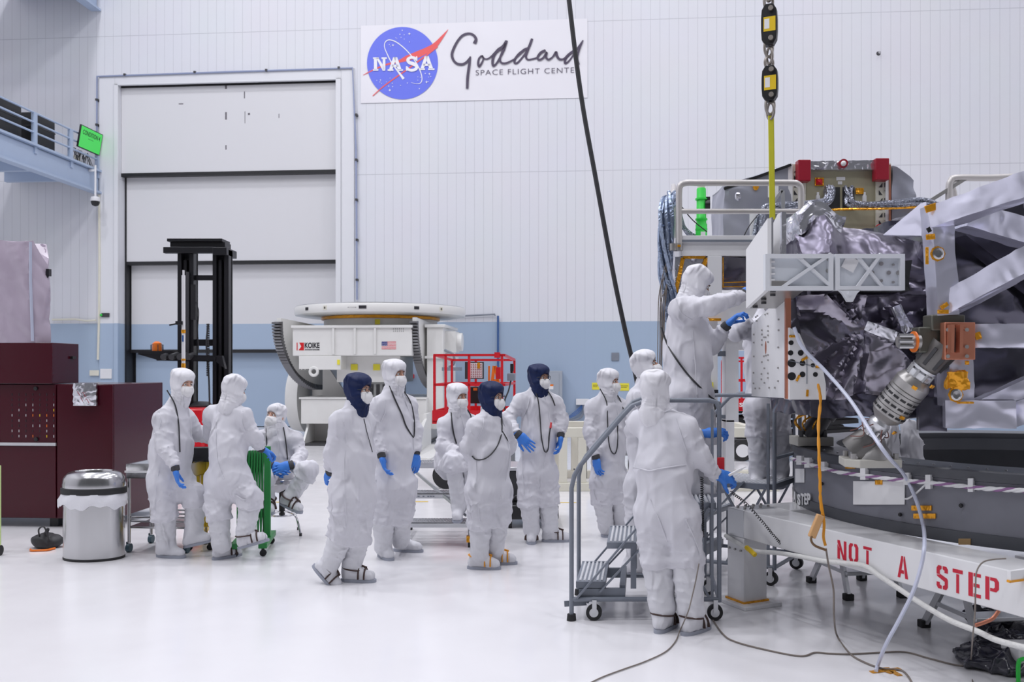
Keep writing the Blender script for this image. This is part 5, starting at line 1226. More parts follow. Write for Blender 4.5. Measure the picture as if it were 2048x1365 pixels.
# plastic covered equipment
pv_ = thing('plastic_covered_unit', 'equipment under wrinkled translucent plastic sheeting on the maroon cabinet', 'covered equipment', (P(104, 686, Yc).x, Yc+.02, zc(686)), -TH)
m_plast = cloth('cloudy_plastic', srgb(176, 164, 180), 0.24, 3.2, 0.9, .6)
S = None
V = []; F = []
H = zc(478)-zc(686); cols = 64; rows = 44
prof = [(-1.5, 0.0), (-.10, 0.0), (-.08, .02), (-.02, .20), (-.05, .24), (-1.5, .24)]
seg = [(Vector(prof[i]), Vector(prof[i+1])) for i in range(len(prof)-1)]; Ls = [(b-a).length for a, b in seg]; T = sum(Ls)
for k in range(rows+1):
    f = k/rows
    for i in range(cols+1):
        d = T*i/cols; j_ = 0
        while j_ < len(seg)-1 and d > Ls[j_]: d -= Ls[j_]; j_ += 1
        p = seg[j_][0]+(seg[j_][1]-seg[j_][0])*min(1, d/Ls[j_])
        w_ = mnoise.noise((p.x*3.2, p.y*4, f*3))*.035+(1-abs(mnoise.noise((p.x*5+f*4, p.y*3, f*2+4))))**6*.03
        top = H*(1-.0*p.y)
        sh = .06*f*f if j_ >= 1 else 0
        zz_ = f*top*(1 - (.30*max(0, (p.x+.09)/.09) if p.x > -.09 else 0))
        V.append((p.x-.12-sh*.5-w_*(.6 if j_ >= 1 else .2), p.y-w_*(1 if j_ == 0 else .3), zz_+ (.02*math.sin(p.x*6) if k == rows else 0)))
for k in range(rows):
    for i in range(cols): a = k*(cols+1)+i; F.append((a, a+1, a+cols+2, a+cols+1))
F.append(tuple(rows*(cols+1)+i for i in range(cols, -1, -1)) if False else tuple(rows*(cols+1)+i for i in range(cols+1)))
mesh_obj('plastic_sheet', V, F, m_plast, pv_, ang=50)
MB().tube([(-.24, -.035, H*.97), (-.24, -.035, H*.6), (-.225, -.02, 0.02)], .018, 6, squash=.3).build('tape_seam', mat('pale_tape', srgb(180, 185, 205), .3), pv_)
MB().bb((-.20, .16, H*.66), (-.15, .21, H*.73)).bar((-.18, .18, H*.68), (-.19, .17, H*.6), .02, .02).build('clip', m_black, pv_)
# waste bin
wbn = thing('waste_bin', 'stainless oval waste bin with white liner and black rim', 'bin', tuple(PZ(176, 1122, 0)+Vector((0, .12, 0))))
ell = dict(sy=.72, n=48)
MB().lathe([(.272, .0), (.278, .02), (.278, .62)], c=(0, 0, 0), **ell).build('body', m_steel, wbn)
MB().lathe([(.276, .0), (.281, .004), (.281, .022), (.276, .026)], **ell).build('base_ring', m_rubber, wbn)
MB().lathe([(.284, .612), (.300, .617), (.300, .668), (.284, .677)], **ell).build('rim_band', m_rubber, wbn)
MB().lathe([(.288, .675), (.290, .70), (.278, .76), (.245, .80), (.20, .822), (.175, .823), (.165, .812), (.16, .78)], cap=False, **ell).build('lid', m_steel, wbn)
V = []; F = []; n = 72
for k, (r, z) in enumerate(((.289, .622), (.296, .60), (.302, .56), (.303, .515), (.297, .50), (.284, .53))):
    for i in range(n):
        a = 2*math.pi*i/n; q = r+.006*math.sin(9*a+k)+.012*max(0, math.sin(2*a+2.6))*(k > 1)+(.02*(max(0, math.cos(a-3.3))**6) if k in (2, 3, 4) else 0)
        V.append((q*math.cos(a), .74*q*math.sin(a), z+(.018*math.sin(5*a+1)+.012*math.sin(13*a) if k in (3, 4) else 0)))
for k in range(5):
    for i in range(n): F.append((k*n+i, k*n+(i+1) % n, (k+1)*n+(i+1) % n, (k+1)*n+i))
mesh_obj('bin_liner', V, F, mat('white_liner', (.78, .78, .82), .35, bump=.4, bscale=30), wbn, ang=80)
# steel cart
sc_ = thing('steel_cart', 'small stainless steel cart with tray top beside the waste bin', 'cart', tuple(PZ(243, 1110, 0)+Vector((.02, .12, 0))), -TH)
W_, D_ = .60, .46
MB().bb((-.02, -.02, .72), (W_, D_, .73)).bb((-.02, -.02, .72), (W_, .0, .86)).bb((-.02, D_-.02, .72), (W_, D_, .86)).bb((-.02, 0, .72), (0, D_, .86)).bb((W_-.02, 0, .72), (W_, D_, .86)).build('tray_top', m_steel, sc_, smooth=False)
MB().bb((-.03, -.03, .775), (W_+.01, -.02, .795)).build('tray_lip', m_white, sc_, smooth=False)
MB().bb((0, .02, .84), (.30, D_-.04, .855)).build('tray_liner', mat('grey_mat', (.30, .32, .36), .5), sc_, smooth=False)
MB().bb((0, .0, .23), (W_-.02, D_-.02, .25)).build('lower_shelf', m_steel, sc_, bev=.004)
for z in (.30, .34):
    for y in (0, D_-.02): MB().cyl((0, y, z), (W_-.02, y, z), .01, n=8).build('shelf_rail', m_steel, sc_)
for x in (0, W_-.02):
    for y in (0, D_-.02):
        l = MB().cyl((x, y, .09), (x, y, .80), .016, n=10).build('leg', m_steel, sc_)
        MB().cyl((x-.018, y, .042), (x+.018, y, .042), .042, n=18).bb((x-.022, y-.015, .04), (x-.017, y+.015, .10)).build('caster', mat('teal_rubber', (.05, .10, .13), .5), l)
MB().bar((.02, D_-.02, .27), (.42, D_-.02, .70), .012, .012).build('brace', m_dgrey, sc_)
MB().bb((.20, -.032, .778), (.24, -.028, .792)).build('amber_tape', m_kapton, sc_, smooth=False)
gb = thing('folded_bag', 'pale blue folded bag lying on the steel cart tray', 'bag', tuple(PZ(250, 1110, 0)+Vector((.32, .2, .858))))
S = SDF(.03); S.wr = .006; S.ell((0, 0, .025), (.14, .10, .03)).ell((.07, .02, .035), (.10, .09, .03)); S.plane((0, 0, 0), (0, 0, -1))
sdf_obj('bag_body', S, .012, mat('pale_blue_plastic', srgb(178, 188, 220), .3), gb)
# expanding gates on casters
def gate(label, base, m, rz, hgt, nsl, wid):
    g = thing('expanding_gate', label, 'gate', tuple(base), rz)
    for x in (0, wid): MB().bb((x-.03, -.03, .10), (x+.03, .03, hgt)).build('end_post', m, g, bev=.004)
    MB().bb((-.04, -.34, .08), (.04, .34, .13)).build('base_bar', m, g, bev=.004)
    MB().bb((wid-.04, -.34, .08), (wid+.04, .34, .13)).build('base_bar', m, g, bev=.004)
    for k in range(nsl):
        x = .05+(wid-.1)*k/(nsl-1)
        MB().bar((x-.012, -.012, .18), (x+.012, -.012, hgt-.04), .017, .012).bar((x+.012, .012, .18), (x-.012, .012, hgt-.04), .017, .012).build('slat', m, g, smooth=False)
    for x in (0, wid):
        for y in (-.30, .30):
            c = MB().cyl((x, y-.012, .032), (x, y+.012, .032), .032, n=14).bb((x-.014, y-.018, .03), (x+.014, y-.013, .08)).build('caster', m_rubber, g)
    return g
gy = gate('yellow folded expanding gate on casters between the two left standing people', PZ(372, 1102, 0)+Vector((.0, .3, 0)), m_yellow, R(6), .98, 6, .20)
MB().bb((-.035, -.04, .84), (.24, .04, .99)).build('black_top_cap', m_black, gy, bev=.01)
gg = gate('green folded expanding gate on casters that the back view person leans on', PZ(505, 1106, 0)+Vector((-.15, .10, 0)), m_green, R(8), 1.02, 7, .26)
# stool
so_ = thing('stool', 'round steel laboratory stool with chrome legs under the seated left person', 'stool', tuple(Vector((P(564, 965, 9.45).x, 9.45, 0))))
MB().lathe([(0, .545), (.165, .545), (.175, .555), (.175, .585), (.165, .60), (0, .60)], n=36, cap=False).build('seat', m_steel, so_)
MB().cyl((0, 0, .20), (0, 0, .545), .032, n=14).build('post', m_black, so_)
MB().bar((.02, -.01, .47), (.10, -.05, .47), .012, .012).build('lever', m_black, so_)
MB().tube([(.155*math.cos(t), .155*math.sin(t), .215) for t in [2*math.pi*i/28 for i in range(28)]], .011, 8, closed=True).build('foot_ring', m_chrome, so_)
for k in range(4):
    a = math.pi/4+k*math.pi/2+.3; c, s_ = math.cos(a), math.sin(a)
    l = MB().tube(spline([(.02*c, .02*s_, .24), (.11*c, .11*s_, .235), (.20*c, .20*s_, .19), (.26*c, .26*s_, .02)], 6), .011, 8).build('leg', m_chrome, so_)
    MB().cyl((.26*c, .26*s_, 0), (.26*c, .26*s_, .03), .016, n=10).build('foot_cap', m_dgrey, l)
# black bag and orange cord on the floor below the cabinet
bb_ = thing('black_bag', 'crumpled black bag on the floor under the maroon cabinet', 'bag', tuple(PZ(90, 1098, 0)))
S = SDF(.03); S.wr = .008; S.ell((-.05, .05, .07), (.11, .10, .08)).ell((.06, .06, .06), (.09, .09, .07)).cap((-.02, .02, .1), (.03, .0, .19), .03, .02); S.plane((0, 0, 0.001), (0, 0, -1))
sdf_obj('bag_body', S, .011, m_cord, bb_)
MB().tube(spline([(-.05, 0, .1), (-.03, -.06, .2), (.02, -.05, .22), (.05, -.02, .08)], 6), .008, 6).build('bag_strap', m_cord, bb_)
oc = thing('orange_cord', 'short orange cord on the floor beside the black bag', 'cord', tuple(PZ(75, 1103, 0)))
MB().tube(spline([(-.08, .02, .012), (-.04, -.03, .012), (.04, -.02, .012), (.10, .0, .012), (.13, .08, .012)], 6), .011, 6).build('cord_body', m_orange, oc)
# pale green frame at the very left edge
gf = thing('green_frame_cart', 'pale green tube frame on a wheel at the far left edge', 'cart', tuple(PZ(1, 1112, 0)))
for x in (-.5, -.012): MB().cyl((x, 0, .10), (x, 0, .86), .016, n=10).build('upright', m_greenlit, gf)
MB().cyl((-.5, 0, .84), (-.012, 0, .84), .014, n=8).cyl((-.5, 0, .25), (-.012, 0, .25), .014, n=8).build('crossbar', m_greenlit, gf)
for x in (-.5, -.012): MB().cyl((x-.015, 0, .05), (x+.015, 0, .05), .05, n=18).bb((x-.02, -.02, .05), (x-.016, .02, .12)).build('caster', m_rubber, gf)
MB().bb((-.40, -.02, .5), (-.005, .02, .78)).build('dark_panel', m_black, gf)
# ================================================================ grey rolling ladders
def rolling_ladder(label):
    """local frame: x along the ladder (steps rise to +x), y = depth, near side at y 0"""
    t = thing('rolling_ladder', label, 'ladder'); Dp = .70; r = .0165
    for y, nm in ((0, 'near'), (Dp, 'far')):
        path = [(0, y, .02), (0, y, .50), (0, y, .94), (.02, y, 1.03), (.06, y, 1.10), (.36, y, 1.45), (.43, y, 1.525), (.52, y, 1.56), (.60, y, 1.565), (.98, y, 1.565), (1.03, y, 1.55), (1.05, y, 1.50), (1.05, y, 1.3), (1.05, y, .13)]
        MB().tube(path, r, 10).build('handrail', m_grey, t, ang=60)
        MB().cyl((0, y, .15), (1.05, y, .15), r, n=10).build('base_rail', m_grey, t)
        MB().bar((.04, y, .16), (.62, y, .84), .012, .045, up=(0, 1, 0)).build('stringer', m_grey, t, smooth=False)
        MB().bar((.20, y+.01, .20), (.80, y+.01, .84), .012, .035, up=(0, 1, 0)).build('stringer', m_grey, t, smooth=False)
        MB().bar((1.0, y, .16), (1.0, y, 1.50), .02, .02).build('rear_post', m_grey, t, smooth=False)
        MB().bar((.62, y, .80), (.98, y, .16), .018, .018).bar((.98, y, .80), (.66, y, .16), .018, .018).build('brace', m_grey, t, smooth=False)
        MB().cyl((0, y, 0), (0, y, .045), .034, .03, n=16).build('rubber_foot', m_rubber, t)
        for x, zz_ in ((.16, .058), (1.02, .058)):
            c = MB().cyl((x, y-.018, zz_), (x, y+.018, zz_), .056, n=24).build('caster', m_rubber, t)
            MB().cyl((x, y-.021, zz_), (x, y+.021, zz_), .032, n=18).bb((x-.012, y-.028, zz_), (x+.02, y-.022, .15)).bb((x-.012, y+.022, zz_), (x+.02, y+.028, .15)).build('caster_fork', m_alu, c)
    for x in (.16, 1.05): MB().cyl((x, 0, .15), (x, Dp, .15), r, n=8).build('base_crossbar', m_grey, t)
    for z in (1.05, 1.54): MB().cyl((1.05, 0, z), (1.05, Dp, z), r, n=8).build('back_rail', m_grey, t)
    def step(x0, x1, z, thick=.045):
        MB().bb((x0, .02, z-thick), (x1, .045, z)).bb((x0, Dp-.045, z-thick), (x1, Dp-.02, z)).bb((x0, .03, z-thick), (x0+.02, Dp-.03, z-.002)).bb((x1-.02, .03, z-thick), (x1, Dp-.03, z-.002)).bb((x0, .03, z-.014), (x1, Dp-.03, z-.008)).build('step', m_grey, t, smooth=False)
        g = MB(); nb = max(4, int((x1-x0)/.033))
        for i in range(nb):
            xx = x0+.012+(x1-x0-.024)*(i+.5)/nb
            n = 26
            for k in range(n):
                y0 = .05+(Dp-.1)*k/n
                g.prism([(xx-.010, y0, z-.010), (xx+.010, y0, z-.010), (xx+.007, y0, z+.006), (xx-.007, y0, z+.006)], (0, 0, 0), (0, (Dp-.1)/n*.62, 0))
        o = g.build('serrated_tread', mat('galvanised_tread', (.86, .87, .90), .4, metal=.1), t, smooth=False)
    step(.03, .24, .27); step(.25, .46, .55); step(.50, 1.03, .83)
    MB().bb((.05, .02, .16), (.38, .05, .22)).bb((.05, Dp-.05, .16), (.38, Dp-.02, .22)).bb((.34, .05, .14), (.38, Dp-.05, .24)).build('caster_beam', m_grey, t, smooth=False)
    MB().bar((-.06, .1, .09), (.10, .1, .10), .012, .04, up=(0, 0, 1)).bar((.10, .1, .10), (.14, .1, .16), .012, .03).build('lock_pedal', m_grey, t, smooth=False)
    for y in (.02, Dp-.06): MB().bb((.42, y, .22), (.46, y+.04, .53)).build('step_post', m_grey, t, smooth=False)
    return t
ld = rolling_ladder('front grey rolling ladder with handrails that the frontmost person holds')
ld.location = (P(1143, 1240, 6.22).x, 6.22, 0)
MB().bb((1.035, -.03, 1.02), (1.085, .02, 1.16)).build('red_clip_tag', m_red, ld, bev=.005)
for c in [k for c0 in ld.children for k in [c0]+list(c0.children)]:
    c.data.transform(Matrix(((1, .15, 0, 0), (0, 1, 0, 0), (0, 0, 1, 0), (0, 0, 0, 1)))); c.data.update()
ld2 = dup(ld, (0, 0, 0), R(-26), 'second grey rolling ladder, behind the white post, with a person on its platform')
for c in list(ld2.children):
    if c.name.startswith('red_clip_tag'): bpy.data.objects.remove(c)
q = Matrix.Rotation(R(-26), 3, 'Z') @ Vector((1.05, 0, 0)); ld2.location = Vector((2.16, 7.2, 0))-q
# ================================================================ flight hardware on the right
def tri_noise(x, y, seed):
    """piecewise planar noise: flat triangular facets meeting in sharp creases"""
    s = (x+y)*0.3660254; i = math.floor(x+s); j = math.floor(y+s); fx_, fy_ = x+s-i, y+s-j
    h = lambda a, b: (math.sin((a*127.1+b*311.7+seed*74.7))*43758.5453) % 1.0
    if fx_ > fy_: return h(i, j)*(1-fx_)+h(i+1, j)*(fx_-fy_)+h(i+1, j+1)*fy_
    return h(i, j)*(1-fy_)+h(i, j+1)*(fy_-fx_)+h(i+1, j+1)*fx_
def crumple(u, v, seed, sc=1.0):
    wu = u+.05*math.sin(7*v+seed)+.03*math.sin(17*u+3*v); wv = v+.05*math.sin(6*u+2*seed)+.03*math.sin(15*v-4*u)
    a = tri_noise(wu*4.2/sc+wv*1.5/sc, wv*6.0/sc, seed); b = tri_noise(wu*9/sc-wv*4/sc, wv*10/sc+wu*3/sc, seed+5); c = tri_noise(wu*24/sc, wv*22/sc, seed+9)
    return (a-.5)*1.0+(b-.5)*.42+(c-.5)*.07
def crumple_box(name, m, parent, lo, hi, amp=.06, h=.03, seed=1, deform=None, sc=1.0, skip=()):
    """a box wrapped in crumpled film: every face a fine displaced grid"""
    lo, hi = Vector(lo), Vector(hi); bm = bmesh.new(); d = hi-lo
    for ax in range(3):
        for sd in (0, 1):
            if (ax, sd) in skip: continue
            b, c = (ax+1) % 3, (ax+2) % 3
            nb, nc = max(2, int(d[b]/h)), max(2, int(d[c]/h)); g = []
            for i in range(nb+1):
                row = []
                for k in range(nc+1):
                    p = Vector((0, 0, 0)); p[ax] = hi[ax] if sd else lo[ax]; p[b] = lo[b]+d[b]*i/nb; p[c] = lo[c]+d[c]*k/nc
                    row.append(bm.verts.new(p))
                g.append(row)
            for i in range(nb):
                for k in range(nc):
                    q = (g[i][k], g[i+1][k], g[i+1][k+1], g[i][k+1]); bm.faces.new(q if sd else q[::-1])
    bmesh.ops.remove_doubles(bm, verts=bm.verts, dist=h*.2)
    bm.normal_update()
    new = []
    for v_ in bm.verts:
        p = v_.co; nrm = v_.normal; w_ = [abs(nrm.x), abs(nrm.y), abs(nrm.z)]; k = w_.index(max(w_))
        uv = ((p.y, p.z), (p.x, p.z), (p.x, p.y))[k]
        new.append(p+nrm*(amp*crumple(uv[0], uv[1], seed+k, sc)))
    for v_, p in zip(bm.verts, new): v_.co = deform(p) if deform else p
    bmesh.ops.triangulate(bm, faces=bm.faces)
    me = bpy.data.meshes.new(name); bm.to_mesh(me); bm.free()
    me.polygons.foreach_set('use_smooth', [True]*len(me.polygons)); me.set_sharp_from_angle(angle=R(24)); me.materials.append(m)
    o = bpy.data.objects.new(name, me); COL.objects.link(o); o.parent = parent; return o
def wrapped(name, m, parent, a, b, w_, h_, seed=1, amp=.012, up=(0, 0, 1), n=0):
    """a square strut wrapped in creased film"""
    a, b = Vector(a), Vector(b); x, y, z = frame(b-a, up); L = (b-a).length; n = n or max(4, int(L/.03)); V = []; F = []; k = 6
    ring = [(-1+2*i/k, -1) for i in range(k)]+[(1, -1+2*i/k) for i in range(k)]+[(1-2*i/k, 1) for i in range(k)]+[(-1, 1-2*i/k) for i in range(k)]
    m_ = len(ring)
    for i in range(n+1):
        for q, (p, r) in enumerate(ring):
            nl = math.hypot(p, r); e = amp*(crumple(i*L/n*1.0, q*.03, seed, .8)+.5*max(0, 1-abs((i*L/n*3.1+seed) % 1-.5)*14))
            V.append(a+z*(L*i/n)+x*(p*w_/2+e*p/nl)+y*(r*h_/2+e*r/nl))
    for i in range(n):
        for q in range(m_): F.append((i*m_+q, i*m_+(q+1) % m_, (i+1)*m_+(q+1) % m_, (i+1)*m_+q))
    F += [tuple(range(m_-1, -1, -1)), tuple(range(n*m_, (n+1)*m_))]
    return mesh_obj(name, V, F, m, parent, ang=30)
# ---- support ring (adapter)
RCX, RCY, RR = 4.23, 6.65, 2.0
def RC(px, py, r=RR):
    u = (px-1024)/FP; v = (HZ-py)/FP; A = u*u+1; B = u*RCX+RCY; Cc = RCX**2+RCY**2-r*r
    D = B*B-A*Cc; t = (B-math.sqrt(max(D, 0)))/A; return Vector((u*t, t, CH+v*t))
def rang(p): return math.atan2(p.y-RCY, p.x-RCX)
ring = thing('support_ring', 'large dark grey ring adapter carrying the foil wrapped hardware', 'ring', (RCX, RCY, .725))
rl = lambda p: Vector(p)-Vector((RCX, RCY, .725))
kw = dict(n=160, cap=False)
MB().lathe([(1.985, .07), (1.985, .40)], **kw).lathe([(1.95, .40), (1.95, .07)], **kw).build('ring_wall', m_ring, ring, ang=30)
MB().lathe([(1.60, .40), (1.60, .06), (1.985, .0), (2.0, .0), (2.0, .075), (1.96, .078)], **kw).build('bottom_flange', m_ringtop, ring, ang=30)
MB().lathe([(1.985, .385), (2.0, .39), (2.0, .445), (1.99, .455), (1.66, .455), (1.655, .45), (1.655, .05), (1.60, .05), (1.60, .30), (1.62, .40), (1.985, .385)], **kw).build('top_flange', m_ringtop, ring, ang=30)
def decal(name, m, x0, y0, x1, y1, off=.004, parent=ring, n=10, dome=0):
    a, b = RC(x0, y0), RC(x1, y0); c, d = RC(x0, y1), RC(x1, y1); V = []; F = []
    for k, (p, q) in enumerate(((a, b), (c, d))):
        ta, tb = rang(p), rang(q)
        if tb < ta-3: tb += 2*math.pi
        if ta < tb-3: ta += 2*math.pi
        for r in (RR-.012, RR-.015+off):
            for i in range(n+1):
                t = ta+(tb-ta)*i/n; z = p.z+(q.z-p.z)*i/n
                V.append(rl((RCX+r*math.cos(t), RCY+r*math.sin(t), z)))
    N = n+1
    for i in range(n):
        F += [(N+i, N+i+1, 3*N+i+1, 3*N+i), (i, N+i, N+i+1, i+1)[::-1], (2*N+i, 2*N+i+1, 3*N+i+1, 3*N+i)]
    F += [(0, N, 3*N, 2*N), (n, 2*N+n, 3*N+n, N+n)]
    return mesh_obj(name, V, F, m, parent, ang=30)
decal('heater_patch', m_paper, 1705, 963, 1808, 1010, .010)
decal('white_plate', m_paper, 1588, 938, 1606, 966, .006)
for x0, y0, x1, y1 in ((1822, 1012, 1862, 1022), (1826, 1028, 1870, 1038)): decal('amber_tape', m_kapton, x0, y0, x1, y1, .012)
decal('amber_tape', m_kapton, 1750, 961, 1764, 970, .016); decal('amber_tape', m_kapton, 1688, 928, 1708, 938, .006); decal('amber_tape', mat('faded_amber_tape', (.36, .23, .10), .4), 1918, 1078, 1942, 1090, .024)
for px, py in ((1922, 1012), (1644, 968), (1800, 1030)): 
    q = rl(RC(px, py)); MB().sphere(q, .013, 10, 6).build('bolt_hole', m_black, ring)
cabp = [(1586, 918), (1600, 922), (1625, 930), (1650, 936), (1680, 945), (1720, 950), (1770, 957), (1815, 962), (1860, 966), (1920, 972), (1980, 978), (2040, 981), (2100, 986)]
pth = []
for i, (x, y) in enumerate(cabp):
    q = RC(x, y); t = rang(q); pth.append(rl((RCX+(RR+.012)*math.cos(t), RCY+(RR+.012)*math.sin(t), q.z)))
sp_p = spline(pth, 8)
for k, m_ in enumerate((m_paper, mat('purple_wire', (.32, .16, .34), .5), m_paper)):
    MB().tube([p+Vector((0, 0, .007*math.sin(i*.8+2.1*k)))+Vector((p.x, p.y, 0)).normalized()*(.004*math.cos(i*.8+2.1*k)) for i, p in enumerate(sp_p)], .0085, 6).build('wire_strand', m_, ring)
for px, y0, y1 in ((1602, 912, 930), (1618, 916, 936), (1648, 924, 943), (1729, 936, 960), (1815, 946, 970), (1858, 950, 978), (1942, 957, 984)): decal('tape_tab', m_paper, px-4, y0, px+6, y1, .036)
MB().tube(spline([rl(RC(1808, 998))+Vector((-.0, -.01, 0)), rl(RC(1816, 996))+Vector((-.01, -.03, 0)), rl(RC(1830, 985))+Vector((-.01, -.04, 0)), rl(RC(1848, 969))+Vector((0, -.02, 0))], 6), .006, 6).build('patch_lead', m_paper, ring)
for ltr, x0, x1 in (('A', 1588, 1593), ('S', 1596, 1602), ('T', 1603, 1609), ('E', 1610, 1615), ('P', 1616, 1622)):
    a = RC(x0, 1009 if x0 > 1594 else 1003); b = RC(x1, 1010); t = Vector((b.x-a.x, b.y-a.y, 0)); n_ = Vector((a.x-RCX, a.y-RCY, 0)).normalized()
    fit_text(ltr, 'stencil_letter', m_paper, ring, rl(a)+n_*.004, t.normalized(), (0, 0, 1), t.length, .085, bold=.03, ext=.002)
# specks of tape on the inner face and top flange
for k in range(26):
    t = R(180+3.2*k); MB().cyl((1.9*math.cos(t), 1.9*math.sin(t), .45), (1.9*math.cos(t), 1.9*math.sin(t), .462), .008, n=8).build('flange_bolt', m_steel, ring)
# ---- white beam stand
E0 = Vector((1.654, 6.72, 0)); bv = Vector((.4226, -.9063, 0)); rv = Vector((.9063, .4226, 0)); UP = Vector((0, 0, 1))
bs = thing('support_stand', 'white steel beam stand stencilled NOT A STEP under the ring', 'stand', tuple(E0))
BM = basis((0, 0, 0), bv, rv, UP)
def bx_(lo, hi): return MB().bb(lo, hi).xf(BM)
def BP(px, py):      # pixel on the beam's outer face -> (along, height)
    u = (px-1024)/FP; n_ = -rv; t = E0.dot(n_)/(Vector((u, 1, 0)).dot(n_)); p = Vector((u*t, t, 0)); return (p-E0).dot(bv), CH+(HZ-py)/FP*t
bmx = MB().add([(.19, 0, .52), (.19, .32, .52), (.19, .32, .725), (.19, 0, .725), (4.4, 0, .47), (4.4, .32, .47), (4.4, .32, .725), (4.4, 0, .725)], [(0, 1, 2, 3), (7, 6, 5, 4), (0, 4, 5, 1), (1, 5, 6, 2), (2, 6, 7, 3), (3, 7, 4, 0)]).xf(BM)
m_beam = mat('white_gloss_beam', (.76, .76, .77), .2, var=.03)
bmx.build('main_beam', m_beam, bs, bev=.006, smooth=False)
bx_((0, 0, .515), (.19, .32, .726)).build('end_block', m_alu, bs, bev=.006)
for a in (0.0, 2.75): bx_((a, .32, .52), (a+.32, 3.9, .724)).build('cross_beam', m_beam, bs, bev=.006)
for a, r in ((0, 0), (3.9, 0), (0, 3.5), (2.8, 3.5)):
    pz = bx_((a, r+.001, .03), (a+.19, r+.22, .515)).build('post', m_white, bs, bev=.004)
    bx_((a-.08, r-.06, 0), (a+.28, r+.29, .028)).build('foot_plate', m_white, pz, bev=.004)
    bx_((a-.012, r-.012, .028), (a+.202, r+.232, .042)).build('amber_seal', m_kapton, pz)
    for k in range(3): MB().cyl((a+.03+.065*k, r+.002, .42-.02*0), (a+.03+.065*k, r-.012, .42), .009, n=8).xf(BM).build('bolt', m_strut, pz)
for i in range(4):
    for k in range(2): MB().cyl((.05+.08*k, .06+.075*i, .726), (.05+.08*k, .06+.075*i, .742), .011, n=8).xf(BM).build('bolt', m_strut, bs)
# stencil letters
GL = {'N': [[(0, 0), (.28, 0), (.28, .52), (0, .78)], [(0, 1), (.0, .86), (.22, .62), (.62, 0), (.70, 0), (.70, .22), (.26, 1)], [(.72, .0), (1, 0), (1, 1), (.72, 1)]],
      'O': [[(0, .18), (.16, 0), (.44, 0), (.44, .14), (.30, .22), (.30, .80), (.44, .88), (.44, 1), (.16, 1), (0, .84)], [(1, .18), (.84, 0), (.56, 0), (.56, .14), (.70, .22), (.70, .80), (.56, .88), (.56, 1), (.84, 1), (1, .84)]],
      'T': [[(0, .84), (1, .84), (1, 1), (0, 1)], [(.36, 0), (.64, 0), (.64, .80), (.36, .80)]],
      'A': [[(0, 0), (.25, 0), (.52, .82), (.52, 1), (.36, 1)], [(.60, 1), (.56, .80), (.72, 0), (1, 0), (.68, 1)], [(.30, .20), (.62, .20), (.59, .36), (.36, .36)]],
      'S': [[(0, .62), (.28, .62), (.28, .80), (.44, .86), (.44, 1), (.14, 1), (0, .88)], [(.54, 1), (.54, .86), (.70, .82), (.70, .72), (1, .72), (1, .88), (.86, 1)], [(.0, .58), (.06, .52), (.72, .34), (.72, .20), (.56, .14), (.56, 0), (.86, 0), (1, .12), (1, .42), (.92, .50), (.30, .64), (.28, .60)], [(0, .28), (.28, .28), (.28, .18), (.46, .14), (.46, 0), (.14, 0), (0, .12)]],
      'E': [[(0, 0), (.36, 0), (.36, 1), (0, 1)], [(.42, .86), (1, .86), (1, 1), (.42, 1)], [(.42, .42), (.90, .42), (.90, .57), (.42, .57)], [(.42, 0), (1, 0), (1, .15), (.42, .15)]],
      'P': [[(0, 0), (.30, 0), (.30, 1), (0, 1)], [(.36, .86), (.62, .86), (.70, .80), (.70, .60), (.62, .54), (.36, .54), (.36, .40), (.80, .40), (1, .54), (1, .86), (.82, 1), (.36, 1)]]}
m_sred = mat('stencil_red', srgb(196, 24, 52), .45)
lc = lambda X, Y: (1440+X/3.3684, 960+Y/3.3684)
for ch_, x0, x1, yt, yb in (('N', 792, 852, 412, 538), ('O', 868, 932, 432, 556), ('T', 966, 1022, 454, 572), ('A', 1197, 1268, 516, 664), ('S', 1460, 1536, 582, 738), ('T', 1568, 1636, 606, 766), ('E', 1674, 1758, 630, 792), ('P', 1788, 1880, 660, 816)):
    a0, _ = BP(*lc(x0, (yt+yb)/2)); a1, _ = BP(*lc(x1, (yt+yb)/2)); zt = BP(*lc((x0+x1)/2, yt))[1]; zb = BP(*lc((x0+x1)/2, yb))[1]
    mb = MB()
    for poly in GL[ch_]: mb.prism([(a0+(a1-a0)*p[0], -.0015, zb+(zt-zb)*p[1]) for p in poly], (0, 0, 0), (0, .002, 0))
    mb.xf(BM).build('stencil_letter', m_sred, bs, smooth=False)
def bpath(pix, off): 
    r = []
    for px, py in pix:
        a, z = BP(px, py); r.append(E0+bv*a-rv*off+UP*z)
    return r
wc = thing('white_cable', 'thick white sleeved cable draped along the outer face of the beam', 'cable')
MB().tube(spline(bpath([(1456, 1071), (1480, 1086), (1515, 1102), (1560, 1106), (1600, 1112), (1650, 1122), (1690, 1126), (1735, 1132), (1765, 1152), (1800, 1175), (1850, 1208), (1905, 1240), (1960, 1262), (2000, 1280), (2060, 1296)], .025), 8), .016, 10).build('sleeve', mat('white_braid', (.72, .72, .70), .6, bump=.6, bscale=90), wc)
MB().tube(bpath([(1502, 1094), (1508, 1099), (1514, 1104), (1520, 1110)], .045), .018, 6).build('yellow_tag', m_yellow, wc); settle(wc, E0+bv*1.0-rv*.03)
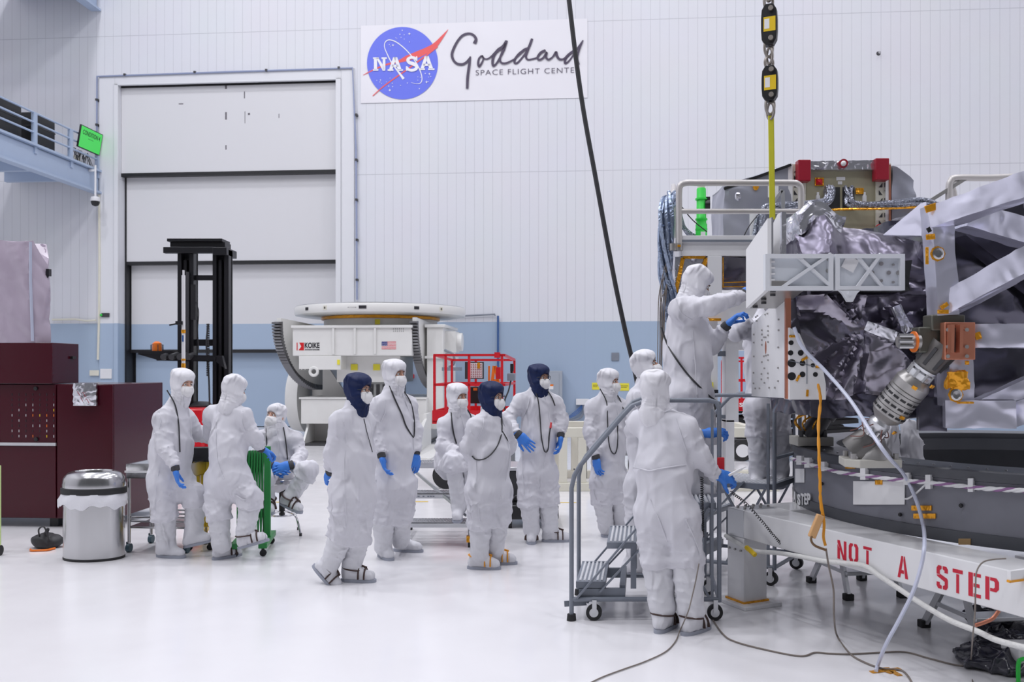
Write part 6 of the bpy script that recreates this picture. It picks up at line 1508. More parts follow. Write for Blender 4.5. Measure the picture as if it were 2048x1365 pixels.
# ---- hardware body wrapped in blankets
hw = thing('flight_hardware', 'foil blanket wrapped instrument bench with white panels standing on the ring', 'spacecraft hardware')
def radial(p):     # long creases pulled out of one point of the blanket
    dx, dz = p.x-2.38, p.z-2.06; r = math.hypot(dx, dz); th = math.atan2(dz, dx)
    q = (th*9/(2*math.pi)+.35*math.sin(3*th)+.25*math.sin(5*r)) % 1.0
    k = max(0, 1-max(0, p.y-5.98)/.12)
    return Vector((p.x, p.y-k*min(r, .36)*.30*(abs(q-.5)*2-.5), p.z))
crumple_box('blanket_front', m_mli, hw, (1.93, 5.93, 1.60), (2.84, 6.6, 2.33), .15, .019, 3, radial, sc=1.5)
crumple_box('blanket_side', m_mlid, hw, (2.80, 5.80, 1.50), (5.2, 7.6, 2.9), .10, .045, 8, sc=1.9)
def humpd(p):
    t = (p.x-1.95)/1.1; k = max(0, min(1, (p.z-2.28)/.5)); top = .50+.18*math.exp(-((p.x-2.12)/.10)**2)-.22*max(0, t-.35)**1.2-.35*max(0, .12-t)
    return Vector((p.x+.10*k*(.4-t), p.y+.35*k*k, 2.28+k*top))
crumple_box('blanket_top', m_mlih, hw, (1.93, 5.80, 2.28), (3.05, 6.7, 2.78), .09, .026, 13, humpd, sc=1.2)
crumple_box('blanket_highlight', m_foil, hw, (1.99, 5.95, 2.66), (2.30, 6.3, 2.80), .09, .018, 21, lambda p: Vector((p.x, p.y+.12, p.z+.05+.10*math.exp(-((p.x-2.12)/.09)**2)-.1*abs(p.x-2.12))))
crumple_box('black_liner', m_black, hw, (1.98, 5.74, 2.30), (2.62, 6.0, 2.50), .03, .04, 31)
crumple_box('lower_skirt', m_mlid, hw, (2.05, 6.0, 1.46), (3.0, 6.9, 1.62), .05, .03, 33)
# radiator panel with bolt rows (grazing view), copper edge strip
XP = 1.855
def PX(px, py, X=XP):
    u = (px-1024)/FP; t = X/u; return Vector((X, t, CH+(HZ-py)/FP*t))
pc_ = [PX(1503, 793), PX(1573, 797), PX(1573, 583), PX(1503, 650)]
pn = MB().prism(pc_, (0, 0, 0), (.03, 0, 0)).build('radiator_panel', m_wpanel, hw, smooth=False)
MB().bar(PX(1575.5, 798), PX(1575.5, 582), .035, .028, up=(0, 1, 0)).build('copper_strip', m_copper, hw, smooth=False)
C3 = lambda X, Y: (1300+X/4.016, 520+Y/4.016)
bl = MB()
for X, Y in ((838, 600), (838, 665), (838, 776), (836, 908), (836, 992), (850, 1033), (884, 1033), (962, 1028), (1008, 1028), (1038, 480), (1038, 566), (1036, 704), (1034, 868), (1034, 974), (903, 565), (903, 600), (903, 645), (903, 683), (953, 533), (953, 572), (953, 607), (953, 660), (920, 622), (934, 622), (920, 775), (936, 770), (953, 765), (953, 806), (903, 822), (924, 872), (952, 912), (952, 950), (900, 918), (900, 960), (924, 988), (855, 460), (862, 490), (930, 398), (948, 385), (930, 440), (948, 432), (868, 450)):
    q = PX(*C3(X, Y)); bl.cyl(q, q-Vector((.010, 0, 0)), .0065, n=8)
o = bl.build('panel_bolts', m_strut, pn); o['kind'] = 'stuff'
q = PX(*C3(930, 705)); MB().sphere(q, .04, 10, 8, sc=(.12, .5, 1.2)).build('copper_mark', m_copper, pn)
# upper white panel, its underside box and second fin
XU = 1.635
up_ = [PX(1492, 617, XU), PX(1535, 577, XU), PX(1535, 437, XU), PX(1492, 500, XU)]
MB().prism(up_, (0, 0, 0), (.025, 0, 0)).build('upper_panel', m_wpanel, hw, smooth=False)
MB().prism([up_[0]+Vector((.02, .02, 0)), up_[1]+Vector((.02, 0, 0)), up_[1]+Vector((.02, 0, .05)), up_[0]+Vector((.02, .02, .05))], (0, 0, 0), (.24, .03, 0)).build('hinge_box', m_strut, hw, bev=.004, smooth=False)
hb = MB()
for k in range(5):
    q = up_[0].lerp(up_[1], .1+.2*k); hb.cyl(q+Vector((.05+.03*(k % 2), 0, -.01)), q+Vector((.05+.03*(k % 2), 0, .02)), .018, n=10)
hb.build('hinge_bolt', m_dgrey, hw)
MB().prism([(1.735, 5.66, 2.53), (1.735, 6.15, 2.53), (1.735, 6.15, 2.60), (1.735, 5.72, 2.80), (1.735, 5.66, 2.80)], (0, 0, 0), (.03, 0, 0)).build('upper_fin', m_wpanel, hw, smooth=False)
MB().bb((1.735, 5.63, 2.53), (1.765, 5.66, 2.80)).build('fin_edge_tape', m_foil, hw, smooth=False)
MB().bb((1.66, 5.60, 2.53), (1.672, 5.62, 2.76)).build('fin_edge_tape', m_foil, hw, smooth=False)
MB().bb((1.66, 5.9, 2.45), (1.735, 6.1, 2.62)).build('dark_gap_fill', m_mlid, hw)  # dark block filling the fin gap, its darkness put into the colour
# machined bracket: two bays with cross diagonals
YB = 5.58
def bay(x0, x1, dirs, holes):
    YB = 5.58
    a, b = P(x0, 581, YB), P(x1, 508, YB)
    f = MB(); s_ = .028
    f.bb((a.x, YB, a.z), (b.x, YB+.05, a.z+s_)).bb((a.x, YB, b.z-s_), (b.x, YB+.05, b.z)).bb((a.x, YB, a.z+s_), (a.x+s_, YB+.05, b.z-s_)).bb((b.x-s_, YB, a.z+s_), (b.x, YB+.05, b.z-s_))
    for p, q in dirs: f.bar(P(p[0], p[1], YB+.012), P(q[0], q[1], YB+.012), .02, .022, up=(0, 1, 0)); YB += .004
    YB = 5.58
    o = f.build('bracket_bay', m_alu2, hw, smooth=False)
    MB().bb((a.x+.01, YB+.035, a.z+.01), (b.x-.01, YB+.055, b.z-.01)).build('bracket_web', m_web, o, smooth=False)
    hh = MB()
    for px, py, r in holes: c = P(px, py, YB+.03); hh.cyl(c, c+Vector((0, -.008, 0)), r, n=12)
    if holes: hh.build('bolt_head', m_strut, o)
    return o
m_alu2 = mat('satin_aluminium', srgb(222, 225, 230), .45, metal=.0); m_web = mat('pale_grey_web', srgb(214, 219, 226), .5)
bay(1531, 1667, [((1560, 578), (1662, 508)), ((1592, 510), (1664, 576))], [(1658, 520, .014), (1656, 542, .014), (1660, 562, .012)])
b2_ = bay(1671, 1810, [((1712, 578), (1762, 508)), ((1712, 510), (1765, 576))], [(1762, 528, .013), (1744, 546, .013), (1777, 546, .013), (1796, 546, .013), (1762, 562, .010), (1786, 530, .008), (1786, 565, .008), (1803, 515, .006)])
for k in range(4): MB().bb(P(1539, 526+12*k, YB+.03), P(1550, 522+12*k, YB+.02)).build('nut_plate', m_paper, hw, smooth=False)
c = P(1700, 528, YB+.028); MB().box(c, (.085, .012, .085), Matrix.Rotation(R(28), 3, 'Y')).build('white_tile', m_paper, b2_, smooth=False)
MB().prism([P(1678, 580, YB), P(1722, 580, YB), P(1714, 588, YB), P(1706, 604, YB), P(1696, 604, YB), P(1686, 588, YB)], (0, 0, 0), (0, .03, 0)).cyl(P(1699, 588, YB), P(1699, 588, YB)+Vector((0, -.008, 0)), .012, n=10).build('lug', m_alu2, hw, smooth=False)
# electronics box with round ports
YA = 5.84
ab = MB().prism([P(1579, 800, YA), P(1652, 800, YA), P(1652, 768, YA), P(1646, 738, YA), P(1622, 720, YA), P(1600, 668, YA), P(1579, 655, YA)], (0, 0, 0), (0, .12, 0)).build('electronics_box', m_wpanel, hw, smooth=False, bev=.003)
C4 = lambda X, Y: (1480+X/3.102, 420+Y/3.102)
for X, Y, r in ((318, 825, 15), (315, 888, 16), (377, 888, 18), (322, 952, 25), (388, 952, 18), (322, 1033, 25), (388, 1022, 18), (452, 965, 13), (468, 1022, 15)):
    c = P(*C4(X, Y), YA-.002); MB().cyl(c, c+Vector((0, .01, 0)), r/3.102/FP*YA, n=20).build('port', m_black, ab)
for a, b in (((300, 935), (520, 985)), ((415, 860), (415, 1080))): MB().bar(P(*C4(*a), YA-.003), P(*C4(*b), YA-.003), .004, .004).build('panel_seam', m_grey, ab)
for X, Y, a in ((400, 925, .5), (490, 975, 0), (360, 1045, 1.1), (418, 1138, 1.5), (325, 785, 0)):
    MB().box(P(*C4(X, Y), YA-.004), (.045, .004, .016), Matrix.Rotation(-a, 3, 'Y')).build('amber_tape', m_kapton, ab, smooth=False)
# tan joint fittings, copper bracket, wrapped struts
YT = 5.15
def T(px, py, d=0): return P(px, py, YT+d)
ext = lambda a, b: a+(b-a)*1.9
tr = thing('truss', 'silver wrapped strut truss standing at the right edge of the view', 'truss')
wrapped('strut', m_truss, tr, T(1873, 412), T(1886, 632), .125, .14, 1)
wrapped('strut', m_truss, tr, T(1868, 437, -.01), ext(T(1868, 437, -.01), T(2120, 352, -.5)), .15, .13, 2)
wrapped('strut', m_truss, tr, T(1925, 432, .12), ext(T(1925, 432, .12), T(2120, 488, .2)), .14, .15, 3)
wrapped('strut', m_truss, tr, T(1890, 612, .02), ext(T(1890, 612, .02), T(2120, 488, -.4)), .16, .13, 4)
wrapped('strut', m_truss, tr, T(1938, 673, .03), ext(T(1938, 673, .03), T(2120, 673, -.2)), .14, .14, 5)
wrapped('strut', m_truss, tr, T(1911, 720, .03), T(1912, 812, .03), .145, .14, 6)
wrapped('strut', m_truss, tr, T(1888, 828, .02), T(2028, 828, -.10), .125, .16, 7)
wrapped('strut', m_truss, tr, T(2026, 830, -.06), T(2130, 800, -.2), .12, .14, 8)
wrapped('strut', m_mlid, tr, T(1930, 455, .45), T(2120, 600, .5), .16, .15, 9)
wrapped('strut', m_truss, tr, T(1940, 822, .3), T(2120, 742, .3), .09, .10, 10)
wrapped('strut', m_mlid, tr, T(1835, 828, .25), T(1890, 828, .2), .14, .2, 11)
# matte blanket flap at the upper left of the truss
fl_mb = MB().prism([T(1766, 470, .3), T(1852, 472, .1), T(1852, 404, .05), T(1840, 408, .08)], (0, 0, 0), (.03, .05, 0)); fl_mb.build('blanket_flap', m_truss, tr, smooth=False)
def patch(px, py, w_, h_, m=m_kapton, name='amber_tape', rot=0, d=-.085):
    MB().box(T(px, py, d), (w_/FP*YT, .008, h_/FP*YT), Matrix.Rotation(-rot, 3, 'Y')).build(name, m, tr, smooth=False, bev=.002)
for a in ((1862, 416, 24, 14, .3), (1906, 403, 12, 12, 0), (1861, 474, 18, 11, .1), (1854, 512, 6, 34, 0), (1889, 612, 16, 8, .6), (1886, 624, 22, 8, 0), (1956, 672, 12, 14, .3), (1934, 726, 8, 8, 0), (1988, 822, 12, 20, 0), (1965, 806, 100, 4, 0), (2026, 828, 5, 40, 0)): patch(*a[:4], rot=a[4])
crumple_box('amber_pouch', m_kapton, tr, T(1896, 778, -.10), T(1932, 744, -.07), .03, .012, 5, sc=.35)
for px, py in ((1875, 508), (1911, 790)):
    c = T(px, py, -.075); MB().lathe([(.032, 0), (.034, .012), (.024, .016), (.022, .008), (.0, .006)], n=18, cap=False).xf(Matrix.Translation(c) @ Matrix.Rotation(R(90), 4, 'X')).build('round_fitting', m_steel, tr)
    MB().lathe([(.045, 0), (.045, .004), (.0, .004)], n=8, cap=False).xf(Matrix.Translation(c) @ Matrix.Rotation(R(90), 4, 'X')).build('amber_washer', m_kapton, tr)
patch(1858, 460, 8, 10, m_black, 'black_mark', .5)
cbk = MB().bb(T(1890, 720, -.12), T(1940, 646, -.06)).build('copper_bracket', m_copper, tr, bev=.004)
for x0, x1 in ((1901, 1908), (1918, 1925)): MB().bar(T(x0, 706, -.15), T(x0+1, 650, -.15), .018, .05, up=(0, 1, 0)).build('bracket_rib', m_copper, cbk, smooth=False)
MB().bb(T(1908, 704, -.125), T(1918, 656, -.119)).build('bracket_slot', m_dgrey, cbk)
for px in (1896, 1934):
    for py in (660, 694, 713): MB().cyl(T(px, py, -.135), T(px, py, -.118), .011, n=10).build('bolt', m_strut, cbk)
m_olive = mat('olive_grey_fitting', (.12, .12, .10), .4, metal=.5)
MB().bb(T(1864, 662, -.06), T(1910, 632, .06)).bb(T(1838, 706, -.04), T(1890, 656, .06)).build('joint_block', m_olive, tr, bev=.008)
MB().cyl(T(1838, 684, -.02), T(1796, 684, -.02), .045, .035, n=16).build('latch_barrel', m_strut, tr)
MB().cyl(T(1829, 684, -.02), T(1826, 684, -.02), .062, n=20).build('orange_seal', m_orange, tr)
for k in range(3): MB().cyl(T(1826, 672+11*k, -.06), T(1798, 672+11*k, -.06), .012, n=8).build('latch_rod', m_steel, tr)
wrapped('foil_sleeve', m_foil, hw, P(1792, 612, 5.72), P(1818, 664, 5.7), .06, .06, 15, .02)
wrapped('foil_sleeve', m_foil, hw, P(1735, 652, 5.78), P(1795, 676, 5.66), .06, .06, 16, .02)
# actuator leg between ring and truss
A0 = P(1742, 868, 5.40); A1 = P(1890, 688, 5.12); ax_, ay_, az_ = frame(A1-A0); LA = (A1-A0).length
ac = thing('actuator_leg', 'slotted grey metal actuator leg leaning from the ring to the copper bracket', 'actuator', tuple(A0))
AM = Matrix(((ax_.x, ay_.x, az_.x, 0), (ax_.y, ay_.y, az_.y, 0), (ax_.z, ay_.z, az_.z, 0), (0, 0, 0, 1)))
def ala(name, prof, m, n=32): return MB().lathe([(r, t*LA) for r, t in prof], n=n).xf(AM).build(name, m, ac, ang=25)
main = ala('motor_body', [(.055, .16), (.085, .20), (.100, .235), (.104, .24), (.104, .50), (.098, .505), (.104, .51), (.106, .58), (.100, .60), (.082, .64), (.070, .645)], m_strut)
ala('upper_collar', [(.068, .63), (.072, .66), (.072, .70), (.060, .71), (.075, .72), (.078, .745), (.06, .75)], m_alu)
ala('upper_cone', [(.070, .745), (.078, .78), (.085, .93), (.08, 1.0)], mat('dark_warm_metal', (.16, .155, .15), .4, metal=.6))
ala('lower_neck', [(.05, -.02), (.062, .0), (.062, .03), (.045, .05), (.06, .075), (.066, .10), (.066, .13), (.05, .17)], m_alu)
ala('lower_cone', [(.105, -.20), (.10, -.16), (.07, -.03), (.06, .0)], mat('dark_warm_metal', (0, 0, 0)))
sl = MB()
for k in range(14):
    a = 2*math.pi*k/14
    for t in (.27, .35, .43):
        aa = a+(.22 if t == .35 else 0); c = Vector((.1035*math.cos(aa), .1035*math.sin(aa), t*LA)); M = Matrix.Translation(c) @ Matrix.Rotation(aa, 4, 'Z')
        sl.bb((-.003, -.017, -.007), (.0025, .017, .007)); sl.V[-8:] = [M @ v for v in sl.V[-8:]]
o = sl.xf(AM).build('slot', m_black, main, smooth=False); o['kind'] = 'stuff'
for t in (.31, .39, .47): MB().tube([AM @ Vector((.1045*math.cos(q), .1045*math.sin(q), t*LA)) for q in [2*math.pi*i/32 for i in range(32)]], .0022, 5, closed=True).build('groove', m_black, main)
for k in range(8):
    a = 2*math.pi*k/8
    MB().bar(AM @ Vector((.07*math.cos(a), .07*math.sin(a), .615*LA)), AM @ Vector((.072*math.cos(a), .072*math.sin(a), .72*LA)), .014, .014).build('collar_rod', m_steel, ac)
    MB().cyl(AM @ Vector((.066*math.cos(a), .066*math.sin(a), .0*LA)), AM @ Vector((.066*math.cos(a), .066*math.sin(a), .07*LA)), .010, n=8).build('neck_bolt', m_steel, ac)
    MB().bar(AM @ Vector((.078*math.cos(a), .078*math.sin(a), .78*LA)), AM @ Vector((.092*math.cos(a), .092*math.sin(a), .95*LA)), .012, .02).build('cone_fin', m_dgrey, ac)
for t, a in ((.30, 4.2), (.58, 3.6), (.14, 4.6), (.655, 4.5)):
    c = Vector((.106*math.cos(a), .106*math.sin(a), t*LA)); MB().box(c, (.01, .03, .02), Matrix.Rotation(a, 3, 'Z')).xf(AM).build('amber_tape', m_kapton, ac, smooth=False)
mb = MB()
for k in range(7): mb.tube(spline([AM @ Vector((.05*math.cos(k), .05*math.sin(k), .12*LA)), AM @ Vector((.09*math.cos(k), .09*math.sin(k), .06*LA)), AM @ Vector((.08*math.cos(k+1), .08*math.sin(k+1), -.02*LA)), AM @ Vector((.11*math.cos(k+.5), .11*math.sin(k+.5), -.10*LA))], 5), .0035, 5)
mb.build('lead_wires', mat('red_lead', (.16, .06, .05), .5), ac)
fb = P(1742, 900, 5.45); fb.z = 1.185
fo = MB().prism([fb+Vector(q) for q in ((-.19, -.06, 0), (-.12, -.13, 0), (.14, -.12, 0), (.19, .0, 0), (.16, .14, 0), (-.15, .14, 0))], (0, 0, 0), (0, 0, .05)).build('foot_flange', mat('foot_grey', srgb(186, 184, 176), .5), ac, bev=.006, smooth=False); fo.location = -A0
f2 = MB().lathe([(.13, .05), (.12, .09), (.09, .13), (.08, .17)], c=fb, n=24).build('foot_boss', m_strut, ac); f2.location = -A0
for q in ((-.14, -.08), (.12, -.08), (-.12, .1), (.12, .1), (-.02, -.10)): o = MB().cyl(fb+Vector((q[0], q[1], .05)), fb+Vector((q[0], q[1], .085)), .018, n=8).build('foot_bolt', m_strut, ac); o.location = -A0
# second leg seen behind
A2 = P(1618, 878, 6.9); A2.z = 1.185
a2 = thing('actuator_leg', 'second darker actuator leg half hidden at the left end of the ring', 'actuator', tuple(A2))
MB().bb((-.12, -.1, 0), (.16, .12, .07)).build('foot_flange', mat('foot_grey', (0, 0, 0)), a2, bev=.006)
MB().cyl((0, 0, .07), (.10, -.05, .24), .09, .07, n=20).cyl((.10, -.05, .24), (.32, -.1, .52), .09, .08, n=20).build('leg_body', m_dgrey, a2)
mb = MB()
for k in range(8): a = k*.8; mb.tube(spline([(.05*math.cos(a), .05*math.sin(a), .1), (.12*math.cos(a), .11*math.sin(a)-.03, .2), (.1+.1*math.cos(a+1), .1*math.sin(a+1), .3), (.2+.08*math.cos(a), -.05, .42)], 5), .007, 5)
mb.build('lead_wires', m_kapton, a2)
for q in ((-.08, -.06), (.1, -.07), (.0, -.07)): MB().cyl((q[0], q[1], .07), (q[0], q[1], .12), .018, n=8).build('foot_bolt', m_dgrey, a2)
settle(hw, (2.4, 6.3, 1.18)); settle(tr, T(1905, 850))
# ================================================================ spacecraft bus and its white stand behind
def B(px, py, d=0): return P(px, py, 10.0+d)
def fb(px0, py0, px1, py1, Y, d):      # box whose front face spans the given rows and columns at distance Y, d deep
    a, b = P(px0, py0, Y), P(px1, py1, Y); return MB().bb(a, (b.x, Y+d, b.z))
sb_ = thing('spacecraft_bus', 'distant tan equipment panel with red covers and grey blankets above the white stand', 'spacecraft hardware', tuple(Vector((B(1690, 480).x, 10.4, 2.9))))
SBO = sb_.location.copy()
def part(mb, name, m, bev=0, parent=sb_, smooth=False):
    o = mb.build(name, m, parent, smooth=smooth, bev=bev)
    if parent is sb_: o.location = -SBO
    return o
tp_ = part(fb(1612, 520, 1752, 342, 10.0, .5), 'tan_panel', m_tan, .004)
part(fb(1582, 520, 1612, 328, 9.98, .6), 'isogrid_frame', m_cream, .004); part(fb(1752, 520, 1782, 326, 9.98, .6), 'isogrid_frame', m_cream, .004)
ig = MB()
for x0 in (1588, 1758):
    for k in range(12):
        y = 334+15*k
        a, b, c = B(x0, y+11, -.025), B(x0+7, y+11, -.025), B(x0+(0 if k % 2 else 7), y+2, -.025); ig.prism([a, b, c], (0, 0, 0), (0, .006, 0))
        a, b, c = B(x0+11, y+2, -.025), B(x0+18, y+2, -.025), B(x0+(18 if k % 2 else 11), y+11, -.025); ig.prism([a, b, c], (0, 0, 0), (0, .006, 0))
o = part(ig, 'triangular_pockets', m_dgrey); o['kind'] = 'stuff'
for px in (1580, 1775): part(MB().bar(B(px, 520, -.03), B(px, 328, -.03), .05, .03, up=(0, 1, 0)), 'edge_trim', m_wpanel)
part(MB().bar(B(1779, 520, -.04), B(1779, 330, -.04), .02, .03, up=(0, 1, 0)), 'copper_edge', m_copper)
wt = wrapped('silver_trim', m_foil, sb_, B(1616, 333, -.03), B(1752, 332, -.03), .09, .1, 3, .015); wt.location = -SBO
for px0, px1, y0, y1 in ((1597, 1615, 324, 362), (1752, 1770, 321, 360)): part(MB().bb(B(px0, y1, -.14), B(px1, y0, -.02)), 'red_cover', m_darkred, .01)
part(MB().sphere(B(1687, 327, -.1), .034, 16, 10).lathe([(.030, 0), (.052, .0), (.052, .03), (.030, .03)], n=20, cap=False).xf(Matrix.Identity(4)), 'ball_lens', m_wpanel) if False else None
part(MB().cyl(B(1687, 327, -.12), B(1687, 327, -.04), .050, n=20), 'red_knob', m_darkred, smooth=True); part(MB().sphere(B(1687, 327, -.12), .030, 14, 9), 'lens', m_wpanel, smooth=True)
part(MB().bb(B(1630, 372, -.012), B(1647, 356, 0)), 'amber_frame', m_kapton); part(MB().prism([B(1632, 370, -.015), B(1645, 370, -.015), B(1645, 358, -.015), B(1632, 358, -.015)], (0, 0, 0), (0, .01, 0)).add([B(1632, 370, -.015), B(1645, 370, -.015), B(1645, 358, -.015), B(1632, 358, -.015), B(1638.5, 364, -.05)], [(0, 1, 4), (1, 2, 4), (2, 3, 4), (3, 0, 4)]), 'red_pad', m_red)
for px in (1656, 1685): part(MB().bb(B(px, 421, -.004), B(px+23, 375, .01)), 'harness_opening', m_dgrey)
for a, b, c, d in ((1673, 1690, 354, 361), (1676, 1684, 363, 369), (1672, 1690, 433, 440)): part(MB().bb(B(a, d, -.006), B(b, c, 0)), 'white_label', m_paper)
for px in (1633, 1726): part(MB().bb(B(px, 408, -.03), B(px+5, 392, 0)).bb(B(px+1, 392, -.02), B(px+4, 385, 0)), 'white_fitting', m_wpanel)
part(MB().bb(B(1712, 388, -.02), B(1726, 377, 0)), 'amber_fitting', m_kapton)
part(MB().cyl(B(1760, 458, -.2), B(1760, 458, -.1), .055, n=16), 'red_cap', m_red, smooth=True)
def strands(name, path, n, r, spread, m, parent, seed=1, off=None):
    rr = random.Random(seed); mb = MB()
    for k in range(n):
        a = rr.uniform(0, 6.28); q = spread*math.sqrt(rr.random()); ph = rr.uniform(0, 6)
        mb.tube(spline([Vector(p)+Vector((q*math.cos(a+.8*i), q*math.sin(a+.8*i)*.8, q*math.sin(a+.8*i+ph)*.8)) for i, p in enumerate(path)], 6), r, 6)
    o = mb.build(name, m, parent)
    if off is not None: o.location = off
    return o
strands('foil_harness', [B(1658, 376, -.03), B(1660, 392, -.08), B(1650, 406, -.1), B(1620, 412, -.12), B(1580, 414, -.12), B(1540, 417, -.12), B(1522, 430, -.12), B(1514, 470, -.1)], 9, .022, .05, m_harness, sb_, 2, -SBO)
strands('foil_harness', [B(1697, 378, -.03), B(1698, 395, -.08), B(1706, 408, -.1), B(1740, 411, -.12), B(1790, 410, -.12), B(1840, 405, -.1), B(1880, 415, -.1)], 8, .020, .045, m_harness, sb_, 3, -SBO)
part(MB().tube(spline([B(1620, 422, -.14), B(1690, 419, -.14), B(1760, 418, -.14), B(1850, 414, -.12)], 6), .014, 6), 'amber_cable', m_kapton, smooth=True)
# grey blankets left and right
m_gb = foil('grey_blue_blanket', (0.42, 0.43, 0.50), 0.36, 0.6, 0.9, 2.2)
def wedge(p): return Vector((p.x, p.y, p.z if p.z < 3.7 else 3.7+(p.z-3.7)*(.45+.55*(p.x-B(1445, 0).x)/(B(1580, 0).x-B(1445, 0).x))))
o = crumple_box('side_blanket', m_gb, sb_, (B(1446, 0).x, 9.95, 3.2), (B(1580, 0).x, 10.6, 4.10), .05, .05, 41, wedge, sc=2.2); o.location = -SBO
def wedge2(p): return Vector((p.x, p.y, p.z if p.z < 3.7 else 3.7+(p.z-3.7)*(1-.45*(p.x-B(1782, 0).x)/(B(1828, 0).x-B(1782, 0).x))))
o = crumple_box('side_blanket', m_gb, sb_, (B(1783, 0).x, 9.98, 3.2), (B(1828, 0).x, 10.6, 4.12), .05, .05, 47, wedge2, sc=2); o.location = -SBO
part(MB().bar(B(1448, 378, -.06), B(1582, 330, -.06), .02, .03), 'black_seam', m_black)
part(MB().bb(B(1536, 395, -.05), B(1556, 372, -.03)), 'white_square', m_paper); part(MB().bb(B(1500, 500, -.06), B(1528, 427, -.03)), 'white_plate', m_wpanel)
for px, py in ((1512, 372), (1476, 393)): part(MB().sphere(B(px, py, -.06), .035, 8, 6, sc=(1, .5, 1.5)), 'tie_down', m_kapton if px > 1500 else m_foil)
part(MB().bar(B(1540, 415, -.3), B(1564, 380, -.3), .03, .03).bar(B(1565, 382, -.3), B(1566, 420, -.3), .04, .03), 'support_bracket', m_alu)
part(fb(1470, 700, 1800, 474, 10.1, .6), 'lower_structure', m_wpanel)
# ---- white stand with platform, guard rails, cable bundles
YS = 9.2
def Sx(px, py, d=0): return P(px, py, YS+d)
ws = thing('access_stand', 'tall white access stand with rounded guard rail and foil panels behind the ladder person', 'stand', tuple(Vector((Sx(1420, 800).x, YS, 0))))
WSO = ws.location.copy()
def wp(mb, name, m, bev=0, smooth=False): o = mb.build(name, m, ws, smooth=smooth, bev=bev); o.location = -WSO; return o
wp(fb(1356, 486, 1640, 471, YS, .75), 'deck', m_white, .006)
wp(MB().bb(Sx(1358, 484, -.01), Sx(1630, 480, 0)), 'deck_edge', m_grey)
wp(fb(1362, 512, 1640, 486, YS+.02, .7), 'fascia', m_white, .004)
fp = wp(fb(1350, 590, 1412, 514, YS+.05, .3), 'foil_panel', m_foil)
kf = MB(); kf.bar(Sx(1351, 588, .04), Sx(1366, 516, .04), .04, .01, up=(0, 1, 0)).bar(Sx(1366, 515, .04), Sx(1411, 515, .04), .03, .01, up=(0, 1, 0)).bar(Sx(1413, 516, .04), Sx(1403, 548, .04), .04, .01, up=(0, 1, 0)).bar(Sx(1350, 588, .04), Sx(1404, 588, .04), .03, .01, up=(0, 1, 0)); wp(kf, 'amber_tape', m_kapton)
wp(fb(1416, 590, 1444, 512, YS, .2), 'white_pillar', m_white, .004)
o = crumple_box('dark_foil_panel', m_mli, ws, (Sx(1446, 0).x, YS+.08, 1.8+(735-575)/1750*YS), (Sx(1500, 0).x, YS+.4, 1.8+(735-514)/1750*YS), .04, .03, 51, sc=1.2); o.location = -WSO
wp(MB().bar(Sx(1445, 566, .02), Sx(1497, 564, .02), .02, .01).bar(Sx(1446, 574, .02), Sx(1490, 574, .02), .015, .01).bar(Sx(1446, 515, .02), Sx(1446, 576, .02), .01, .01, up=(0, 1, 0)), 'amber_tape', m_kapton)
wp(fb(1380, 640, 1640, 590, YS+.1, 1.0), 'lower_box', m_white, .004)
wp(MB().bb(Sx(1452, 845, .3), Sx(1468, 600, .5)), 'leg', m_white, .004); wp(MB().bb(Sx(1418, 845, .2), Sx(1427, 600, .4)), 'leg', m_white, .004)
for px in (1452, 1418): 
    a = Sx(px, 845, .3); wp(MB().bb((a.x, YS+.3, 0), (a.x+.09, YS+.5, a.z+.02)), 'leg', m_white)
wp(MB().bb((Sx(1620, 0).x, YS+.3, 0), (Sx(1635, 0).x, YS+.5, 2.4)), 'leg', m_white); wp(MB().bb((Sx(1418, 0).x, YS+1.3, 0), (Sx(1428, 0).x, YS+1.45, 2.4)), 'leg', m_white)
wp(MB().bb(Sx(1427, 713, .32), Sx(1453, 703, .42)), 'cross_beam', m_grey, .003); wp(MB().bb(Sx(1427, 838, .32), Sx(1453, 830, .42)), 'cross_beam', m_grey, .003)
wp(MB().bb(Sx(1410, 642, .0), Sx(1438, 638, .1)), 'amber_tape', m_kapton)
wp(MB().bb(Sx(1417, 780, .15), Sx(1425, 765, .19)), 'yellow_tag', m_ylabel)
wp(MB().bb(Sx(1418, 788, .12), Sx(1434, 780, .18)).tube(spline([Sx(1422, 786, .1), Sx(1426, 800, .1), Sx(1430, 815, .1), Sx(1433, 835, .1)], 5), .012, 6), 'phone_handset', m_black)
m_rail = mat('pale_tube_rail', srgb(200, 196, 194), .35, metal=.3)
def railw(pts, r=.034): wp(MB().tube(pts, r, 10), 'guard_rail', m_rail, smooth=True)
railw(spline([Sx(1358, 500), Sx(1358, 420), Sx(1358, 385), Sx(1361, 371), Sx(1373, 366), Sx(1400, 366), Sx(1500, 366), Sx(1580, 366), Sx(1596, 369), Sx(1602, 380), Sx(1602, 420), Sx(1602, 470)], 5))
railw([Sx(1358, 423), Sx(1602, 423)], .028)
railw(spline([Sx(1346, 500, .3), Sx(1346, 400, .3), Sx(1347, 378, .6), Sx(1347, 376, 1.3), Sx(1347, 420, 1.4), Sx(1347, 500, 1.4)], 5), .03)
railw(spline([Sx(1898, 480, 1), Sx(1898, 385, 1), Sx(1902, 362, 1), Sx(1915, 356, 1), Sx(1980, 356, 1), Sx(2060, 352, 1)], 5), .04)
railw(spline([Sx(1910, 480, 1.3), Sx(1910, 400, 1.3), Sx(1906, 372, 1.3), Sx(1912, 360, 1.3)], 5), .03); wp(MB().bar(Sx(1850, 408, 1), Sx(1938, 353, 1), .05, .04), 'diagonal_tube', m_strut)
for px in (1357, 1346): wp(MB().cyl(Sx(px, 502, 0), Sx(px, 488, 0), .045, n=12), 'rail_socket', m_strut, smooth=True)
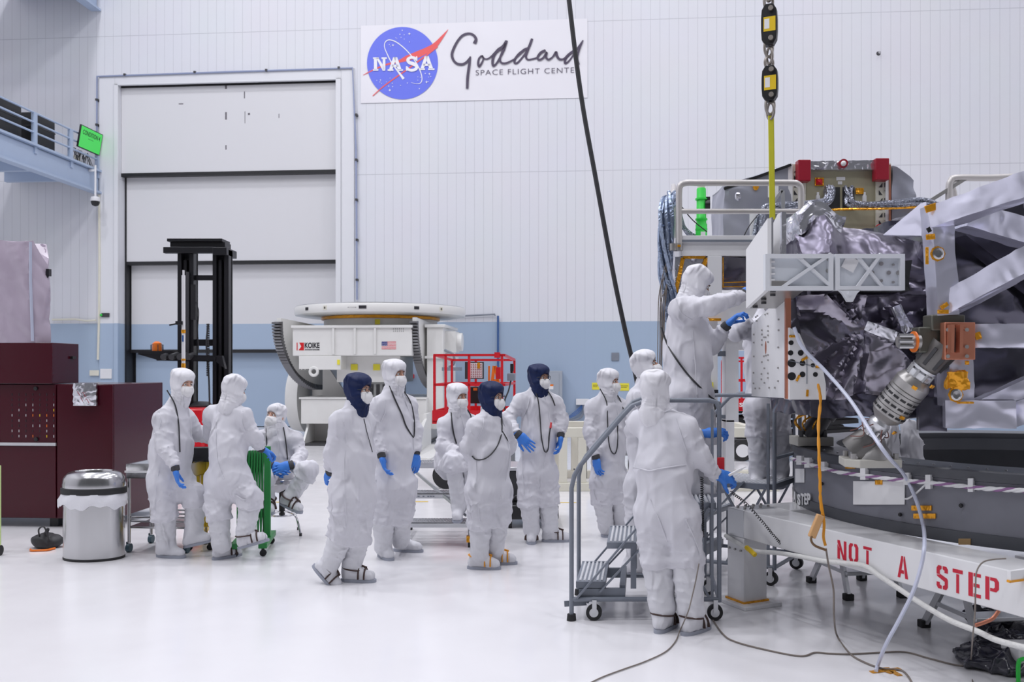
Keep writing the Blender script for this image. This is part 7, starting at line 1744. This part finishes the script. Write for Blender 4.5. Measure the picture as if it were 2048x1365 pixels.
wp(MB().bb(Sx(1355, 494, -.05), Sx(1361, 490, -.04)), 'amber_tape', m_kapton)
m_cbl = foil('foil_cable_sleeve', (0.30, 0.36, 0.48), 0.3, 0.8, 0.6, 20)
cbn_ = thing('cable_bundle', 'bundle of foil sleeved cables hanging over the left end of the stand rail', 'cable bundle', tuple(Sx(1340, 600, .2)))
o = strands('sleeve_strands', [Sx(1345, 392, .2), Sx(1338, 405, .1), Sx(1333, 440, .05), Sx(1331, 490, .05), Sx(1333, 540, .05), Sx(1338, 585, .05), Sx(1336, 640, .1)], 11, .022, .075, m_cbl, cbn_, 5); o.location = -cbn_.location
o = strands('sleeve_strands', [Sx(1347, 394, .3), Sx(1352, 405, .3), Sx(1355, 440, .35), Sx(1352, 500, .4), Sx(1350, 560, .4)], 5, .02, .04, m_cbl, cbn_, 6); o.location = -cbn_.location
o = strands('sleeve_strands', [Sx(1352, 396, .3), Sx(1360, 430, .35), Sx(1372, 458, .4), Sx(1392, 474, .4), Sx(1420, 478, .4)], 6, .018, .03, m_harness, cbn_, 7); o.location = -cbn_.location
mb = MB(); rr = random.Random(4)
for k in range(7):
    x = rr.uniform(1318, 1334); mb.tube(spline([Sx(1334, 520+10*k, .0), Sx(x, 570+6*k, -.02), Sx(x-rr.uniform(0, 8), 640+8*k, 0), Sx(x-4, 780, 0)], 6), .005, 5)
o = mb.build('loose_leads', m_wire, cbn_); o.location = -cbn_.location
mb = MB().tube(spline([Sx(1362, 412, .1), Sx(1385, 440, .1), Sx(1414, 464, .1)], 6), .006, 5).tube(spline([Sx(1520, 425, .2), Sx(1500, 450, .2), Sx(1488, 472, .2)], 6), .006, 5); o = mb.build('thin_lead', m_cord, cbn_); o.location = -cbn_.location
gt = thing('green_cylinder', 'bright green upright tube with cream cap on the white stand deck', 'tube', tuple(Vector((Sx(1417, 471).x, YS+.35, Sx(1417, 471).z))))
gl = lambda py: (471-py)/FP*(YS+.45)
m_bg = mat('bright_green_enamel', srgb(62, 226, 84), .35)
MB().lathe([(.062, 0), (.062, gl(440)), (.054, gl(438)), (.050, gl(370)), (.044, gl(368))], n=20).build('tube', m_bg, gt)
MB().cyl((0, 0, gl(368)), (0, 0, gl(356)), .04, n=14).lathe([(.06, gl(357)), (.03, gl(352))], n=10).build('cap', m_cream, gt)
MB().cyl((.04, -.02, gl(402)), (.09, -.03, gl(402)), .05, .055, n=16).build('side_valve', m_black, gt); MB().bb((.05, -.03, gl(410)), (.09, .02, gl(386))).build('valve_body', m_black, gt)
for py in (390, 430, 450): MB().lathe([(.066, gl(py)-.008), (.066, gl(py)+.008)], n=18).build('band', m_bg, gt)
MB().bb((-.02, -.068, gl(468)), (.03, -.06, gl(456))).build('tag', m_paper, gt)
# ================================================================ loose cords, hose, strap, stools, bags
def wirepath(name, label, cat, pts, r, m, part_='cord_body', n=8, base=None):
    t = thing(name, label, cat); MB().tube(spline(pts, n), r, 7).build(part_, m, t); settle(t, base or pts[-1]); return t
fz_ = lambda px, py, z=.007: PZ(px, py, z)
hp = [P(1588, 655, 5.72), P(1605, 695, 5.70), P(1650, 742, 5.62), P(1700, 800, 5.40), P(1742, 865, 5.08), P(1775, 912, 4.98)]
for px, py in ((1808, 950), (1832, 1000), (1846, 1050)): q = RC(px, py); hp.append(P(px, py, q.y-.06))
hp += [P(1849, 1088, 5.02), P(1843, 1130, 4.97), P(1826, 1185, 4.97), P(1800, 1238, 5.02), P(1772, 1290, 5.10), fz_(1756, 1330, .03), fz_(1752, 1343, .012)]
hs = wirepath('tube_hose', 'translucent white hose hanging from the blanket past the ring to the floor tape', 'hose', hp, .0115, m_hose, 'hose_body', 8)
tp2 = thing('floor_tape', 'amber tape strips holding the white hose end on the floor', 'tape', tuple(PZ(1775, 1345, 0)))
for a, b in (((1742, 1345), (1800, 1338)), ((1772, 1336), (1800, 1352)), ((1765, 1340), (1785, 1347))):
    MB().bar(PZ(a[0], a[1], .004)-tp2.location, PZ(b[0], b[1], .004)-tp2.location, .035, .003, up=(0, 0, 1)).build('strip', m_kapton, tp2, smooth=False)
# orange strap with wooden block, ending in a taupe ground wire
st_ = thing('lifting_strap', 'orange taped strap with small wooden block hanging before the ring', 'strap')
q0 = P(1636, 768, 5.78); qs = [q0, P(1641, 800, 5.72), P(1637, 850, 5.60), P(1638, 910, 5.50), P(1640, 960, 5.46), P(1641, 1000, 5.44), P(1645, 1030, 5.42)]
sp_pts = spline(qs, 6); mb = MB()
mb.tube(sp_pts, [.007+.004*abs(math.sin(i*.9)) for i in range(len(sp_pts))], 6, squash=.4); mb.tube(spline([qs[-2], P(1648, 1045, 5.42), P(1647, 1075, 5.42), P(1651, 1092, 5.42)], 6), .009, 6, squash=.4); mb.build('strap_body', m_strapo, st_)
MB().box(P(1632, 1053, 5.40), (.045, .035, .15), Matrix.Rotation(R(22), 3, 'Y')).build('wood_block', mat('light_wood', srgb(205, 160, 110), .5, var=.15), st_, bev=.006)
MB().tube(spline([P(1626, 1066, 5.40), P(1622, 1080, 5.38), P(1630, 1092, 5.38), P(1652, 1101, 5.38)], 6), .008, 6).build('brown_cord', mat('brown_cord', (.16, .09, .04), .6), st_)
settle(st_, P(1645, 1100, 5.4))
gw = [P(1652, 1098, 5.39), P(1657, 1130, 5.40), P(1667, 1180, 5.42), P(1668, 1230, 5.44), fz_(1674, 1272, .02), fz_(1700, 1308), fz_(1730, 1326), fz_(1765, 1338), fz_(1800, 1341), fz_(1815, 1352), fz_(1830, 1378)]
wirepath('ground_wire', 'taupe wire dropping from the strap to the floor and past the amber tape', 'wire', gw, .006, m_wire)
fw1 = [fz_(1420, 1232), fz_(1445, 1268), fz_(1470, 1284), fz_(1530, 1300), fz_(1600, 1313), fz_(1630, 1306), fz_(1660, 1308), fz_(1700, 1309), fz_(1760, 1306), fz_(1810, 1305), fz_(1860, 1318), fz_(1920, 1332), fz_(2000, 1336), fz_(2080, 1338)]
wirepath('ground_wire', 'taupe wire lying across the floor from the front person to the right edge', 'wire', fw1, .0055, m_wire)
fw2 = [P(1398, 1128, 5.80), P(1392, 1160, 5.76), P(1384, 1195, 5.72), P(1376, 1225, 5.66), fz_(1360, 1262, .03), fz_(1350, 1285), fz_(1330, 1305), fz_(1290, 1324), fz_(1245, 1340), fz_(1205, 1355), fz_(1170, 1372)]
wirepath('ground_wire', 'taupe wire trailing from the front person left leg toward the bottom edge', 'wire', fw2, .0042, m_wire)
def coil(name, label, pix, r=.016, wr=.004, turns=46, m=m_cord):
    t = thing(name, label, 'cord'); sp = spline([P(*p) for p in pix], 40); mb = MB(); pts = []; n = len(sp)
    for i, p in enumerate(sp):
        d = (sp[min(n-1, i+1)]-sp[max(0, i-1)]).normalized(); x, y, z = frame(d)
        for k in range(2): a = 2*math.pi*turns*(i+k/2)/n; pts.append(p+d*0+x*(r*math.cos(a))+y*(r*math.sin(a)))
    mb.tube(pts, wr, 5); mb.build('coil', m, t); settle(t, P(*pix[-1])); return t
coil('coiled_cord', 'thin black coiled cord from the ladder rail down to the white beam', [(1462, 985, 6.0), (1492, 1008, 6.1), (1525, 1045, 6.2), (1550, 1075, 6.2), (1571, 1099, 6.2)], r=.008, wr=.003, turns=34)
coil('coiled_cord', 'black coiled cord hanging beside the front person right leg', [(1404, 955, 6.15), (1404, 1000, 6.15), (1405, 1040, 6.15), (1405, 1075, 6.15)], r=.010, wr=.0035, turns=30)
# tool held by the front person
tl = thing('white_probe', 'white probe held in the front person right glove', 'tool', tuple(P(1464, 950, 6.02)))
MB().bar((-.07, 0, -.03), (.07, .01, .04), .022, .016).cyl((.07, .01, .04), (.10, .01, .055), .005, n=8).build('probe_body', m_paper, tl, bev=.004)
# aluminium step stools standing under the beam
def stool_(label, loc, rz, h=.62):
    t = thing('step_stool', label, 'step stool', loc, rz)
    for x in (-.23, .23):
        for y0, y1 in ((-.28, -.06), (.28, .06)):
            l = MB().bar((x, y0, .02), (x*.8, y1, h-.04), .05, .025, up=(1, 0, 0)).build('leg', m_alu, t, smooth=False)
            MB().bb((x-.035, y0-.03, 0), (x+.035, y0+.03, .05)).build('rubber_foot', m_rubber, l, bev=.006)
        MB().bar((x*.92, -.19, h*.42), (x*.92, .19, h*.42), .03, .012, up=(1, 0, 0)).build('side_brace', m_alu, t, smooth=False)
    MB().bb((-.22, -.14, h-.04), (.22, .14, h)).build('top_step', m_alu, t, bev=.006)
    MB().bb((-.22, -.25, h*.45-.03), (.22, -.10, h*.45)).build('step', m_alu, t, bev=.006)
    return t
q = PZ(1684, 1200, 0); stool_('aluminium step stool under the middle of the white beam', tuple(q+Vector((.22, .30, 0))), R(10), .46)
q = PZ(1938, 1306, 0); stool_('aluminium step stool under the right end of the white beam', tuple(q+Vector((.24, .30, 0))), R(8), .46)
# black plastic bags and green cart corner
def bag(label, c, prims, seed, m):
    t = thing('plastic_bag', label, 'bag', tuple(c)); S = SDF(.05); S.wr = .022; S.seed = seed
    for p in prims: S.ell(p[0], p[1])
    S.plane((0, 0, .002), (0, 0, -1)); sdf_obj('bag_body', S, .012, m, t, it=0); return t
m_bagb = mat('black_polythene', (.022, .022, .035), .18, spec=.7, bump=.5, bscale=18)
q = PZ(2010, 1290, 0); bag('crumpled black plastic bag on the floor behind the right step stool', q+Vector((.25, .25, 0)), (((-.1, .0, .07), (.24, .2, .10)), ((.22, .05, .09), (.26, .22, .12))), 2.2, m_bagb)
q = PZ(2040, 1366, 0); bag('black plastic covering in the bottom right corner below the wire', q+Vector((.14, .30, 0)), (((-.06, .0, .03), (.30, .24, .07)), ((.16, .12, .06), (.3, .26, .09))), 5.1, m_bagb)
gc = thing('green_handle_box', 'white box with bright green handle in the bottom right corner', 'box', tuple(PZ(2036, 1378, 0)+Vector((.19, .16, .0))))
MB().bb((-.06, .05, .06), (.30, .25, .15)).build('body', m_paper, gc, bev=.01)
MB().tube(spline([(-.13, -.06, .0), (-.13, -.06, .10), (-.11, -.06, .13), (-.02, -.06, .135), (.2, -.06, .14)], 5), .012, 8).build('green_handle', m_brightgreen, gc)
MB().bb((-.06, .05, .0), (.30, .25, .06)).build('base', m_brightgreen, gc)
# added white lumps standing in for a glimpse of white suit near the actuator
S = None
wcv = thing('white_suit_lumps', 'white lumps standing in for a bit of white suit behind the actuator leg inside the ring', 'suit fragment', tuple(Vector((P(1800, 860, 8.0).x, 8.0, 0.73))))
S = SDF(.05); S.wr = .02; S.seed = 3.0; S.cap((-.12, 0, .05), (-.1, 0, .48), .16, .10).cap((.12, .05, .05), (.12, .05, .5), .16, .09); S.plane((0, 0, .002), (0, 0, -1))
sdf_obj('lumps_body', S, .02, m_boot, wcv)
# orange clip lead hanging by the right stool and grey cable over the beam end
wirepath('clip_lead', 'grey cable with copper clip hanging over the right end of the beam', 'cable', [P(2012, 1118, 4.55), P(1985, 1120, 4.56), P(1965, 1126, 4.56), P(1953, 1145, 4.52), P(1951, 1180, 4.5), P(1950, 1225, 4.55), P(1946, 1270, 4.6), fz_(1942, 1330), fz_(1946, 1372)], .004, m_wire)
wirepath('copper_clip', 'copper coloured clip on a short lead under the beam near the word STEP', 'clip', [P(1998, 1222, 4.7), P(1985, 1238, 4.7), P(1968, 1246, 4.7), P(1950, 1252, 4.7)], .010, m_copper)
tg = thing('beam_label', 'white amber edged label strip on top of the beam at the right edge', 'label', tuple(P(2035, 1150, 4.55)))
MB().box((0, 0, 0), (.13, .02, .05), Matrix.Rotation(R(24), 3, 'Z')).build('strip', m_paper, tg, smooth=False); MB().box((0, -.002, -.028), (.14, .022, .012), Matrix.Rotation(R(24), 3, 'Z')).build('amber_edge', m_kapton, tg, smooth=False)
# yellow floor markings far behind
for i, (px, py, w_) in enumerate(((830, 1004, .35), (1068, 1036, .2), (1130, 1006, .3), (540, 1005, .3))):
    t = thing('floor_marking', ['thin yellow tape dash on the floor left of the step stand', 'thin yellow tape dash by the hands on hips person', 'thin yellow tape dash below the cream stand', 'thin yellow tape dash behind the stool'][i], 'tape', tuple(PZ(px, py, .0015)))
    MB().bb((-w_/2, -.02, 0), (w_/2, .02, .002)).build('tape', m_yellow, t, smooth=False)
